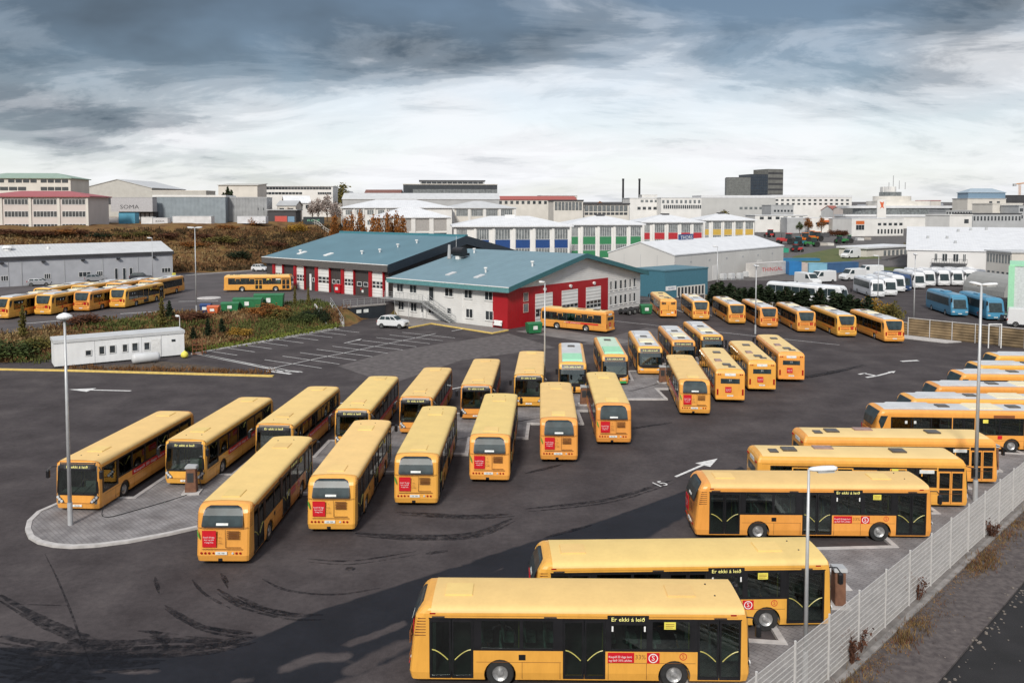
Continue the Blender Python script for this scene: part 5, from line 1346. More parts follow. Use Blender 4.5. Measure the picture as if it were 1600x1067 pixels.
SLN = (s1 - s0).length; mb = MB(); prof = [(0, 0, -0.1)]
for k in range(13): prof += [(SLN * k / 13, 0, ZU * (k + 1) / 13), (SLN * (k + 1) / 13, 0, ZU * (k + 1) / 13)]
prof += [(SLN, 0, -0.1)]
mb.extr(prof, (0, 2.0, 0)).build('stair', mat('step_concrete', (0.24, 0.22, 0.20), 0.9, 0, 0.2, 2), stp)
for y in (-0.28, 2.05):
    c = MB().extr([(0, y, -0.1), (0, y, 0.45), (SLN, y, ZU + 0.35), (SLN, y, -0.1)], (0, 0.22, 0)).build('cheek_wall', M_KERB, stp)
    if y < 0:
        m = MB().tube([(-0.4, y + 0.1, 0.5), (0, y + 0.1, 1.25), (SLN, y + 0.1, ZU + 1.2)], 0.03, 6).tube([(0, y + 0.1, 0.85), (SLN, y + 0.1, ZU + 0.75)], 0.025, 6)
        for k in range(8): m.cyl((SLN * k / 7, y + 0.1, 0.3 + ZU * k / 7), (0, 0, 1), 0.025, 0.92, 6)
        m.build('handrail', M_GALV, stp)

# white portable office
oa = math.atan2(91.55 - 84.45, -37.25 + 47.75)
po_ = thing('portable_office', (-47.75, 84.45, 0), 'long white portable office cabin with small square windows behind the yellow kerb', 'cabin', None, oa)
OL, OD, OH = 12.9, 3.0, 2.95
MB().box(0, OL, 0, OD, 0.18, OH - 0.35).build('wall', ribbed('cabin_white', (0.80, 0.81, 0.82), 0.6, 0, 0.5, 0, 0.08), po_)
MB().box(-0.08, OL + 0.08, -0.08, OD + 0.08, OH - 0.345, OH).build('roof', M_RTOP if 'bus_roof_white' in MATS else mat('cabin_roof', (0.72, 0.73, 0.75), 0.5, 0, 0.05), po_)
MB().box(0.1, OL - 0.1, 0.1, OD - 0.1, -0.05, 0.178).build('base', M_DARK, po_)
FO = Frame((-47.75, 84.45), oa)
for a, b, z0, z1 in ((128.5, 139, 1.0, 1.65), (150, 160, 1.0, 1.95), (166.5, 177, 1.05, 1.95), (187, 196, 1.05, 1.95), (202, 212.5, 1.05, 2.0), (221, 231, 1.05, 1.95)):
    win(po_, 'F', FO.u(a), FO.u(b), z0, z1, 0.0, M_WIN, M_FRAME, 'window', 1)
win(po_, 'F', FO.u(265), FO.u(271), 1.75, 2.0, 0, M_WIN, None)
for px in (144, 218, 249): MB().box(FO.u(px) - 0.02, FO.u(px) + 0.02, -0.012, -0.003, 0.2, OH - 0.4).build('panel_joint', M_WALLG, po_)
MB().box(FO.u(233), FO.u(248), -0.03, -0.003, 0.25, 2.2).build('door', M_FRAME, po_)
tk = thing('water_tank', (-40.6, 86.4, 0), 'small white rounded tank lying in front of the portable office', 'tank', None, oa)
MB().lathe((0, 0, 0.62), (1, 0, 0), [(0, 0.15), (0.1, 0.45), (0.35, 0.55), (2.5, 0.55), (2.75, 0.45), (2.85, 0.15)], 16).build('shell', M_RTOP if 'bus_roof_white' in MATS else M_WHITE, tk, smooth=True)
for x in (0.6, 2.1): MB().box(x, x + 0.15, -0.5, 0.5, 0, 0.22).build('foot', M_DARK, tk)
ob = thing('float_buoy', (-36.5, 90.3, 0), 'round yellow ball lying beside the right end of the white cabin', 'buoy')
MB().lathe((0, 0, 0.02), (0, 0, 1), [(0, 0.1), (0.08, 0.3), (0.28, 0.42), (0.55, 0.36), (0.7, 0.2), (0.75, 0.08), (0.85, 0.06)], 16).build('ball', M_SIGNY, ob, smooth=True)
cr = thing('pallet_crate', (-36.4, 92.2, 0), 'rusty open frame crate standing at the right end of the white cabin', 'crate')
m = MB()
for x in (0, 1.1):
    for y in (0, 1.1): m.box(x, x + 0.09, y, y + 0.09, 0, 1.7)
for z in (0.1, 0.6, 1.1, 1.6):
    m.box(0.09, 1.1, 0.0, 0.07, z, z + 0.09); m.box(0.0, 0.07, 0.09, 1.1, z, z + 0.09); m.box(0.09, 1.1, 1.12, 1.19, z, z + 0.09)
m.build('frame', mat('rusty_steel', (0.16, 0.06, 0.025), 0.9, 0, 0.4, 5), cr)

# ------------------------------------------------------------------ lamp posts
M_POLE = mat('lamp_pole', (0.50, 0.51, 0.52), 0.45, 0.3, 0.08, 2)
M_HEAD = mat('lamp_head', (0.72, 0.73, 0.74), 0.35, 0, 0.06)
M_LENS = mat('lamp_lens', (0.45, 0.46, 0.45), 0.15, 0, 0.1, spec=0.8)
def lamp(x, y, z, H, label, heads, r=0.11, group='lamp posts around the yards', disc=False):
    r *= 0.78
    t = thing('street_lamp', (x, y, z), label, 'lamp post', group)
    MB().cyl((0, 0, 0), (0, 0, 1), r * 1.25, 1.2, 12).build('base_sleeve', M_POLE, t, smooth=False)
    MB().cyl((0, 0, 1.2), (0, 0, 1), r, H - 1.2, 12, r * 0.55).build('pole', M_POLE, t, smooth=True)
    if disc:
        h_ = MB().lathe((0, 0, H - 0.05), (0, 0, 1), [(0, 0.10), (0.05, 0.36), (0.14, 0.38), (0.25, 0.26), (0.33, 0.06)], 16).build('lamp_head', M_HEAD, t)
        MB().cyl((0, 0, H - 0.10), (0, 0, 1), 0.2, 0.05, 12).build('lens', M_LENS, h_)
    for (dx, dy, ln) in heads:
        a = Vector((dx, dy, 0)).normalized(); s_ = Vector((-a.y, a.x, 0))
        c = Vector((0, 0, H))
        secs = []
        for q, w_, h_ in ((0.0, 0.07, 0.05), (0.15, 0.12, 0.08), (0.5, 0.17, 0.10), (0.9, 0.16, 0.09), (1.0, 0.08, 0.05)):
            p = c + a * (q * ln) + Vector((0, 0, 0.06 * q))
            secs.append([p + s_ * w_ * math.cos(k * math.pi / 4) + Vector((0, 0, 1)) * h_ * math.sin(k * math.pi / 4) for k in range(8)])
        mb = MB(); vs = [p for s3 in secs for p in s3]; n = 8
        mb.add(vs, [(i*n+j, i*n+(j+1) % n, (i+1)*n+(j+1) % n, (i+1)*n+j) for i in range(4) for j in range(n)] + [tuple(range(7, -1, -1)), tuple(range(32, 40))])
        hd = mb.build('lamp_head', M_HEAD, t, smooth=True)
        p0, p1 = c + a * (0.3 * ln), c + a * (0.88 * ln)
        MB().add([tuple(p0 - s_*0.12 - Vector((0,0,0.1))), tuple(p1 - s_*0.12 - Vector((0,0,0.07))), tuple(p1 + s_*0.12 - Vector((0,0,0.07))), tuple(p0 + s_*0.12 - Vector((0,0,0.1))),
                  tuple(p0 - s_*0.12 - Vector((0,0,0.05))), tuple(p1 - s_*0.12 - Vector((0,0,0.03))), tuple(p1 + s_*0.12 - Vector((0,0,0.03))), tuple(p0 + s_*0.12 - Vector((0,0,0.05)))],
                 [(0,1,2,3),(7,6,5,4),(0,4,5,1),(1,5,6,2),(2,6,7,3),(3,7,4,0)]).build('lens', M_LENS, hd)
    return t
def lh(px, py, Y, z=0): return pt(px, py, Y).z - z
lamp(-23.22, 42.12, 0.1, lh(97, 497, 42.12, 0.1), 'grey lamp post on the paved island beside the leftmost bus', [], 0.13, disc=True)
lamp(26.38, 45.71, 0.1, lh(1529, 445, 45.71, 0.1), 'tall grey lamp post with twin heads standing by the mesh fence on the right', [(-0.3, 1, 0.8), (0.9, -0.3, 0.8)], 0.14)
lamp(10.25, 27.75, 0.1, lh(1277, 733, 27.75, 0.1), 'nearest lamp post with one long flat head, in front of the side-on buses', [(1, -0.05, 0.95)], 0.10)
lamp(2.95, 73.0, 0.1, lh(848, 441, 73.0, 0.1), 'slim grey lamp post in the middle of the yard before the red garage wall', [(-1, -0.5, 0.6)], 0.11)
lamp(32.35, 107.84, 0, lh(1180, 416, 107.84), 'slim lamp post behind the third bus of the row by the back fence', [(0, 1, 0.9), (0, -1, 0.9)], 0.12)
lamp(36.31, 144, 0, lh(1099, 385, 144), 'pale lamp post by the dark conifer hedge in front of the white warehouse', [(-1, 0, 0.9)], 0.14)
lamp(53.43, 107.97, 0, lh(1428, 398, 107.97), 'slim lamp post standing before the brown wattle fence', [(0.3, 1, 0.9), (-0.3, -1, 0.9)], 0.12)
lamp(59.16, 131.47, 0, lh(1371, 400, 131.47), 'lamp post in the coach park, right of the orange bush', [(-1, 0, 0.9)], 0.10)
lamp(-37.75, 92.2, 0, lh(284, 494, 92.2), 'short lamp post at the right end of the white portable office', [(-1, 0.2, 0.5)], 0.07)
lamp(-43.81, 112.78, ZU, lh(303, 356, 112.78, ZU), 'slim twin headed lamp post on the upper yard, before the brown hillside', [(-1, -0.1, 1.0), (1, 0.1, 1.0)], 0.11)
lamp(-69.5, 157.5, ZU, lh(240, 372, 157.5, ZU), 'thin lamp post standing close to the long grey warehouse wall', [(-1, 0, 0.9)], 0.09)
gp_ = thing('goal_frame', (56.9, 96.8, 0), 'white metal frame of two posts standing before the wattle fence', 'barrier')
for x in (0, 1.5): MB().cyl((x, 0, 0), (0, 0, 1), 0.07, 2.9, 8).build('post', M_FRAME, gp_)
MB().cyl((0, 0, 2.85), (1, 0, 0), 0.07, 1.5, 8).build('crossbar', M_FRAME, gp_)

# ------------------------------------------------------------------ charging posts and their cables
M_RUST = mat('rust_brown', (0.13, 0.06, 0.035), 0.85, 0, 0.35, 4, c2=(0.20, 0.095, 0.055))
def charger(x, y, rz, label):
    t = thing('charging_post', (x, y, 0.10), label, 'charging post', 'rusty charging posts', rz)
    MB().box(-0.5, 0.5, -0.4, 0.4, 0, 0.10).build('plinth', M_KERB, t)
    MB().extr([(-0.36, -0.22, 0.1), (0.30, -0.22, 0.1), (0.26, -0.22, 1.5), (-0.26, -0.22, 1.5)], (0, 0.44, 0)).build('cabinet', M_RUST, t, bevel=0.02)
    MB().extr([(-0.34, -0.27, 1.5), (0.34, -0.27, 1.5), (0.30, -0.27, 1.62), (-0.30, -0.27, 1.66)], (0, 0.54, 0)).build('cap', M_WALLG, t, bevel=0.02)
    MB().box(-0.2, 0.16, -0.235, -0.22, 0.7, 1.25).build('panel', M_DARK, t)
    MB().tube([(0.38, 0.0, 1.45), (0.48, 0.02, 1.2), (0.45, 0.0, 0.7), (0.52, 0.1, 0.2)], 0.022, 6).build('hose', M_BLACK, t)
    return t
cp = [(-18.71, 46.94, 0.1, 'rusty brown charging post before the second bus of the facing row'),
      (13.7, 33.5, 1.5, 'brown charging post by the fence, at the nose of the second nearest side-on bus'),
      (21.3, 42.4, 1.5, 'brown charging post by the fence, at the nose of the third side-on bus'),
      (30.6, 51.2, 1.5, 'brown charging post by the fence, right of the farther orange framed bus doors'),
      (6.1, 68.3, 0.0, 'rusty charging post between the mint roofed buses and the rear-facing row'),
      (14.33, 77.0, 0.0, 'rusty charging post standing by the empty bay with the kerb corner')]
for c in cp: charger(*c)
def cable(pts, label):
    p = [Vector(q) for q in pts]; fine = []
    for i in range(len(p) - 1):
        a, b, c, d = p[max(0, i-1)], p[i], p[i+1], p[min(len(p)-1, i+2)]
        for k in range(6):
            t = k / 6; fine.append(0.5 * ((2*b) + (c-a)*t + (2*a-5*b+4*c-d)*t*t + (-a+3*b-3*c+d)*t**3))
    fine.append(p[-1])
    o = MB().tube(fine, 0.022, 5).build('charging_cable', M_BLACK); tag(o, label, 'cable', 'black charging cables')
cable([(-22.3, 43.9, 0.5), (-22.2, 43.4, 0.13), (-21.6, 43.2, 0.125), (-20.6, 44.3, 0.125), (-19.6, 45.5, 0.125), (-18.9, 46.5, 0.125), (-18.3, 46.95, 0.3)], 'black cable on the paving from the leftmost bus to the rusty post')
cable([(14.3, 76.6, 0.3), (13.2, 75.8, 0.125), (12.0, 74.6, 0.125), (10.8, 73.6, 0.125), (9.4, 74.6, 0.125), (9.0, 76.2, 0.6)], 'black cable winding over the paving of the empty bay')
cable([(-13.6, 51.6, 0.5), (-12.8, 51.3, 0.13), (-12.1, 52.4, 0.125), (-11.2, 54.4, 0.125), (-10.7, 55.6, 0.6)], 'black cable on the paving between the second rear-facing bus and the facing row')
cable([(-5.1, 57.2, 0.5), (-4.0, 58.0, 0.125), (-2.6, 59.2, 0.125), (-2.0, 61.0, 0.125), (-2.4, 63.3, 0.6)], 'black cable on the paving beside the third rear-facing bus')
cable([(-0.6, 62.0, 0.125), (1.0, 63.2, 0.125), (2.6, 64.2, 0.13), (3.3, 64.9, 0.5)], 'black cable on the paving beside the fifth rear-facing bus')

# ------------------------------------------------------------------ mesh fence along the right
M_FEN = mat('fence_galvanised', (0.60, 0.585, 0.57), 0.5, 0.15, 0.1, 3)
fa_ = math.atan2(fd.y, fd.x)
fo = along(0.0, 0.0)
mf = thing('mesh_fence', (fo[0], fo[1], 0.115), 'pale welded mesh fence with square posts running along the right of the yard', 'fence', None, fa_)
FSP = 2.55; NB = 27; FH = 2.3; off0 = 0.75
mbp = MB()
for z in [0.06 + 0.2 * k for k in range(12)]: mbp.box(0.03, FSP - 0.03, -0.012, -0.004, z, z + 0.010).box(0.03, FSP - 0.03, 0.006, 0.014, z, z + 0.010)
k = 0.05
while k < FSP - 0.03: mbp.box(k, k + 0.0055, -0.003, 0.004, 0.03, FH - 0.02); k += 0.05
pm = mbp.mesh('mesh_panel'); pm.materials.append(M_FEN)
post = MB().box(-0.03, 0.03, -0.03, 0.03, -0.1, FH + 0.06).box(-0.036, 0.036, -0.036, 0.036, FH + 0.06, FH + 0.075).mesh('post'); post.materials.append(M_FEN)
for k in range(NB):
    o = link('post', post, mf); o.location.x = off0 - 2 * FSP + FSP * k
    if k < NB - 1:
        o = link('mesh_panel', pm, mf); o.location.x = off0 - 2 * FSP + FSP * k
# ------------------------------------------------------------------ buildings round about
M_PINKW = mat('wall_pinkish', (0.56, 0.50, 0.47), 0.75, 0, 0.07, 0.2)
M_REDR = ribbed('roof_dusty_red', (0.36, 0.10, 0.11), 0.6, 0, 0.6)
M_GRNR = ribbed('roof_sage', (0.27, 0.36, 0.30), 0.6, 0, 0.6)
M_STEEL = ribbed('steel_blue_sheet', (0.24, 0.28, 0.31), 1.1, 0, 0.5, 0.1, 0.6, 0.12)
M_BEIGE = ribbed('beige_sheet', (0.47, 0.46, 0.43), 0.8, 0, 0.6, 0, 0.3)
M_GREYS = ribbed('grey_panel', (0.44, 0.45, 0.48), 4.0, 0, 0.5, 0, 0.25, 0.08)
M_NAVY = mat('dark_glass_facade', (0.022, 0.028, 0.036), 0.15, 0, 0.3, 0.4, spec=0.8)
M_DWALL = mat('dark_wall', (0.05, 0.05, 0.055), 0.7, 0, 0.2, 0.3)

# long grey warehouse on the upper yard
gw0, gw1 = Vector((-121.0, 127.2)), Vector((-71.8, 172.4)); gd = (gw1 - gw0).normalized()
gw = thing('warehouse', (gw0.x, gw0.y, ZU - 0.2), 'long low grey warehouse with a pale roof behind the buses on the upper yard', 'warehouse', None, math.atan2(gd.y, gd.x))
FGW = Frame(gw0, math.atan2(gd.y, gd.x)); GL = (gw1 - gw0).length
walls_mb('gx', GL, 14, 0, 5.5, 1.9, 0.1).build('wall', M_GREYS, gw)
gwr = roof_mb('gx', GL, 14, 5.5, 1.9, 0.15, 0.3).build('roof', M_ROOFG, gw)
MB().box(-0.2, GL + 0.2, -0.32, -0.152, 5.15, 5.75).build('gutter', M_DWALL, gwr)
for px in (181, 193.5, 204): win(gw, 'F', FGW.u(px - 2.6), FGW.u(px + 2.6), 0.3, 2.7, 0, M_WIN, M_FRAME, 'door', 1)
for a, b in ((0, 12), (122, 141), (150, 160), (252, 266), (68, 78)): win(gw, 'F', FGW.u(a), FGW.u(b), 1.3, 2.3, 0, M_WIN, M_FRAME, 'window', 3)
for px in (12, 33, 100, 160, 215): MB().box(FGW.u(px) - 0.06, FGW.u(px) + 0.06, -0.06, -0.003, 0, 5.2).build('downpipe', M_WALLG, gw)
for px in (2, 67, 129, 184, 240): MB().box(FGW.u(px) - 0.3, FGW.u(px) + 0.3, -0.5, -0.003, 4.5, 4.8).build('wall_lamp', M_DARK, gw)
MB().lathe((FGW.u(20), 4, 6.4), (0, 0, 1), [(0, 0.6), (0.8, 0.6), (0.9, 1.0), (1.3, 0.7)], 12).build('roof_vent', M_FRAME, gw)
MB().cyl((FGW.u(84), 4, 6.4), (0, 0, 1), 0.25, 0.9, 8).build('roof_vent', M_FRAME, gw)
MB().box(GL - 0.3, GL + 0.3, -0.75, -0.35, 0.2, 1.2).build('corner_guard', M_SIGNY, gw)

red, L_, H_ = house('pinkish office block with a flat dusty red roof at the left edge', -34, 203, 137, 206, 308, 14, M_PINKW, M_REDR, 'hip', 1.4, 0.7,
      rows=((0.5, 1.9, 3, 0.83, 0.21, 1.0), (3.5, 5.0, 3, 0.83, 0.21, 1.0), (6.7, 8.0, 3, 0.85, 0.21, 1.0), (0.5, 1.9, 1, 0.85, 0.0, 0.19), (3.5, 5.0, 1, 0.85, 0.0, 0.19)), frame=M_FRAME, mull=7)
for k in range(4): MB().box(L_ * (0.205 + 0.263 * k) - 0.3, L_ * (0.205 + 0.263 * k) + 0.3, -0.25, -0.003, 0, H_ - 0.1).build('pilaster', M_WALLC, red)
house('white office block with a sage green roof behind the red roofed one', -44, 275, 110, 278, 279, 15, M_WALLC, M_GRNR, 'hip', 1.9, 0.6, rows=((0.25, 1.4, 4, 0.86, 0.0, 0.33), (0.25, 1.4, 4, 0.86, 0.36, 0.66), (0.25, 1.4, 4, 0.86, 0.69, 0.98), (2.8, 4.0, 6, 0.9, 0.0, 0.55), (2.8, 4.0, 4, 0.9, 0.69, 0.98)))
house('big plain hall with a low beige gable on the left skyline', 130, 330, 237, 330, 294.5, 34, M_BEIGE, M_ROOFG, 'gy', 3.5, 0.3, rows=((3.8, 6.5, 1, 0.25, 0.1, 0.6, M_DWALL, 'door'),))
sg_ = MB()
tb, L_, H_ = house('pale box trailer sprayed with dark scribbles on the left hilltop', 173, 238, 238, 238, 309, 3, mat('trailer_pale', (0.42, 0.41, 0.42), 0.6), M_WALLG, 'flat', 0, 0.05, z0=pt(200, 331, 238).z, name='box_trailer', cat='trailer', th=0.1)
lettering('SOMA', 1.6, M_DWALL, tb, (L_ * 0.45, -0.03, 1.35), (1, 0, 0), width=5.5)
house('low dark store under the scribbled box trailer', 186, 240, 240, 240, 331.5, 6, M_DWALL, M_DWALL, 'flat', 0, 0, rows=((0.3, 2.2, 4, 0.7, 0.5, 1.0, M_WALLG),), name='store', th=0.1)
house('blue grey corrugated hall on the left hilltop with white roof edge', 239, 243, 352, 246, 308, 16, M_STEEL, M_WALLW, 'flat', 0, 0.15, th=0.6)
house('grey corrugated hall right of a similar longer one on the hilltop', 356, 250, 417, 252, 309.5, 14, ribbed('zinc_sheet', (0.30, 0.31, 0.32), 0.9, 0, 0.5, 0.1, 0.6, 0.15), M_WALLG, 'flat', 0, 0.1, rows=((3.0, 3.7, 2, 0.15, 0.7, 0.98),), th=0.3)
def container(label, px0, px1, pyt, pyb, Y, c, group=None, name='container', dY=0.0, text=None, tm=None, depth=2.5, cat='container'):
    if Y is None: Y = on((px0 + px1) / 2, pyb).y
    p0, p1 = pt(px0, pyb, Y), pt(px1, pyb, Y + dY); p0.z = p1.z = height(p0.x, p0.y); H = pt(px0, pyt, Y).z - p0.z; L = (p1 - p0).length; a = math.atan2(p1.y - p0.y, p1.x - p0.x)
    t = thing(name, p0, label, cat, group, a)
    m = ribbed('sheet_%02d%02d%02d' % tuple(int(q * 99) for q in c), c, 0.28, 0, 0.5, 0, 0.7, 0.12)
    MB().box(0, L, 0, depth, 0.12, H - 0.08).build('shell', m, t)
    f = MB()
    for x in (-0.04, L - 0.06): f.box(x, x + 0.1, -0.04, depth + 0.04, 0, H)
    f.box(0.06, L - 0.06, -0.04, 0.06, 0, 0.12).box(0.06, L - 0.06, -0.04, 0.06, H - 0.1, H).box(0.06, L - 0.06, depth - 0.06, depth + 0.04, H - 0.1, H)
    f.build('frame', m, t)
    if text: lettering(text, H * 0.4, tm, t, (L / 2, -0.02, H * 0.5), (1, 0, 0), width=L * 0.6)
    return t
gh = 'containers and trailers on the hilltop'
container('small white container at the left end of the hilltop row', 157, 185, 340, 353, 228, (0.58, 0.56, 0.55), gh)
container('bright blue container in the hilltop row', 186, 211, 333, 353, 228, (0.10, 0.33, 0.47), gh)
container('small clean white container right of the bright blue one', 221, 238, 339.5, 353, 228, (0.66, 0.66, 0.66), gh)
container('white container sprayed with black graffiti', 239, 262, 340.5, 352.5, 228, (0.60, 0.60, 0.61), gh, text='KOLK', tm=M_BLACK)
container('long white trailer box before the blue grey hall', 270, 330, 338, 350, 230, (0.66, 0.66, 0.67), gh, 'box_trailer', cat='trailer')
container('white trailer box before the smaller grey hall', 371, 415, 338, 349, 232, (0.64, 0.65, 0.68), gh, 'box_trailer', cat='trailer')
house('long low wall building with beige and green grey strips behind the halls', 236, 320, 322, 320, 299, 10, M_BEIGE, M_WALLC, 'flat', 0, 0.1, th=0.3)
house('cream shed with a thin slanting roof left of the long white building', 341, 318, 402, 318, 290, 12, M_WALLC, M_BEIGE, 'mono', 0.9, 0.4, th=0.2)
house('long white two storey building with dark window strips on the left skyline', 400, 345, 520, 347, 291.5, 14, M_WALLW, M_ROOFW, 'flat', 0, 0.3, rows=((0.25, 1.3, 24, 0.92, 0.01, 0.98), (2.4, 3.4, 13, 0.9, 0.02, 0.6), (2.4, 3.4, 6, 0.9, 0.8, 0.98)))
house('white gabled house behind the dark hut', 445, 275, 485, 278, 318, 9, M_WALLW, M_ROOFW, 'gx', 2.4, 0.3, rows=((0.5, 1.8, 4, 0.5, 0, 1),), name='house', cat='house')
house('small white house with a grey lean-to in front of the white gabled one', 433, 262, 462, 262, 322, 8, M_WALLC, M_WALLG, 'gx', 1.5, 0.3, rows=((0.7, 1.9, 2, 0.5, 0, 1),), name='house', cat='house')
hut, L_, H_ = house('dark open hut with a red and a blue box in it at the hilltop', 419, 247, 462, 247, 329, 6, M_DWALL, M_WALLG, 'flat', 0, 0.5, name='hut', cat='hut', th=0.3)
win(hut, 'F', L_ * 0.24, L_ * 0.68, 0.3, 2.6, 0, mat('box_red', (0.50, 0.08, 0.06), 0.6), None, 'door'); win(hut, 'F', L_ * 0.71, L_ * 0.95, 0.5, 2.5, 0, mat('box_blue', (0.16, 0.27, 0.38), 0.6), None, 'door')
gfw = container('dark wall with green graffiti right of the dark hut', 474, 506, 339, 348, 246, (0.03, 0.04, 0.045), None, 'graffiti_wall', text='ROZ', tm=mat('spray_green', (0.16, 0.42, 0.26), 0.7), depth=0.4, cat='wall')
fr_ = thing('railing', on(482, 349), 'pale railing running down the slope behind the teal garage roof', 'railing')
m = MB(); a = on(482, 349); b = on(520, 371)
for k in range(12): p = a + (b - a) * (k / 11) - a; p.z = height(*(a + p).xy) - a.z; MB().cyl(p, (0, 0, 1), 0.06, 1.5, 5).build('post', M_WALLC, fr_)
for z in (0.7, 1.45): m.tube([(q.x - a.x, q.y - a.y, height(q.x, q.y) - a.z + z) for q in [a + (b - a) * (k / 11) for k in range(12)]], 0.05, 5)
m.build('rail', M_WALLC, fr_)

# white hipped buildings behind the garage
PAN = mat('panel_warm_grey', (0.36, 0.345, 0.33), 0.7)
def piers(root, L, H, us, w=0.5, m=None):
    for u in us: MB().box(L * u - w / 2, L * u + w / 2, -0.3, -0.003, 0, H - 0.02).build('pier', m or M_WALLW, root)
h1, L_, H_ = house('white two storey building with a hipped white roof behind the orange trees', 533, 262, 706, 268, 325.5, 22, M_WALLW, M_ROOFW, 'hip', 2.6, 0.6, rows=((0.5, 2.1, 5, 0.62, 0.02, 0.5, M_WING), (3.8, 5.4, 5, 0.62, 0.02, 0.5, M_WING)), frame=M_FRAME, mull=3)
piers(h1, L_, H_, (0.005, 0.115, 0.2, 0.3, 0.4, 0.5))
h2, L_, H_ = house('white hipped building with warm grey panels, right in front of its taller twin', 588, 226, 702, 231, 341, 16, M_WALLW, M_ROOFW, 'hip', 2.7, 0.6, rows=((0.3, 3.6, 4, 0.8, 0.0, 1.0, PAN, 'panel'), (4.2, 5.6, 4, 0.7, 0.0, 1.0)), z0=4)
piers(h2, L_, H_, (0.005, 0.25, 0.5, 0.75, 0.99), 1.2)
h3, L_, H_ = house('grey hipped building with wide window bays, left of the red roofs', 706, 276, 805, 282, 326, 20, M_WALLC, M_ROOFG, 'hip', 2.4, 0.6, rows=((0.3, 2.6, 4, 0.78, 0.04, 0.98, M_WING),), frame=M_FRAME, mull=6)
piers(h3, L_, H_, (0.02, 0.27, 0.51, 0.75, 0.99), 0.9)
house('dark glass office block with a raised top floor on the skyline', 630, 460, 777, 466, 288.5, 26, M_NAVY, M_WALLC, 'flat', 0, 0.2, rows=((2.6, 5.2, 14, 0.96, 0.10, 1.0, M_WING), (7.6, 9.8, 14, 0.96, 0.10, 1.0, M_WING)), th=0.4)
pent, L_, H_ = house('slim raised storey standing on the dark glass office block', 656, 470, 757, 474, 283.5, 12, M_WALLG, M_DWALL, 'flat', 0, 0.5, rows=((0.3, 1.8, 12, 0.9, 0.02, 0.98, M_NAVY),), z0=pt(700, 289, 472).z, name='roof_storey', th=0.7)
house('long low building with a bright red roof right of the dark glass office', 742, 390, 900, 396, 312.5, 12, M_WALLC, mat('roof_red', (0.34, 0.085, 0.07), 0.6), 'gx', 1.7, 0.4, rows=((0.5, 2, 18, 0.5, 0, 1),))
house('row of brown roofed houses on the skyline left of the dark glass office', 570, 470, 626, 470, 303, 10, M_WALLC, mat('roof_brown', (0.17, 0.075, 0.06), 0.7), 'gx', 2.2, 0.3, rows=((0.4, 1.6, 9, 0.5, 0, 1),))
house('pale green roofed long hall behind the white hipped buildings', 535, 340, 780, 345, 312, 16, M_WALLG, M_ROOFG, 'gx', 2.6, 0.3)

# school with coloured panels: four blocks in a receding line
PANEL = {'blue': mat('panel_blue', (0.012, 0.055, 0.20), 0.45, 0, 0.1), 'green': mat('panel_green', (0.035, 0.20, 0.085), 0.45, 0, 0.1), 'red': mat('panel_red', (0.42, 0.025, 0.035), 0.45, 0, 0.1), 'yellow': mat('panel_yellow', (0.55, 0.36, 0.07), 0.45, 0, 0.1)}
for cname, Ysc, eav, pxa, pxb, bays in (('blue', 199, 355, 712, 890, ((714, 730), (745, 764), (774, 797), (806, 828), (837, 859), (866.5, 887))),
                              ('green', 222, 352, 891.5, 1003, ((893, 903), (911, 930), (937, 955), (962, 979), (985, 1001))),
                              ('red', 258, 348.3, 1005, 1097, ((1006.5, 1015), (1022.5, 1038), (1044, 1058.5), (1064, 1078), (1083, 1096))),
                              ('yellow', 297, 345, 1099.5, 1178, ((1101, 1107), (1113.5, 1126), (1131, 1143), (1148.5, 1160), (1164, 1176)))):
    FS = Frame(pt(pxa, eav, Ysc), math.atan(0.10)); u0, u1 = 0.0, FS.u(pxb); o_ = FS.o; zb = 1.2; H = pt(pxa, eav, Ysc).z - zb; L = u1
    t = thing('school_block', (o_.x, o_.y, zb), 'white school block with %s panels under its windows' % cname, 'building', 'school blocks with coloured panels', FS.a)
    walls_mb('flat', L, 18, 0, H, 0, 0).build('wall', M_WALLW, t)
    roof_mb('hip', L, 18, H, 2.3, 0.9, 0.3).build('roof', M_ROOFW, t)
    MB().box(L * 0.5 - 1.2, L * 0.5 + 1.2, 8, 10, H + 1.6, H + 2.9).build('roof_vent', M_DWALL if cname != 'blue' else M_FRAME, t)
    for a, b in bays:
        a, b = FS.u(a) - u0, FS.u(b) - u0
        win(t, 'F', a, b, H - 3.1, H - 0.5, 0, M_WING, M_FRAME, 'window', 5)
        win(t, 'F', a, b, H - 5.2, H - 3.15, 0, PANEL[cname], None, 'coloured_panel', proud=0.06)
        win(t, 'F', a, b, H - 6.9, H - 5.25, 0, M_WING, M_FRAME, 'window', 5)
        win(t, 'F', a, b, H - 8.8, H - 6.95, 0, PANEL[cname], None, 'coloured_panel', proud=0.06)
        MB().box(a - 0.75, a - 0.12, -0.3, -0.003, 0, H - 0.02).build('pier', M_WALLW, t)

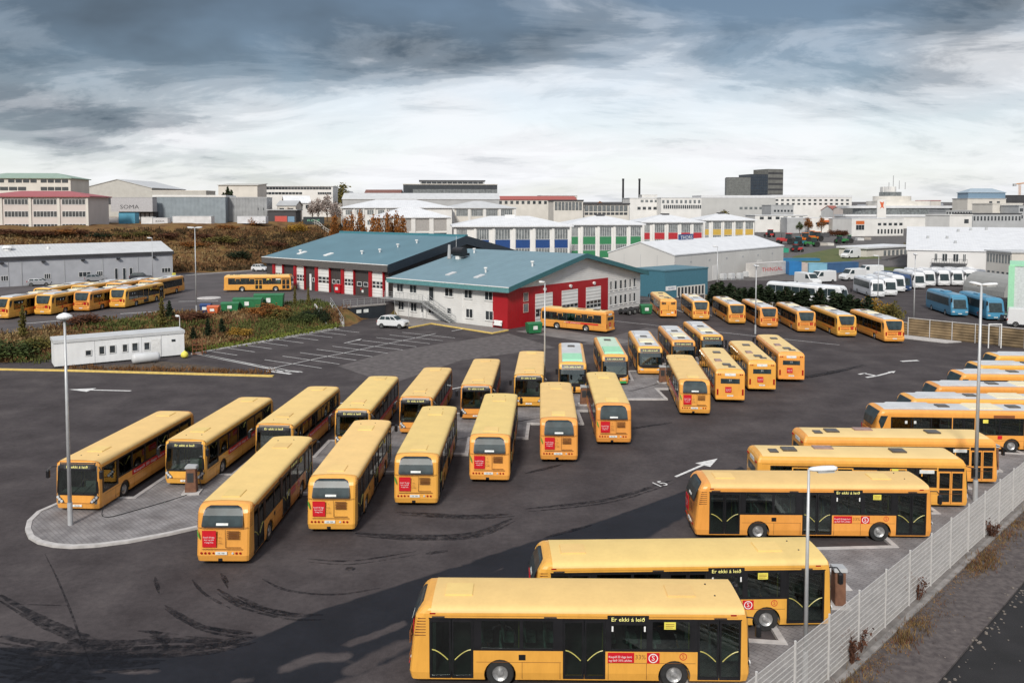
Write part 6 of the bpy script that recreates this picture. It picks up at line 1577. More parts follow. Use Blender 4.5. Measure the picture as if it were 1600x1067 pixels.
# white warehouse behind the conifers
ww, L_, H_ = house('large white warehouse with a long low roof behind the conifer hedge', 1054, 174, 1224, 217, 400, 17, mat('wall_warehouse', (0.58, 0.57, 0.55), 0.6, 0, 0.05, 0.2), M_ROOFW, 'gx', 2.6, 0.15, z0=-0.1, rows=((2.9, 6.8, 2, 0.12, 0.12, 0.95, M_WALLW, 'garage_door'), (1.4, 1.8, 6, 0.1, 0.05, 0.95, M_WALLG, 'wall_lamp')))
for k in range(1, 8): MB().box(L_ * k / 8 - 0.04, L_ * k / 8 + 0.04, -0.03, -0.003, 0, H_).build('panel_joint', M_WALLG, ww)
for k in range(1, 4): MB().box(-0.03, -0.003, 17 * k / 4 - 0.04, 17 * k / 4 + 0.04, 0, H_).build('panel_joint', M_WALLG, ww)
sb = MB().box(L_ * 0.28, L_ * 0.40, 8.0, 8.25, H_ + 2.4, H_ + 4.0).build('roof_sign', mat('sign_navy', (0.03, 0.07, 0.20), 0.5), ww)
lettering('THORS', 1.2, M_WHITE, sb, (L_ * 0.34, 7.97, H_ + 3.2), (1, 0, 0), width=L_ * 0.10)
bb, L_, H_ = house('low teal and white building with a white sign before the white warehouse', 1039, 150, 1106, 158, 424.5, 8, mat('teal_wall', (0.06, 0.17, 0.225), 0.5, 0, 0.08), mat('teal_roof', (0.08, 0.18, 0.225), 0.5), 'flat', 0, 0.1, z0=-0.1, th=0.25)
MB().box(L_ * 0.27, L_ * 0.93, -0.06, -0.003, 0.1, 2.1).build('shop_front', M_WALLC, bb)
for k in range(8): MB().box(L_ * (0.29 + 0.08 * k), L_ * (0.335 + 0.08 * k), -0.09, -0.061, 0.3, 1.9).build('window', M_WIN, bb)
sb = MB().box(L_ * 0.02, L_ * 0.25, -0.08, -0.003, 1.5, 2.3).build('sign', M_FRAME, bb)
lettering('Sandblik', 0.5, PANEL['blue'], sb, (L_ * 0.14, -0.085, 1.9), (1, 0, 0), width=L_ * 0.15)
gct = 'containers by the white warehouse'
container('teal container at the left end of the low teal building', 1006, 1038, 427, 443, None, (0.13, 0.25, 0.31), gct)
container('grey container standing behind the left end of the teal one', 1000, 1030, 420, 430, 178, (0.12, 0.115, 0.11), gct)
container('white container with red lettering by the white warehouse', 1179, 1233, 412, 434, None, (0.55, 0.53, 0.51), gct, dY=8, text='THINGAL', tm=M_RED)
container('bright blue container with its end towards the yard, right of the lettered white one', 1233, 1252, 409, 430, None, (0.02, 0.17, 0.42), gct)
container('pale pinkish container between the bright blue and the light blue ones', 1252.5, 1263, 411, 428, None, (0.50, 0.42, 0.38), gct)
container('light blue container in the middle of the row', 1264, 1292, 411.5, 428.5, None, (0.20, 0.42, 0.55), gct)
container('dark blue container with pale stripes at the right end of the row', 1293, 1341, 411.5, 428, None, (0.05, 0.12, 0.25), gct, dY=5)
container('long blue container lying behind the others, its roof showing', 1207, 1281, 404, 412, 226, (0.03, 0.18, 0.34), gct)
gcb = 'white plastic tanks before the white warehouse'
for k, (px, py) in enumerate(((1117, 437), (1130, 437.5), (1143, 437), (1156, 436.5), (1122, 428), (1147, 425), (1166, 434))):
    lbx = ('leftmost', 'second', 'third', 'fourth', 'left back', 'right back', 'rightmost')[k]
    p = at(px, py, 0); t = thing('plastic_tank', (p.x, p.y, 0), '%s of the white plastic tanks stacked before the white warehouse' % lbx, 'tank', gcb, 0.7)
    MB().box(-0.75, 0.75, -0.6, 0.6, 0.15, 1.5).build('shell', M_RTOP, t, bevel=0.15); MB().box(-0.8, 0.8, -0.65, 0.65, 0, 0.148).build('pallet', M_WALLG, t)

# big white building on the right with its balcony, wing and neighbours
rb_, L_, H_ = house('big white building with a wide white roof and a balcony on the right', 1418, 190, 1660, 176.8, 391, 62, mat('wall_bright', (0.64, 0.63, 0.62), 0.6, 0, 0.04, 0.2), M_ROOFW, 'gx', 4.6, 0.3, z0=-0.1)
FRB = Frame(rb_.location, rb_.rotation_euler.z)
def fu(px): return FRB.u(px)
for a, b in ((1460, 1465), (1472, 1480.5), (1489, 1498), (1504.5, 1509.5)): win(rb_, 'F', fu(a), fu(b), H_ - 2.4, H_ - 0.6, 0, M_WIN, M_FRAME, 'window', 2)
for a, b in ((1458, 1464), (1472, 1480), (1489, 1498), (1504, 1510)): win(rb_, 'F', fu(a), fu(b), H_ - 5.4, H_ - 3.9, 0, M_WIN, M_FRAME, 'window', 2)
bl = MB().box(fu(1456), fu(1511), -1.3, -0.003, H_ - 3.0, H_ - 2.8).build('balcony', M_DWALL, rb_)
m = MB()
for k in range(15): m.cyl((fu(1456) + (fu(1511) - fu(1456)) * k / 14, -1.25, H_ - 2.8), (0, 0, 1), 0.03, 1.0, 5)
m.tube([(fu(1456), -1.25, H_ - 1.8), (fu(1511), -1.25, H_ - 1.8)], 0.04, 5); m.build('railing', M_DWALL, bl)
for px, y in ((1451, 14), (1483, 14), (1505, 24), (1528, 26), (1556, 27), (1495, 8)): MB().cyl((fu(px), y, H_ + 4.6 * y / 31.0), (0, 0, 1), 0.3, 0.9, 8).build('roof_vent', M_WALLG, rb_)
gwg, L_, H_ = house('beige wing with a row of narrow windows right of the white building', 1541, 171, 1581, 163, 392, 18, M_WALLC, M_ROOFG, 'flat', 0, 0.3, z0=-0.1, rows=((0.5, 2.2, 8, 0.5, 0.03, 0.97, M_WING), (4.0, 5.2, 5, 0.5, 0.03, 0.97, M_WIN)))
house('white walled hall with a pale roof at the right edge beyond the beige wing', 1583, 166, 1680, 158, 398, 10, M_WALLC, M_ROOFW, 'mono', 0.8, 0.2, z0=-0.1)
ah = thing('arched_hut', (95.0, 152.0, 0), 'grey arched hut with a cream door at the right edge', 'hut', None, 0.1)
prof = [(3.2 * math.cos(a), 0, 4.0 * math.sin(a)) for a in lin(0, math.pi, 14)]
MB().extr(prof, (0, 12, 0)).build('shell', ribbed('hut_grey', (0.30, 0.30, 0.29), 0.4, 1, 0.6), ah); MB().box(-1.3, 1.9, -0.08, -0.003, 0, 2.6).build('door', mat('door_cream', (0.50, 0.42, 0.24), 0.6), ah)
tk_, L_, H_ = house('pale round cornered store with a mint green edge at the right edge', 1579, 131, 1660, 127.4, 416, 12, mat('store_pale', (0.56, 0.60, 0.60), 0.5), M_MINT, 'flat', 0, 0.1, z0=-0.1, name='store')
MB().box(-0.25, 0.6, -0.3, -0.003, 0, H_ + 0.1).build('corner_trim', M_MINT, tk_)
house('low white canopy like building beside the side road', 1354, 243, 1424, 258, 389, 9, M_WALLC, M_ROOFW, 'flat', 0, 0.6, rows=((0.8, 2.4, 7, 0.6, 0.35, 1.0, M_WING),), th=0.5)

# skyline and far blocks to the right
house('low dark framed office with big panes in the middle distance', 865, 360, 911, 362, 314.5, 12, M_WALLC, M_DWALL, 'flat', 0, 0.3, rows=((0.4, 4.0, 8, 0.8, 0.03, 0.97, M_WING),), frame=M_DWALL, th=0.6)
house('low long office with dark posts right of the dark framed one', 911, 366, 983, 370, 320, 12, M_WALLC, M_DWALL, 'flat', 0, 0.4, rows=((0.4, 3.0, 10, 0.85, 0.03, 0.97, M_WING), (3.5, 4.6, 10, 0.8, 0.03, 0.97)), frame=M_DWALL, th=0.7)
house('white block with rows of windows left of the orange trees on the skyline', 845, 410, 902, 412, 306, 12, M_WALLC, M_ROOFW, 'flat', 0, 0.2, rows=((0.6, 1.8, 8, 0.6, 0, 1, M_WING), (3.6, 4.8, 8, 0.6, 0, 1, M_WING)))
house('white flat roofed house cluster in front of the two dark chimneys', 984, 400, 1036, 402, 310, 14, M_WALLW, M_ROOFW, 'flat', 0, 0.2, rows=((0.8, 2.0, 5, 0.6, 0.3, 1.0, M_WING), (4.2, 5.6, 5, 0.6, 0.2, 1.0, M_WIN)))
house('small white block on top of the skyline between the chimneys', 1003, 430, 1027, 430, 305, 10, M_WALLW, M_WALLW, 'flat', 0, 0.1)
house('white two storey office with two rows of windows behind the red school block', 1033, 395, 1096, 398, 309.5, 14, M_WALLW, M_ROOFW, 'flat', 0, 0.2, rows=((1.0, 2.6, 9, 0.5, 0, 1, M_WING), (3.4, 5.2, 18, 0.7, 0.05, 1.0, M_WIN)))
house('long pale grey hall with a white roof edge under the dark tower', 1096, 500, 1212, 504, 309.5, 18, mat('wall_pale_grey', (0.47, 0.47, 0.46), 0.7, 0, 0.06, 0.2), M_ROOFW, 'flat', 0, 0.2, rows=((5.5, 7.0, 6, 0.6, 0.5, 0.9, M_WING),), th=1.6)
house('long white building with small paired windows right of the dark tower', 1206, 520, 1331, 526, 308.5, 16, M_WALLW, M_ROOFW, 'flat', 0, 0.2, rows=((1.2, 2.4, 14, 0.5, 0.03, 0.98), (3.6, 4.8, 14, 0.5, 0.03, 0.98)), th=1.5)
house('grey lower wing in front of the long white building', 1205, 470, 1240, 472, 321, 12, M_WALLG, M_WALLG, 'flat', 0, 0.2, rows=((2.6, 3.8, 6, 0.6, 0.1, 1, M_WIN),))
house('white low sheds right of the yellow school block', 1180, 420, 1262, 424, 337, 12, M_WALLW, M_ROOFW, 'flat', 0, 0.3, rows=((0.6, 2.0, 6, 0.5, 0.05, 0.95),))
house('white hall with a dark grey stripe in the equipment yard', 1230, 410, 1262, 410, 341, 10, M_WALLG, M_ROOFW, 'flat', 0, 0.1)
hs_, L_, H_ = house('white shop with orange awning in the equipment yard', 1263, 405, 1300, 405, 341, 10, M_WALLW, M_ROOFW, 'flat', 0, 0.1, rows=((2.2, 3.2, 2, 0.4, 0.2, 1.0),))
win(hs_, 'F', L_ * 0.5, L_ * 0.88, H_ - 2.0, H_ - 1.0, 0, mat('awning_orange', (0.55, 0.13, 0.03), 0.6), None, 'awning', proud=0.5)
hs_, L_, H_ = house('white shop with an orange striped sign right of the other shop', 1301, 400, 1330, 400, 342, 10, M_WALLC, M_ROOFW, 'flat', 0, 0.1)
win(hs_, 'F', L_ * 0.15, L_ * 0.8, H_ - 2.2, H_ - 1.3, 0, MATS['awning_orange'], None, 'sign')
ts, L_, H_ = house('white two storey store with orange framed windows beside the side road', 1331, 375, 1412, 382, 342, 14, M_WALLW, M_ROOFW, 'flat', 0, 0.1, rows=((2.0, 3.2, 5, 0.6, 0.48, 1.0), (4.9, 7.0, 8, 0.5, 0.48, 1.0)))
win(ts, 'F', L_ * 0.08, L_ * 0.24, H_ - 2.6, H_ - 1.0, 0, MATS['awning_orange'], None, 'sign'); win(ts, 'F', L_ * 0.08, L_ * 0.24, H_ - 5.2, H_ - 2.8, 0, M_WIN, M_FRAME, 'window', 3)
# round white building with tiers, and its ship-like top
rc = pt(1420, 320, 470); zr = height(rc.x, rc.y) - 0.5
rt = thing('round_building', (rc.x, rc.y, zr), 'white tiered building with curved window bands and a ship-like top on the right skyline', 'building')
zt_ = rc.z - zr
def tier(x0, x1, z0, z1, name, m, y0=0, d=24):
    mb = MB(); n = 16; c = []
    for k in range(n + 1):
        a = math.pi * (1 + k / n); c.append(((x0 + x1) / 2 + (x1 - x0) / 2 * math.cos(a), y0 + 10 + (10) * math.sin(a)))
    mb.prism(c + [(x1, y0 + d), (x0, y0 + d)], z0, z1).build(name, m, rt)
S_ = 470 / 1275.9
tier((1330 - 1420) * S_, (1530 - 1420) * S_, 0, zt_ - 7.0, 'wall', M_WALLW); tier((1328 - 1420) * S_, (1533 - 1420) * S_, zt_ - 6.99, zt_ - 5.6, 'roof', M_ROOFW, -0.5)
tier((1345 - 1420) * S_, (1500 - 1420) * S_, zt_ - 5.59, zt_ - 2.0, 'window_band', M_WING, 1.0); tier((1335 - 1420) * S_, (1515 - 1420) * S_, zt_ - 1.99, zt_ - 0.6, 'roof', M_ROOFW, 0.4)
tier((1385 - 1420) * S_, (1470 - 1420) * S_, zt_ - 0.59, zt_ + 2.2, 'wall', M_WALLC, 3.0); tier((1383 - 1420) * S_, (1440 - 1420) * S_, zt_ + 2.21, zt_ + 5.0, 'wall', M_WALLC, 4.5, 12)
tier((1392 - 1420) * S_, (1424 - 1420) * S_, zt_ + 5.01, zt_ + 7.4, 'window_band', M_WING, 5.5, 8); tier((1394 - 1420) * S_, (1414 - 1420) * S_, zt_ + 7.41, zt_ + 10.5, 'wall', M_WALLW, 6, 6)
for k in range(26): win(rt, 'F', (1338 + 7.2 * k - 1420) * S_, (1338 + 7.2 * k + 3.8 - 1420) * S_, zt_ - 12.5, zt_ - 8.2, 1.0 + 7.2 * (abs(k - 12.7) / 13.5) ** 3, M_WIN if k > 14 else M_WING, None)
m = MB()
for x, h_ in ((-5.5, 16), (-2, 13), (1.5, 12), (-8, 12)): m.cyl((x, 8, zt_ + 9), (0, 0, 1), 0.22, h_ - 8, 5)
m.build('mast', M_WALLG, rt)
sgb = pt(1377, 336, 440); st_ = thing('tower_sign', (sgb.x, sgb.y, height(sgb.x, sgb.y)), 'tall white advertising board with an orange figure beside the round building', 'sign')
W_ = 14.0 * 440 / 1276; ztp = pt(1377, 312, 440).z - height(sgb.x, sgb.y)
MB().box(-W_ / 2, W_ / 2, -0.3, 0.3, 0.0, ztp).build('board', M_WALLW, st_)
MB().add([(-1.1, -0.35, ztp - 5.0), (-0.3, -0.35, ztp - 3.6), (-1.2, -0.35, ztp - 1.0), (0.2, -0.35, ztp - 1.6), (1.2, -0.35, ztp - 1.0), (0.8, -0.35, ztp - 3.4), (1.3, -0.35, ztp - 4.9), (0.2, -0.35, ztp - 4.1)], [(0, 1, 2, 3, 4, 5, 6, 7)]).build('emblem', mat('emblem_orange', (0.62, 0.13, 0.05), 0.6), st_)
for (lb, px0, px1, Y, pyt, m_, rm, rw_s) in (
    ('pale block with a blue roof storey on the right skyline', 1512, 1572, 430, 311, M_WALLC, M_WALLG, ((1.2, 5.0, 2, 0.4, 0.5, 0.9),)),
    ('cream block right of the blue roofed one', 1551, 1598, 360, 319, M_WALLC, M_WALLC, ((1.2, 3.2, 2, 0.3, 0.1, 0.9),)),
    ('grey brown flats at the right edge of the skyline', 1592, 1660, 350, 322, M_WALLG, M_WALLG, ((1, 2.4, 8, 0.6, 0, 1), (4, 5.4, 8, 0.6, 0, 1))),
    ('dark flat roofed block behind the blue roof storey', 1560, 1640, 520, 306, M_DWALL, M_DWALL, ()),
    ('low dark windowed terrace right of the round building', 1478, 1530, 380, 330, M_WALLG, M_WALLG, ((0.4, 2.0, 12, 0.6, 0, 1), (3.2, 4.8, 12, 0.6, 0, 1))),
    ('grey low terrace with dark windows behind the brown hedge on the right', 1520, 1596, 330, 335, M_WALLG, M_DWALL, ((0.8, 2.6, 14, 0.5, 0, 1),)),
    ('small white shed with a flat roof before the round building', 1484, 1519, 310, 337, M_WALLW, M_WALLW, ((1.4, 3.0, 1, 0.4, 0.5, 1.0),)),
    ('reddish roofed house between trees on the right skyline', 1455, 1470, 520, 314, M_WALLC, mat('roof_rose', (0.40, 0.12, 0.12), 0.6), ())):
    house(lb, px0, Y, px1, Y + 3, pyt, 12, m_, rm, 'flat', 0, 0.2, rows=rw_s, th=0.4)
house('steel blue roof storey topping the pale block on the right skyline', 1513, 434, 1571, 436, 301.5, 9, mat('steel_blue_band', (0.18, 0.27, 0.36), 0.4), mat('roof_blue_grey', (0.30, 0.37, 0.43), 0.5), 'hip', 2.2, 0.4, z0=pt(1540, 311.5, 434).z, name='roof_storey')
# dark hotel tower
for lb, px0, px1, Y0, Y1, pyt, m_, rows in (
    ('grey checkered left block of the dark hotel tower', 1135, 1173, 905, 900, 278, mat('tower_grey', (0.115, 0.12, 0.115), 0.5, 0, 0.3, 0.4), tuple((1.2 + 2.6 * k, 2.4 + 2.6 * k, 14, 0.35, 0.02, 0.98, M_WING) for k in range(7))),
    ('dark blue glass middle block of the hotel tower', 1173, 1200, 900, 905, 273, mat('tower_navy', (0.020, 0.030, 0.045), 0.2, 0, 0.3, 0.3), tuple((1.2 + 3 * k, 2.2 + 3 * k, 8, 0.4, 0.02, 0.98, M_WIN) for k in range(7))),
    ('tall grey banded right block of the hotel tower', 1200, 1224, 905, 912, 265, mat('tower_band', (0.15, 0.15, 0.14), 0.6, 0, 0.2, 0.2), tuple((3 + 6 * k, 5.2 + 6 * k, 1, 0.96, 0.0, 1.0, M_DWALL) for k in range(5)))):
    house(lb, px0, Y0, px1, Y1, pyt, 26, m_, M_DWALL, 'flat', 0, 0.0, rows=rows, name='tower_block', cat='tower', th=0.5)
for px, w in ((973.5, 'left'), (999, 'right')):
    p = pt(px, 306, 520); zg = height(p.x, p.y); t = thing('chimney', (p.x, p.y, zg), '%s one of the two slim dark chimneys on the skyline' % w, 'chimney', 'dark chimneys')
    H = pt(px, 279.5, 520).z - zg; MB().cyl((0, 0, 0), (0, 0, 1), 0.75, H, 12, 0.6).build('stack', M_BLACK, t); MB().cyl((0, 0, H - 1.2), (0, 0, 1), 0.72, 1.25, 12).build('rim', M_DARK, t)
p = pt(1592, 330, 560); zg = height(p.x, p.y); cn = thing('crane', (p.x, p.y, zg), 'slim orange tower crane at the right edge of the skyline', 'crane')
H = pt(1592, 288, 560).z - zg; m = MB()
for x, y in ((-.5, -.5), (.5, -.5), (.5, .5), (-.5, .5)): m.cyl((x, y, 0), (0, 0, 1), 0.12, H, 4)
for k in range(int(H / 1.5)): m.tube([(-.5, -.5, k * 1.5), (.5, -.5, k * 1.5 + 1.5)], 0.07, 4).tube([(.5, -.5, k * 1.5), (.5, .5, k * 1.5 + 1.5)], 0.07, 4)
M_CRN = mat('crane_orange', (0.55, 0.30, 0.16), 0.5); m.build('mast', M_CRN, cn); MB().tube([(-3, 0, H), (22, 0, H + 3)], 0.45, 5).build('jib', M_CRN, cn); MB().box(-4.5, -2.6, -0.6, 0.6, H - 1.4, H + 0.3).build('counterweight', M_WALLG, cn)

# wattle fence behind the back row
pts_ = [(33.5, 141), (43, 126.5), (52.0, 106.4), (61.1, 96.6), (75, 82)]
M_WAT = ribbed('wattle_brown', (0.19, 0.135, 0.075), 0.35, 2, 0.9, 0, 0.9, 0.45)
for (a, b), lb in zip(zip(pts_[:-1], pts_[1:]), ('thin fence behind the left half of the row of buses by the back fence', 'thin fence behind the right half of the row of buses by the back fence', 'brown wattle fence with pale posts in front of the blue coaches', 'brown wattle fence at the right edge before the green and white coach')):
    a, b = Vector(a), Vector(b); d = (b - a); L = d.length
    t = thing('wattle_fence', (a.x, a.y, 0), lb, 'fence', 'wattle fences behind the yard', math.atan2(d.y, d.x)); hgt = 2.35 if a.x > 50 else 1.7
    n = max(3, int(L / 2.6))
    for k in range(n): MB().box(L * k / n + 0.05, L * (k + 1) / n - 0.05, -0.05, 0.05, 0.02, hgt - 0.06 - 0.1 * ((k * 7) % 3) / 3).build('wattle_panel', M_WAT, t)
    MB().box(0, L, -0.075, -0.055, hgt - 0.05, hgt + 0.03).build('top_rail', M_FEN, t)
    for k in range(n + 1): MB().box(L * k / n - 0.04, L * k / n + 0.04, -0.16, -0.08, 0, hgt + 0.08).build('post', M_FEN, t)

# ------------------------------------------------------------------ vehicles beyond the yard
M_CWH = mat('coach_white', (0.70, 0.71, 0.73), 0.35, 0, 0.05, 0.5, coat=0.3); M_CBL = mat('coach_blue', (0.06, 0.235, 0.38), 0.35, 0, 0.08, 0.5, coat=0.3); M_CNV = mat('coach_navy', (0.03, 0.06, 0.14), 0.35)
SEC_C = [(1.22, 0.32), (1.27, 0.7), (1.27, 1.5), (1.24, 2.9), (1.18, 3.15), (1.0, 3.32), (0.6, 3.38), (0.0, 3.40)]
def build_coach(loc, rz, label, paint, group, L=11.6, glassm=None):
    t = thing('coach', loc, label, 'coach', group, rz); h = L / 2; sh = Shape(L, 2.54, SEC_C, [(0.32, h - 0.15), (0.8, h), (1.2, h - 0.02), (2.9, h - 0.5), (3.4, h - 0.95)], [(0.32, -h + 0.1), (0.8, -h), (2.8, -h + 0.1), (3.4, -h + 0.5)], 0.35)
    me = sh.body().mesh('body'); me.materials.append(paint); link('body', me, t); g = glassm or M_RW
    for sg in (1, -1):
        n = 6; xs = lin(-h + 0.6, h - 1.1, n + 1)
        for a, b in zip(xs[:-1], xs[1:]):
            MB().extr([(a + 0.03, sg * 1.262, 1.62), (b - 0.03, sg * 1.262, 1.62), (b - 0.03 - (0.25 if b == xs[-1] else 0), sg * 1.245, 2.82), (a + 0.03, sg * 1.245, 2.82)], (0, sg * 0.016, 0)).build('window', g, t)
        for x in (-h + 2.9, h - 2.6): add_wheel(t, x, sg * 1.16)
        MB().tube([(h - 0.5, sg * 1.1, 3.1), (h + 0.15, sg * 1.32, 2.9)], 0.03, 5).box(h + 0.08, h + 0.2, sg * 1.32 - 0.11, sg * 1.32 + 0.11, 2.3, 2.9).build('mirror', M_BLACK, t)
        MB().box(h - 0.2, h + 0.012, *sorted((sg * 0.75, sg * 1.1)), 0.75, 0.95).build('headlight', M_LAMPC, t)
        MB().box(-h - 0.012, -h + 0.2, *sorted((sg * 0.95, sg * 1.12)), 0.9, 1.4).build('tail_light', M_LAMPR, t)
    sheet(MB(), sh.front, lin(-1.15, 1.15, 9), [1.3, 1.9, 2.5, 2.95], 0.012).build('windscreen', g, t)
    sheet(MB(), sh.rear, lin(-1.0, 1.0, 7), [1.75, 2.7], 0.012).build('rear_window', g, t)
    MB().box(-1.2, 0.6, -0.6, 0.6, 3.35, 3.52).build('roof_unit', paint, t, bevel=0.05)
    pl = MB().box(h - 0.1, h + 0.012, -0.28, 0.28, 0.5, 0.62).build('licence_plate', M_PLATE, t)
    return t
gco = 'white coaches lined up in the coach park'
cw = None
for px, py, a, lb in ((1372, 466, -97, 'white coach at the left end of the coach row, nearest the orange bush'), (1392, 463.5, -96, 'white coach with a big dark windscreen, second from the left of the row'),
                      (1405, 457.5, -95, 'white coach third from the left, half behind the second'), (1437, 452, -95, 'white coach right of the navy one, behind the tall lamp post'),
                      (1453, 448.5, -95, 'white coach fourth from the right in the coach row'), (1476, 448, -95, 'white coach third from the right in the coach row'),
                      (1497, 447.5, -95, 'white coach second from the right in the coach row'), (1517, 447, -95, 'white coach at the right end of the coach row'), (1533, 446, -98, 'small white coach squeezed beside the grey arched hut')):
    p = at(px, py, 0); c = p - Vector((math.cos(R(a)), math.sin(R(a)), 0)) * 5.8
    cw = build_coach((c.x, c.y, 0), R(a), lb, M_CWH, gco) if cw is None else (dup(cw, None, (c.x, c.y, 0), R(a), lb, gco) and cw)
for px, py, a, lb in ((1290, 477, -55, 'white coach roof showing behind the hedge, left of the orange bush'), (1322, 478, -50, 'white coach roof showing behind the hedge, right beside the orange bush')):
    p = at(px, py, 0); c = p - Vector((math.cos(R(a)), math.sin(R(a)), 0)) * 5.8; dup(cw, None, (c.x, c.y, 0), R(a), lb, gco)
p = at(1415, 456, 0); build_coach((p.x + 0.5, p.y + 5.8, 0), R(-95), 'navy blue coach standing among the white ones', M_CNV, None)
b1 = None
for px, py, a, lb in ((1500, 496, -99, 'bright blue coach behind the wattle fence, left one of two'), (1556, 502, -99, 'bright blue coach behind the wattle fence, right one of two')):
    p = at(px, py, 0); c = p - Vector((math.cos(R(a)), math.sin(R(a)), 0)) * 5.8
    b1 = build_coach((c.x, c.y, 0), R(a), lb, M_CBL, 'bright blue coaches') if b1 is None else dup(b1, None, (c.x, c.y, 0), R(a), lb)
build_coach((90.5, 128.5, 0), R(-66), 'white coach with green tinted windows at the right edge, beyond the blue coaches', M_CWH, None, 13, mat('green_glass', (0.03, 0.10, 0.08), 0.1))
p = at(1546, 426, 0); dup(b1, None, (p.x, p.y + 4, 0), R(-80), 'light blue coach half hidden behind the grey arched hut', 'bright blue coaches')

def car(loc, rz, label, paint, kind='hatch', group=None, cat='car', s=1.0, name='parked_car'):
    """Car or van from a side profile; the glasshouse leans in."""
    t = thing(name, loc, label, cat, group, rz); t.scale = (s, s, s)
    if kind == 'van': low = [(-2.6, 0.3), (2.55, 0.3), (2.6, 0.8), (2.35, 1.15), (1.75, 1.28), (1.0, 2.25), (-2.5, 2.3), (-2.6, 0.9)]; top = None; W = 0.95; ax = (-1.7, 1.65)
    elif kind == 'suv': low = [(-2.0, 0.35), (1.95, 0.35), (2.0, 0.72), (1.9, 0.98), (1.0, 1.10), (-1.95, 1.12), (-2.02, 0.8)]; top = [(-1.85, 1.10), (0.95, 1.06), (0.25, 1.60), (-0.6, 1.68), (-1.45, 1.60)]; W = 0.88; ax = (-1.3, 1.28)
    else: low = [(-2.0, 0.28), (1.95, 0.28), (2.0, 0.6), (1.85, 0.82), (0.95, 0.93), (-1.9, 0.98), (-2.02, 0.7)]; top = [(-1.85, 0.98), (1.0, 0.93), (0.35, 1.38), (-0.6, 1.45), (-1.5, 1.38)]; W = 0.87; ax = (-1.25, 1.25)
    MB().extr([(x, -W, z) for x, z in low], (0, 2 * W, 0)).build('body', paint, t, bevel=0.07)
    if top:
        n = len(top); k = 0.80; mb = MB(); zb = top[0][1]; zm = max(z for _, z in top)
        def yy(z): return W * 0.97 - (W * 0.16) * (z - zb) / (zm - zb)
        mb.add([(x, -yy(z), z) for x, z in top] + [(x, yy(z), z) for x, z in top], [tuple(range(n)), tuple(range(2*n-1, n-1, -1))] + [(i, n+i, n+(i+1) % n, (i+1) % n) for i in range(n)])
        mb.build('cabin', paint, t, bevel=0.04)
        z0, z1 = zb + 0.06, zm - 0.12
        (xa, _), (xb, _), (xc, zc), (xd, zd), (xe, ze) = top
        def fx(z): return xb + (xc - xb) * (z - zb) / (zc - zb)
        def bxx(z): return xa + (xe - xa) * (z - zb) / (ze - zb)
        for sg in (1, -1):
            for a, b in ((0.05, 0.36), (0.40, 0.68), (0.72, 0.95)):
                q = []
                for f_, z in ((a, z0), (b, z0), (b, z1), (a, z1)):
                    x = bxx(z) + (fx(z) - bxx(z)) * f_; q.append((x, sg * (yy(z) - 0.01), z))
                MB().extr(q, (0, sg * 0.022, 0)).build('window', M_RW, t)
        MB().extr([(fx(z0) - 0.01, -yy(z0) * 0.86, z0), (fx(z0) - 0.01, yy(z0) * 0.86, z0), (fx(z1) - 0.01, yy(z1) * 0.86, z1), (fx(z1) - 0.01, -yy(z1) * 0.86, z1)], (0.025, 0, 0.012)).build('windscreen', M_RW, t)
        MB().extr([(bxx(z0) + 0.01, -yy(z0) * 0.84, z0 + 0.04), (bxx(z0) + 0.01, yy(z0) * 0.84, z0 + 0.04), (bxx(z1) + 0.01, yy(z1) * 0.84, z1), (bxx(z1) + 0.01, -yy(z1) * 0.84, z1)], (-0.025, 0, 0.012)).build('rear_window', M_RW, t)
    else:
        MB().extr([(1.68, -W * 0.86, 1.40), (1.68, W * 0.86, 1.40), (1.10, W * 0.8, 2.14), (1.10, -W * 0.8, 2.14)], (0.04, 0, 0.03)).build('windscreen', M_RW, t)
        for sg in (1, -1): MB().extr([(0.45, sg * (W - 0.01), 1.35), (1.5, sg * (W - 0.01), 1.35), (1.0, sg * (W - 0.01), 2.05), (0.45, sg * (W - 0.01), 2.05)], (0, sg * 0.022, 0)).build('window', M_RW, t)
    xf_ = max(x for x, z in low)
    for sg in (1, -1):
        MB().box(xf_ - 0.16, xf_ + 0.012, *sorted((sg * (W - 0.38), sg * (W - 0.10))), 0.60, 0.76).build('headlight', M_LAMPC, t)
        MB().box(-xf_ - 0.02, -xf_ + 0.14, *sorted((sg * (W - 0.22), sg * (W - 0.06))), 0.75, 1.0).build('tail_light', M_LAMPR, t)
        for x in ax:
            w_ = MB().lathe((x, sg * (W - 0.17), 0.34), (0, sg, 0), [(0, 0.2), (0, 0.32), (0.03, 0.34), (0.17, 0.34), (0.19, 0.31), (0.19, 0.2)], 16).build('wheel', M_RUB, t)
            MB().lathe((x, sg * (W - 0.17), 0.34), (0, sg, 0), [(0.1, 0.2), (0.195, 0.2), (0.17, 0.08), (0.2, 0.05)], 12).build('rim', M_RIM, w_)
    MB().box(xf_ - 0.1, xf_ + 0.015, -0.4, 0.4, 0.58, 0.72).build('grille', M_DARK, t)
    MB().box(xf_ - 0.1, xf_ + 0.02, -0.26, 0.26, 0.42, 0.52).build('licence_plate', M_PLATE, t)
    return t
C_WH = mat('car_white', (0.68, 0.69, 0.70), 0.3, 0, 0.03, 0.5, coat=0.5); C_SI = mat('car_silver', (0.42, 0.43, 0.45), 0.3, 0.5, 0.04, 0.5); C_DK = mat('car_dark', (0.03, 0.035, 0.045), 0.25, 0, 0.1, 0.5, coat=0.5)
p = at(613, 513.5, 0); car((p.x, p.y + 0.9, 0), R(-17), 'white sport utility car parked before the white depot building', C_WH, 'suv', None, 'car', 1.05)
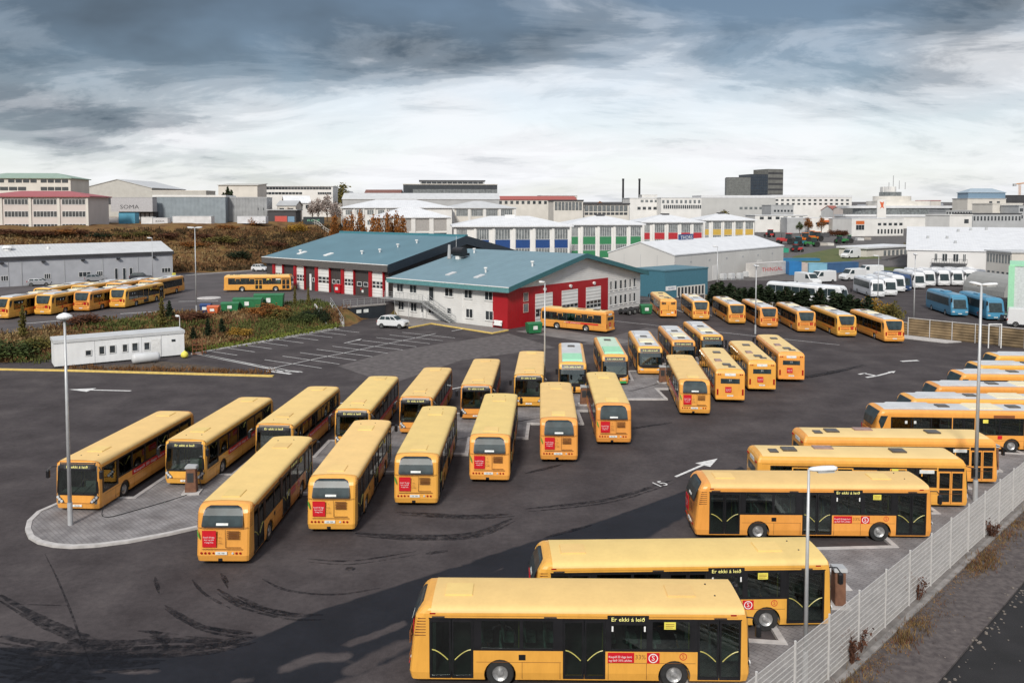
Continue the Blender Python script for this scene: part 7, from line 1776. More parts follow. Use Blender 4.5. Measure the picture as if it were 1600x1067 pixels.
for px, py, a, pm, kind, lb in ((62, 446.5, 20, C_SI, 'hatch', 'silver car by the grey warehouse, leftmost of the three there'), (150, 441, 25, C_SI, 'suv', 'silver car by the grey warehouse, middle of the three there'), (220, 438.5, 10, C_DK, 'suv', 'dark blue car by the grey warehouse, right of its three tall doors')):
    p = at(px, py, ZU); car((p.x, p.y, ZU), R(a), lb, pm, kind, 'cars by the grey warehouse')
p = at(407, 424, ZU); car((p.x, p.y, ZU), R(-20), 'white pickup like car at the far corner of the dark garage', C_WH, 'suv')
gv = 'white vans in the coach park'
for px, py, a, s, lb in ((1262, 446, -70, 1.2, 'white van behind the hedge, left of a white coach roof'), (1284, 442, 200, 1.2, 'white van behind the hedge, right of another white van'), (1332, 438, -160, 1.2, 'white van with a blue roof stripe by the dark blue container'), (1358, 432, 185, 1.2, 'white box van right of the dark blue container'), (1329, 404, -150, 1.2, 'white van standing alone on the lawn')):
    p = on(px, py); car(p, R(a), lb, C_WH, 'van', gv, 'van', s, 'parked_van')
p = at(1612, 511, 0); car((p.x, p.y, 0), R(-30), 'white minibus at the right edge behind the wattle fence', C_WH, 'van', None, 'van', 1.15, 'parked_van')
p = at(1571, 504, 0); car((p.x, p.y + 3, 0), R(-60), 'dark car between the blue coach and the white minibus', C_DK, 'suv')

# wheeled skips, bins and small things by the buildings
M_SKIP = mat('skip_green', (0.018, 0.15, 0.055), 0.5, 0, 0.15, 2); M_RBIN = mat('bin_red', (0.45, 0.012, 0.02), 0.5); M_BBIN = mat('bin_blue', (0.02, 0.05, 0.16), 0.5)
def skip(px, py, z, rz, label, m, group=None, s=(2.4, 1.5, 1.5)):
    p = at(px, py, z); t = thing('waste_skip', (p.x, p.y, z), label, 'skip', group, rz); a, b, h = s
    MB().add([(-a/2+.15, -b/2+.1, .15), (a/2-.15, -b/2+.1, .15), (a/2-.15, b/2-.1, .15), (-a/2+.15, b/2-.1, .15), (-a/2, -b/2, h), (a/2, -b/2, h), (a/2, b/2, h), (-a/2, b/2, h)], [(3,2,1,0),(4,5,6,7),(0,1,5,4),(1,2,6,5),(2,3,7,6),(3,0,4,7)]).build('tub', m, t)
    MB().extr([(-a/2-.04, -b/2-.04, h), (-a/2-.04, 0, h+.22), (-a/2-.04, b/2+.04, h)], (a+.08, 0, 0)).build('lid', m, t)
    for x in (-a/2+.3, a/2-.3): MB().box(x - .08, x + .08, -b/2 + .2, b/2 - .2, 0, .149).build('foot', M_DARK, t)
    MB().box(-.3, .3, -b/2-.03, -b/2+.06, h*.45, h*.8).build('label_plate', M_PLATE, t)
    return t
gsk = 'green waste skips'
skip(421, 480.5, ZU, 0.15, 'green skip on the upper yard edge, right one of the pair with white plates', M_SKIP, gsk, (4.2, 2.0, 1.9)); skip(388, 484, ZU, 0.1, 'green skip on the upper yard edge, left one of the pair', M_SKIP, gsk, (4.0, 2.0, 1.6))
skip(360, 487, ZU, 0.2, 'low dark green skip at the left of the two tall ones', M_SKIP, gsk, (2.4, 1.6, 1.2))
skip(334, 490.5, ZU, 0.0, 'small orange red bin on the upper yard edge beside the green skips', mat('bin_orange', (0.55, 0.12, 0.04), 0.5), None, (1.6, 1.2, 1.0)); skip(322, 489.5, ZU, 0.0, 'small blue bin on the upper yard edge beside the orange one', M_BBIN, None, (1.4, 1.2, 1.2))
skip(834, 521, 0, 0.35, 'green skip standing at the red wall by the old bus', M_SKIP, gsk, (2.0, 1.3, 1.35)); skip(1009, 491, 0, 0.1, 'green skip at the right corner of the white and red building', M_SKIP, gsk, (1.8, 1.3, 1.4))
skip(530, 458.5, ZU, -0.6, 'red bin before the dark garage, between two garage doors', M_RBIN, 'red bins before the garage', (1.5, 1.2, 1.4)); skip(571, 461.5, ZU, -0.6, 'red bin before the dark garage beside its last door', M_RBIN, 'red bins before the garage', (1.3, 1.1, 1.2))
p = at(782, 512, 0.1); t = thing('notice_board', (p.x, p.y, 0.1), 'small white board on short legs at the red corner of the depot building', 'sign', None, VANG)
MB().extr([(-0.5, -0.6, 0.35), (-0.35, -0.6, 1.05), (-0.30, -0.6, 1.05), (-0.45, -0.6, 0.35)], (0, 1.5, 0)).build('board', M_FRAME, t)
for y in (-0.5, 0.8): MB().box(-0.46, -0.40, y - 0.04, y + 0.04, 0, 0.8).build('leg', M_DARK, t)
p = at(985, 492, 0)
ax_ = thing('wheel_axles', (p.x - 1.5, p.y, 0), 'dark lorry axles with wheels lying along the white gable wall', 'axles', None, VANG)
for k in range(3): add_wheel(ax_, 0.4 + 1.5 * k, 0.3); add_wheel(ax_, 0.4 + 1.5 * k, -1.3)
MB().box(0, 4.0, -1.0, 0.1, 0.45, 0.75).build('frame', M_DARK, ax_)
# equipment yard
def tractor(px, py, a, m, label, s=1.0, group='tractors and lorries in the equipment yard'):
    p = on(px, py); t = thing('tractor', p, label, 'tractor', group, R(a)); s *= 0.75; t.scale = (s, s, s)
    MB().box(0.3, 2.4, -0.45, 0.45, 0.7, 1.5).build('bonnet', m, t, bevel=0.1); MB().box(-1.2, 0.3, -0.7, 0.7, 0.7, 1.3).build('body', m, t)
    MB().extr([(-1.0, -0.7, 1.3), (0.35, -0.7, 1.3), (0.15, -0.7, 2.5), (-0.9, -0.7, 2.5)], (0, 1.4, 0)).build('cab', M_RW, t); MB().box(-1.05, 0.3, -0.75, 0.75, 2.5, 2.62).build('cab_roof', m, t)
    for sg in (1, -1):
        for x, r_ in ((-0.9, 0.8), (1.8, 0.55)):
            MB().lathe((x, sg * 0.75, r_), (0, sg, 0), [(0, r_ * .5), (0, r_ * .95), (0.05, r_), (0.3, r_), (0.35, r_ * .9), (0.35, r_ * .5), (0.25, r_ * .4)], 14).build('wheel', M_RUB, t)
    MB().cyl((1.2, 0.3, 1.5), (0, 0, 1), 0.06, 1.0, 6).build('exhaust', M_DARK, t)
M_OR = mat('machine_orange', (0.62, 0.16, 0.02), 0.5); M_MG = mat('machine_green', (0.03, 0.18, 0.05), 0.5); M_MR = mat('machine_red', (0.45, 0.04, 0.04), 0.5); M_MT = mat('machine_teal', (0.04, 0.20, 0.24), 0.5)
for px, py, a, m, s, lb in ((1256, 379, 190, M_OR, 2.0, 'orange machine in the equipment yard, leftmost of three'), (1266, 376, 170, M_OR, 2.1, 'orange machine in the equipment yard, middle of three'), (1275, 377, 200, M_OR, 2.0, 'orange machine in the equipment yard, rightmost of three'),
                            (1230, 382, 150, M_MR, 2.2, 'red lorry like machine at the left of the equipment yard'), (1249, 385, 30, M_MT, 1.8, 'teal machine before the orange ones'), (1270, 386, 180, M_MG, 1.7, 'green tractor at the lawn edge, left one'), (1313, 381, 10, M_MG, 1.6, 'green tractor at the lawn edge, middle one'), (1325, 380, 160, M_MG, 1.6, 'green tractor at the lawn edge, right one'),
                            (1203, 371, 100, M_MR, 1.8, 'red machine right beside the yellow school block'), (1244, 394, 20, M_MR, 1.3, 'small red machine lying at the left end of the lawn')):
    tractor(px, py, a, m, lb, s)
for k, (px, py, c, lb) in enumerate(((1218, 362, (0.05, 0.07, 0.06), 'dark container at the back of the equipment yard, left one'), (1240, 360, (0.09, 0.04, 0.035), 'dark brown container at the back of the equipment yard'), (1240, 381.5, (0.66, 0.66, 0.66), 'white box body between the red lorry and the orange machines'), (1288, 371, (0.07, 0.07, 0.075), 'dark grey container right of the orange machines'), (1305, 365, (0.45, 0.06, 0.05), 'small red container before the shops'),
                                       (1287, 384, (0.45, 0.42, 0.38), 'pale low box in the row at the lawn edge, left'), (1298, 384, (0.60, 0.58, 0.54), 'pale low box in the row at the lawn edge, right'), (1345, 376, (0.60, 0.60, 0.60), 'white low box beside the two storey store'), (1356, 375, (0.36, 0.33, 0.30), 'grey low box beside the two storey store'), (1227, 395, (0.03, 0.30, 0.19), 'green box body behind the right end of the white warehouse'))):
    p = on(px, py); Y = p.y; w = 8 if k in (0, 1, 3) else 5; h = 7 if k in (0, 1, 2, 3, 9) else 4
    container(lb, px - w / 1, px + w / 1, py - h, py, Y, c, 'boxes in the equipment yard')
for px, py, a, pm, lb in ((1455, 356, 0, C_WH, 'white car parked on the far road, left of the brown hedge'), (1462, 357, 0, C_SI, 'silver car parked on the far road, beside a white one'), (1500, 356.5, 5, C_WH, 'white car parked on the far road, before the brown hedge'), (1546, 355, 0, C_DK, 'dark car parked on the far road, right of the brown hedge'), (1534, 356, 0, C_WH, 'white car parked on the far road, right end of the brown hedge')):
    p = pt(px, py, 300); car((p.x, p.y, height(p.x, p.y)), R(a), lb, pm, 'hatch', 'cars on the far road', s=1.2)

# small houses and trees packed along the far suburb
rs_ = random.Random(8)
M_FR = [mat('roof_far_red', (0.30, 0.09, 0.07), 0.7), mat('roof_far_grey', (0.25, 0.26, 0.28), 0.7), M_ROOFW, mat('roof_far_rust', (0.22, 0.10, 0.06), 0.7)]
for k in range(44):
    px = rs_.uniform(800, 1600) if k % 4 else rs_.uniform(430, 640)
    Y = rs_.uniform(500, 780); w = rs_.uniform(9, 26); p = pt(px, 315, Y); z = height(p.x, Y)
    top = z + rs_.uniform(6, 11); py = 392.5 - 1275.9 * ((top - 16.744) / Y * CP + SP) / (CP - SP * (top - 16.744) / Y)
    house('small pale house among many in the far suburb along the skyline', px, Y, px + w, Y + rs_.uniform(-6, 6), py, 9, rs_.choice((M_WALLW, M_WALLC, M_WALLG, M_PINKW)), rs_.choice(M_FR), rs_.choice(('gx', 'flat', 'gx', 'hip')), rs_.uniform(1.6, 3), 0.3,
          rows=((0.7, 2.0, max(3, int(w / 3)), 0.5, 0, 1), (3.4, 4.7, max(3, int(w / 3)), 0.5, 0, 1)), name='house', cat='house', group='houses of the far suburb')
# ------------------------------------------------------------------ vegetation
def leafmat(name, c, var=0.45): return mat(name, c, 0.9, 0, var, 2.2, spec=0.2)
M_TWIG = mat('bark_brown', (0.09, 0.06, 0.04), 0.95, 0, 0.3, 4)
def crown_mesh(name, seed, blobs, n, size, m, tall=1.0):
    """Leaf clumps scattered over and through a few ellipsoids; each clump is a small bent leaf-sized face pair."""
    r = random.Random(seed); mb = MB()
    tot = sum(b[3] * b[4] for b in blobs)
    for (cx_, cy_, cz_, rx, rz_) in blobs:
        for _ in range(int(n * rx * rz_ / tot)):
            while True:
                d = Vector((r.gauss(0, 1), r.gauss(0, 1), r.gauss(0, 1)))
                if d.length > 0.05: break
            d.normalize(); k = r.random() ** 0.45 * (0.8 + 0.35 * math.sin(d.x * 4.1 + seed) * math.cos(d.y * 3.7 + d.z * 5))
            p = Vector((cx_ + d.x * rx * k, cy_ + d.y * rx * k, cz_ + d.z * rz_ * k))
            if p.z < 0.03: p.z = 0.03 + r.random() * 0.15
            a = Vector((r.gauss(0, 1), r.gauss(0, 1), r.gauss(0, 0.6))).normalized(); b = a.cross(Vector((r.gauss(0, 1), r.gauss(0, 1), r.gauss(0, 1)))).normalized()
            s_ = size * r.uniform(0.6, 1.35)
            q = [p - a * s_, p + b * s_ * 0.6, p + a * s_ + Vector((0, 0, -0.3 * s_)), p - b * s_ * 0.6]
            mb.add(q, [(0, 1, 2, 3)])
    me = mb.mesh(name, fix=False); me.materials.append(m); return me
def trunk_mb(h, r, seed, spread=0.5, limbs=5):
    rr = random.Random(seed); mb = MB(); p = [(0, 0, -0.15), (rr.uniform(-.1, .1) * r * 3, rr.uniform(-.1, .1) * r * 3, h * 0.5), (0, 0, h)]
    mb.cyl(p[0], (Vector(p[1]) - Vector(p[0])), r, (Vector(p[1]) - Vector(p[0])).length, 7, r * 0.75).cyl(p[1], Vector(p[2]) - Vector(p[1]), r * 0.75, (Vector(p[2]) - Vector(p[1])).length, 7, r * 0.3)
    for k in range(limbs):
        a = rr.uniform(0, 6.28); z = h * rr.uniform(0.3, 0.75); e = Vector((math.cos(a) * spread, math.sin(a) * spread, h * rr.uniform(0.15, 0.35)))
        mb.cyl((0, 0, z), e, r * 0.4, e.length, 5, r * 0.12)
    return mb
SHR = {}
def plant(kind, x, y, z, s, label, cat, group=None, rz=None, name=None):
    """kinds: bush_* (rounded), conifer, tree_* (rounded crown on a trunk)."""
    if kind not in SHR:
        base, colr = kind.split('_') if '_' in kind else (kind, 'dark')
        cols = {'dark': (0.020, 0.032, 0.014), 'green': (0.055, 0.075, 0.022), 'orange': (0.24, 0.095, 0.025), 'yellow': (0.33, 0.19, 0.030), 'rust': (0.115, 0.047, 0.024), 'olive': (0.13, 0.11, 0.030), 'bare': (0.34, 0.28, 0.25)}
        m = leafmat('foliage_' + colr, cols[colr])
        if base == 'bush': cm = crown_mesh('foliage', 3, [(0, 0, 0.45, 0.55, 0.42), (0.35, 0.15, 0.35, 0.42, 0.33), (-0.35, -0.1, 0.38, 0.42, 0.36), (0.05, -0.3, 0.55, 0.32, 0.32), (0.25, -0.35, 0.28, 0.3, 0.26), (-0.2, 0.35, 0.3, 0.3, 0.3)], 1700, 0.040, m); tm = trunk_mb(0.5, 0.05, 4, 0.25)
        elif base == 'conifer': cm = crown_mesh('crown', 5, [(0, 0, 0.22 + 0.13 * k, 0.34 * (1 - k / 8.2), 0.12) for k in range(7)] + [(0, 0, 1.05, 0.05, 0.14)], 900, 0.055, m); tm = trunk_mb(1.0, 0.04, 5, 0.15, 3)
        elif base == 'scrub': cm = crown_mesh('foliage', 8, [(0, 0, 0.3, 0.5, 0.4), (0.3, 0.2, 0.2, 0.4, 0.3), (-0.3, 0.1, 0.25, 0.4, 0.35)], 260, 0.09, m); tm = trunk_mb(0.35, 0.03, 6, 0.3, 6)
        else: cm = crown_mesh('crown', 9, [(0, 0, 0.72, 0.30, 0.30), (0.17, 0.05, 0.62, 0.22, 0.22), (-0.18, -0.04, 0.60, 0.22, 0.24), (0.02, 0.16, 0.5, 0.22, 0.2), (0, -0.05, 0.92, 0.16, 0.14)], 900, 0.038, m); tm = trunk_mb(0.75, 0.03, 7, 0.22, 7)
        tme = tm.mesh('trunk' if base != 'bush' and base != 'scrub' else 'stem'); tme.materials.append(M_TWIG)
        SHR[kind] = (cm, tme)
    cm, tme = SHR[kind]
    nm = name or {'bush': 'bush', 'conifer': 'conifer', 'scrub': 'shrub', 'tree': 'tree'}[kind.split('_')[0]]
    t = thing(nm, (x, y, z), label, cat, group, rnd.uniform(0, 6.28) if rz is None else rz)
    t.scale = (s[0], s[0], s[1]) if isinstance(s, tuple) else (s, s, s)
    link(cm.name.split('.')[0], cm, t); link(tme.name.split('.')[0], tme, t)
    return t

# rough dry growth on the banks (one uncountable mass each)
def growth(name, spots, m, h0, h1, w, n_leaf):
    mb = MB(); r = random.Random(hash(name) % 1000 + 5)
    for (x, y, k) in spots:
        z = height(x, y)
        for _ in range(n_leaf):
            a = r.uniform(0, 6.28); hh = r.uniform(h0, h1) * k; ww = w * r.uniform(0.5, 1.4)
            px, py = x + r.gauss(0, 0.45), y + r.gauss(0, 0.45); zz = z + r.uniform(-0.05, 0.55 * hh)
            d = Vector((math.cos(a), math.sin(a), 0)) * ww; lean = Vector((r.gauss(0, 0.3), r.gauss(0, 0.3), 1)).normalized() * hh * 0.5
            p = Vector((px, py, zz)); mb.add([p - d, p + d, p + lean + d * 0.3, p + lean - d * 0.4], [(0, 1, 2, 3)])
    o = mb.build(name, m, fix=False); return struct(o, 'stuff')
def inside_bank(x, y): return foot(x) + 0.8 < y < brow(x) - 0.4 and x < -24.5
r5 = random.Random(21)
lowb = []
while len(lowb) < 2000:
    x, y = r5.uniform(-90, -24.5), r5.uniform(84, 128)
    if inside_bank(x, y) and not (-49 < x < -36 and y < 95.5 and y < 84.5 + (x + 48) * 0.68 + 4.0): lowb.append((x, y))
def tone(x, y): return math.sin(x * 0.33 + 2) + math.cos(y * 0.4 - x * 0.11) + r5.gauss(0, 0.5) - (0.7 if -45 < x < 0 and y < 130 else 0)
gA = [(x, y, 1) for x, y in lowb if tone(x, y) > 0.45]; gB = [(x, y, 1) for x, y in lowb if -0.6 < tone(x, y) <= 0.45]; gC_ = [(x, y, 1) for x, y in lowb if tone(x, y) <= -0.6]
growth('dry_grass', gA, leafmat('dry_straw', (0.235, 0.165, 0.078), 0.4), 0.3, 0.7, 0.07, 16)
growth('rusty_scrub', gB, leafmat('rust_scrub', (0.14, 0.070, 0.032), 0.5), 0.3, 0.8, 0.08, 16)
growth('green_scrub', gC_, leafmat('green_scrub', (0.085, 0.098, 0.028), 0.4), 0.3, 0.75, 0.08, 16)
hillp = []
while len(hillp) < 5200:
    x, y = r5.uniform(-135, -18), r5.uniform(165, 262)
    h = height(x, y)
    if h > 2.08 and h < 10.9: hillp.append((x, y))
growth('dry_hill_grass', [(x, y, 1.2) for x, y in hillp if tone(x * 0.5, y * 0.5) > 0.3], leafmat('dry_straw', (0.235, 0.165, 0.078), 0.4), 0.3, 0.8, 0.16, 8)
growth('rusty_hill_scrub', [(x, y, 1.3) for x, y in hillp if -0.9 < tone(x * 0.5, y * 0.5) <= 0.3], leafmat('rust_scrub2', (0.145, 0.078, 0.036), 0.5), 0.35, 1.0, 0.17, 8)
growth('dark_hill_scrub', [(x, y, 1.3) for x, y in hillp if tone(x * 0.5, y * 0.5) <= -0.9], leafmat('dark_scrub', (0.055, 0.038, 0.018), 0.5), 0.35, 1.0, 0.17, 8)
# green rim of the bank above the car park
rim = []
for k in range(420):
    t_ = r5.random(); x = -38 + 13.4 * t_; y = foot(x) + 0.5 + abs(r5.gauss(0, 1.0)); rim.append((x, y, 0.8))
growth('green_rim_grass', rim, leafmat('rim_green', (0.13, 0.15, 0.03), 0.35), 0.3, 0.6, 0.14, 9)
vg_ = []
for k in range(150):
    t_ = r5.random(); x = -46.5 + 22 * t_; y = 83.6 - 0.117 * (x + 46.5) + abs(r5.gauss(0, 0.6)) + 0.2; vg_.append((x, y, 0.6))
m_ = MB(); 
def flat_growth(name, spots, z, m, h0, h1, w, n):
    mb = MB(); r = random.Random(77)
    for (x, y, k) in spots:
        for _ in range(n):
            a = r.uniform(0, 6.28); hh = r.uniform(h0, h1) * k; d = Vector((math.cos(a), math.sin(a), 0)) * w * r.uniform(0.5, 1.4)
            p = Vector((x + r.gauss(0, 0.12 * 2), y + r.gauss(0, 0.12 * 2), z)); l = Vector((r.gauss(0, 0.35), r.gauss(0, 0.35), 1)).normalized() * hh
            mb.add([p - d, p + d, p + l + d * 0.25, p + l - d * 0.25], [(0, 1, 2, 3)])
    return struct(mb.build(name, m, fix=False), 'stuff')
flat_growth('verge_weeds', vg_, 0.05, leafmat('verge_weed', (0.15, 0.075, 0.03), 0.5), 0.3, 0.8, 0.05, 8)
# weeds at the foot of the mesh fence
fw = [];
for k in range(760):
    s_ = r5.uniform(0, 62); d_ = 0.75 + abs(r5.gauss(0, 0.28)) - 0.1
    if math.sin(s_ * 0.7) + math.sin(s_ * 0.23 + 1) + r5.gauss(0, 0.7) < -0.9: continue
    x, y = along(s_, d_); fw.append((x, y, 0.8 + 0.5 * math.sin(s_ * 1.3)))
flat_growth('fence_weeds', fw, 0.08, leafmat('weed_straw', (0.17, 0.11, 0.045), 0.5), 0.06, 0.24, 0.016, 14)
flat_growth('rusty_fence_weeds', fw[::2], 0.08, leafmat('weed_rust', (0.13, 0.055, 0.03), 0.5), 0.08, 0.28, 0.014, 12)
lf = MB()
for k in range(5200):
    s_ = r5.uniform(-2, 64); d_ = 0.42 + abs(r5.gauss(0, 0.30)); x, y = along(s_, d_); q = r5.uniform(0.012, 0.035); a = r5.uniform(0, 6.28); z = (0.165 if d_ < 0.45 else 0.095) + r5.uniform(0, 0.05); tl = r5.uniform(-0.6, 0.6)
    u = Vector((math.cos(a), math.sin(a), tl)) * q; w = Vector((-math.sin(a), math.cos(a), r5.uniform(-0.5, 0.5))) * q * 0.7; c = Vector((x, y, z + 0.01))
    lf.quad(c - u, c + w, c + u, c - w)
struct(lf.build('leaf_litter', leafmat('litter', (0.20, 0.115, 0.05), 0.6), fix=False), 'stuff')
lbs = ['tall reddish weed by the fence foot, nearest the camera', 'tall reddish weed by the fence foot, second from the camera', 'dark weed clump by the fence foot, third from the camera', 'dry weed clump by the fence foot, farthest of the tall ones']
for (px, py, s_, lb) in ((1330, 1035, 1.1, lbs[0]), (1341, 1015, 0.9, lbs[1]), (1432, 935, 1.1, lbs[2]), (1550, 838, 0.9, lbs[3])):
    g = at(px, py, 0.08); mb = MB(); r = random.Random(int(px))
    for k in range(46):
        a = r.uniform(0, 6.28); d = Vector((math.cos(a) * 0.25 * r.random(), math.sin(a) * 0.25 * r.random(), 0)); tip = d * 2.2 + Vector((0, 0, s_ * r.uniform(0.5, 1.0))); w = Vector((-math.sin(a), math.cos(a), 0)) * 0.015
        mb.add([d - w, d + w, tip], [(0, 1, 2)])
        for q in range(4):
            p = d + (tip - d) * r.uniform(0.4, 1); e = Vector((r.gauss(0, 1), r.gauss(0, 1), r.gauss(0, 1))) * 0.045; f = Vector((r.gauss(0, 1), r.gauss(0, 1), r.gauss(0, 1))) * 0.03
            mb.add([p - e, p + f, p + e, p - f], [(0, 1, 2, 3)])
    o = mb.build('weed', leafmat('weed_dark', (0.10, 0.045, 0.028), 0.5), fix=False); o.location = g; tag(o, lb, 'weed', 'tall weeds by the mesh fence')

# single bushes and small conifers on the lower bank
gb = 'bushes and small conifers on the bank'
for kind, px, py, s, lb in (
    ('conifer_dark', 250, 545, (2.2, 2.0), 'dark bush right behind the white portable office, near its middle'),
    ('conifer_dark', 265, 498, (2.4, 2.2), 'small dark conifer at the yard edge, above the right end of the portable office'),
    ('conifer_dark', 325, 527, (2.1, 2.2), 'small dark conifer on the bank, left of a pair right of the cabin lamp'),
    ('conifer_dark', 347, 524, (2.1, 2.0), 'small dark conifer on the bank, right of a pair right of the cabin lamp'),
    ('conifer_dark', 302, 532, (2.0, 1.6), 'small dark conifer on the bank, just right of the cabin lamp'),
    ('conifer_olive', 253, 512, (2.2, 3.6), 'tall yellowish shrub at the yard edge behind the portable office'),
    ('conifer_olive', 36, 530, (2.0, 3.6), 'thin brown sapling standing left of the portable office by the yard edge'),
    ('bush_green', 15, 560, (5.0, 2.6), 'broad green bush at the left edge beside the yellow kerb'),
    ('bush_olive', 62, 548, (3.6, 2.2), 'yellow green bush between the left picture edge and the portable office'),
    ('bush_rust', 130, 505, (4.2, 1.6), 'red brown bush behind the left half of the portable office'),
    ('bush_rust', 300, 500, (4.2, 1.5), 'red brown bush at the bank top, above the cabin lamp'),
    ('bush_orange', 415, 492, (5.0, 2.0), 'orange bush on the bank below the green skips'),
    ('bush_olive', 440, 497, (4.6, 1.8), 'yellow green bush on the bank, right of the orange one'),
    ('bush_green', 470, 503, (3.6, 1.6), 'green bush on the bank, near the steps end of the planting'),
    ('bush_dark', 500, 497, (2.4, 1.9), 'dark round bush at the side of the concrete steps, upper one'),
    ('bush_dark', 478, 498, (2.2, 1.7), 'dark round bush on the bank a little left of the steps'),
    ('bush_dark', 507, 505, (1.8, 1.5), 'dark round bush at the side of the concrete steps, lower one'),
    ('bush_yellow', 372, 524, (3.0, 1.2), 'low yellow bush in the middle of the bank above the car park'),
    ('conifer_olive', 482, 478, (1.2, 2.6), 'thin olive sapling at the bank top, right of another one by the railing'),
    ('conifer_olive', 461, 478, (1.2, 2.8), 'thin olive sapling at the bank top, left of another one by the railing')):
    p = on(px, py); plant(kind, p.x, p.y, p.z - 0.05, s, lb, 'conifer' if kind.startswith('con') else 'bush', gb)
# hedge of dark conifers before the white warehouse and the coach park
hg = 'dark conifers of the hedge by the back fence'
nh = 30
for k in range(nh):
    t_ = k / (nh - 1); x, y = 34.5 + 17.2 * t_, 138.5 - 20.0 * t_
    plant('conifer_dark', x + rnd.uniform(-.5, .5), y + rnd.uniform(-.5, .5), -0.05, (rnd.uniform(5.0, 6.4), rnd.uniform(3.0, 4.1)), 'dark conifer in the hedge behind the row of buses by the back fence', 'conifer', hg)
plant('bush_yellow', 53.3, 120.3, -0.1, (4.6, 4.4), 'large golden brown bush at the right end of the dark conifer hedge', 'bush')
plant('bush_olive', 55.2, 119.0, -0.1, (3.6, 3.9), 'olive brown bush at the very end of the hedge, beside the golden one', 'bush')
for k, (px, kind) in enumerate(((1015, 'rust'), (1030, 'orange'), (1047, 'orange'), (1062, 'rust'), (1076, 'orange'))):
    p = at(px, 458 - k * 0.5, 0); plant('bush_' + kind, p.x, p.y, -0.05, (4.2, 2.8), 'autumn coloured bush in the row before the low blue building', 'bush', 'autumn bushes before the blue building')
# bushes on the hill
hb = 'bushes on the brown hillside'
for kind, px, py, s, lb in (
    ('bush_yellow', 462, 364, (5.5, 3.6), 'round yellow bush near the top of the hillside by the dark hut'),
    ('bush_orange', 355, 358, (5.5, 1.7), 'orange bush below the white trailer on the hilltop'),
    ('bush_orange', 400, 352, (5, 3.0), 'orange bush under the right end of the grey halls'),
    ('bush_dark', 372, 405, (5.5, 3.0), 'dark bush low on the hillside above the yard road'),
    ('bush_rust', 20, 366, (7, 1.7), 'red brown bush before the left end of the red roofed building'),
    ('bush_rust', 62, 368, (7, 1.7), 'red brown bush before the middle of the red roofed building'),
    ('bush_orange', 95, 366, (7, 1.7), 'orange bush before the right half of the red roofed building'),
    ('bush_rust', 122, 366, (6, 1.7), 'red brown bush at the right corner of the red roofed building'),
    ('bush_dark', 152, 371, (6, 1.7), 'dark bush between the red roofed building and the small containers'),
    ('bush_olive', 190, 371, (6, 1.7), 'olive bush below the small white and blue containers'),
    ('bush_olive', 216, 369, (6, 1.7), 'olive bush below the graffiti sprayed container'),
    ('bush_rust', 260, 371, (6, 1.7), 'red brown bush below the left end of the white trailer'),
    ('bush_rust', 315, 372, (6, 1.7), 'red brown bush on the hillside behind the twin headed lamp'),
    ('bush_rust', 430, 385, (6, 2.0), 'red brown bush on the slope behind the teal garage roof'),
    ('bush_orange', 300, 385, (7, 1.7), 'orange bush on the hillside left of the twin headed lamp'),
    ('bush_olive', 345, 380, (8, 2.6), 'olive bush in the middle of the brown hillside')):
    p = on(px, py); plant(kind, p.x, p.y, p.z - 0.1, s, lb, 'bush', hb)
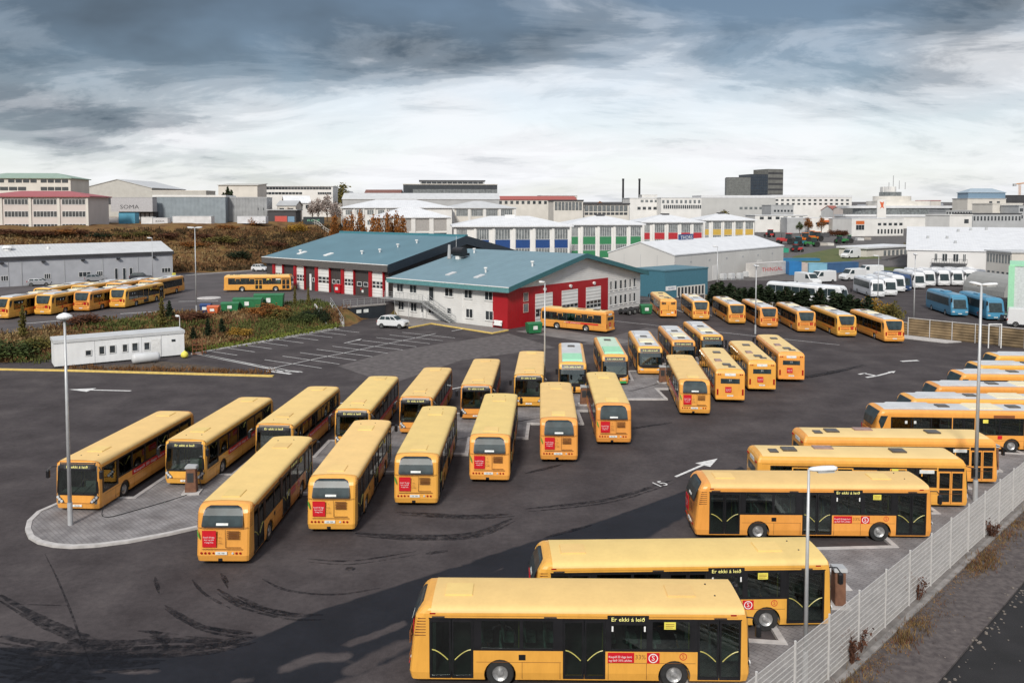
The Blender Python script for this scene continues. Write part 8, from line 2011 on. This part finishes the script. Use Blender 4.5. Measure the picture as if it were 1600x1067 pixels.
# ------------------------------------------------------------------ trees beyond the yard
gt = 'autumn trees before the white hipped buildings'
for k, (px, h_) in enumerate(((523, 7.5), (540, 7.0), (549, 6.2), (563, 6.6), (584, 7.6), (592, 6.0), (606, 7.4), (619, 6.6), (629, 6.2))):
    Yt = 205 + 3 * math.sin(k * 2.1); q = pt(px, 336 + 5 * math.sin(k * 1.7), Yt); zb = height(q.x, Yt) - 0.2; plant('tree_orange', q.x, Yt, zb, ((q.z - zb) * 0.36, q.z - zb), 'slender orange tree in the row before the white hipped buildings', 'tree', gt)
for px, Y, h_, kind, lb in ((811, 345, 8, 'yellow', 'yellow orange tree left of the low dark framed office'), (826, 345, 8.5, 'orange', 'orange tree right beside the yellow orange one'), (840, 345, 8, 'orange', 'orange tree before the white skyline block, rightmost of three'),
                            (905, 490, 12, 'olive', 'olive brown tree on the skyline, left of the orange clump'), (925, 490, 14, 'orange', 'orange tree on the skyline, left one of the clump by the chimneys'), (938, 490, 15, 'orange', 'tall orange tree on the skyline, middle of the clump by the chimneys'), (950, 490, 11, 'orange', 'orange tree on the skyline, right one of the clump by the chimneys'),
                            (966, 485, 8, 'rust', 'dark red brown tree at the foot of the left chimney'), (1013, 495, 11, 'orange', 'orange tree just right of the right chimney'), (1040, 495, 13, 'olive', 'pointed olive tree on the skyline right of the chimneys'),
                            (535, 380, 15, 'olive', 'lone round tree on the left skyline beside the long white building'), (119, 285, 9, 'olive', 'olive tree right of the sage roofed office block'),
                            (1263, 400, 8, 'orange', 'orange tree under the long white building on the right'), (1284, 405, 8, 'orange', 'orange tree under the long white building, right one'), (1250, 400, 6, 'green', 'green tree under the grey lower wing'),
                            (1478, 470, 10, 'rust', 'brown tree on the right skyline beside the round building'), (1487, 480, 12, 'rust', 'brown tree on the right skyline, right of another brown one'), (1503, 470, 11, 'olive', 'olive brown tree left of the blue roof storey'), (1573, 345, 7, 'rust', 'red brown tree before the cream block at the right')):
    p = pt(px, 330, Y); plant('tree_' + kind, p.x, Y, height(p.x, Y) - 0.2, (h_ * 0.95, h_), lb, 'tree')
for px, Y, h_, lb in ((497, 262, 7.5, 'pale bare tree right of the dark hut, left one'), (511, 258, 8.5, 'pale bare tree right of the dark hut, middle one'), (524, 255, 8, 'pale bare tree right of the dark hut, right one'), (488, 272, 7, 'pale bare tree before the white gabled house'), (451, 262, 5, 'pale bare tree left of the dark hut')):
    p = pt(px, 340, Y); plant('tree_bare', p.x, Y, height(p.x, Y) - 0.2, (h_ * 0.8, h_), lb, 'tree', 'pale bare trees by the hut')
for k, (px, h_) in enumerate(((322, 6), (327, 7), (332, 7.5), (338, 7), (349, 9), (356, 11), (362, 10), (367, 8))):
    p = pt(px, 320, 300); plant('conifer_dark', p.x, 300, height(p.x, 300) - 0.2, (h_ * 0.7, h_), 'dark conifer standing behind the grey halls on the left skyline', 'conifer', 'dark conifers behind the grey halls')
for k, px in enumerate((1500, 1508, 1516, 1524)):
    p = pt(px, 352, 295); plant('bush_rust', p.x, 295, height(p.x, 295) - 0.1, (4.5, 3.2), 'red brown bush in the hedge on the far road at the right', 'bush', 'red brown hedge on the far road')
p = pt(1419, 362, 262); plant('bush_olive', p.x, 262, height(p.x, 262) - 0.1, (4, 4), 'yellow green bush at the corner of the big white roof', 'bush')
for k, px in enumerate((1302, 1312, 1322)):
    p = pt(px, 337, 380); plant('bush_rust', p.x, 380, height(p.x, 380), (6, 3.5), 'dark red bush in the row under the long white building', 'bush', 'dark red bushes under the long white building')
for k in range(46):
    px = rnd.uniform(800, 1600) if k % 5 else rnd.uniform(430, 640); Y = rnd.uniform(470, 700); p = pt(px, 320, Y); h_ = rnd.uniform(6, 11)
    plant(rnd.choice(('tree_orange', 'tree_rust', 'tree_olive', 'tree_olive')), p.x, Y, height(p.x, Y) - 0.2, (h_ * rnd.uniform(0.9, 1.3), h_), 'autumn tree among the houses of the far suburb', 'tree', 'autumn trees of the far suburb')
tidy()
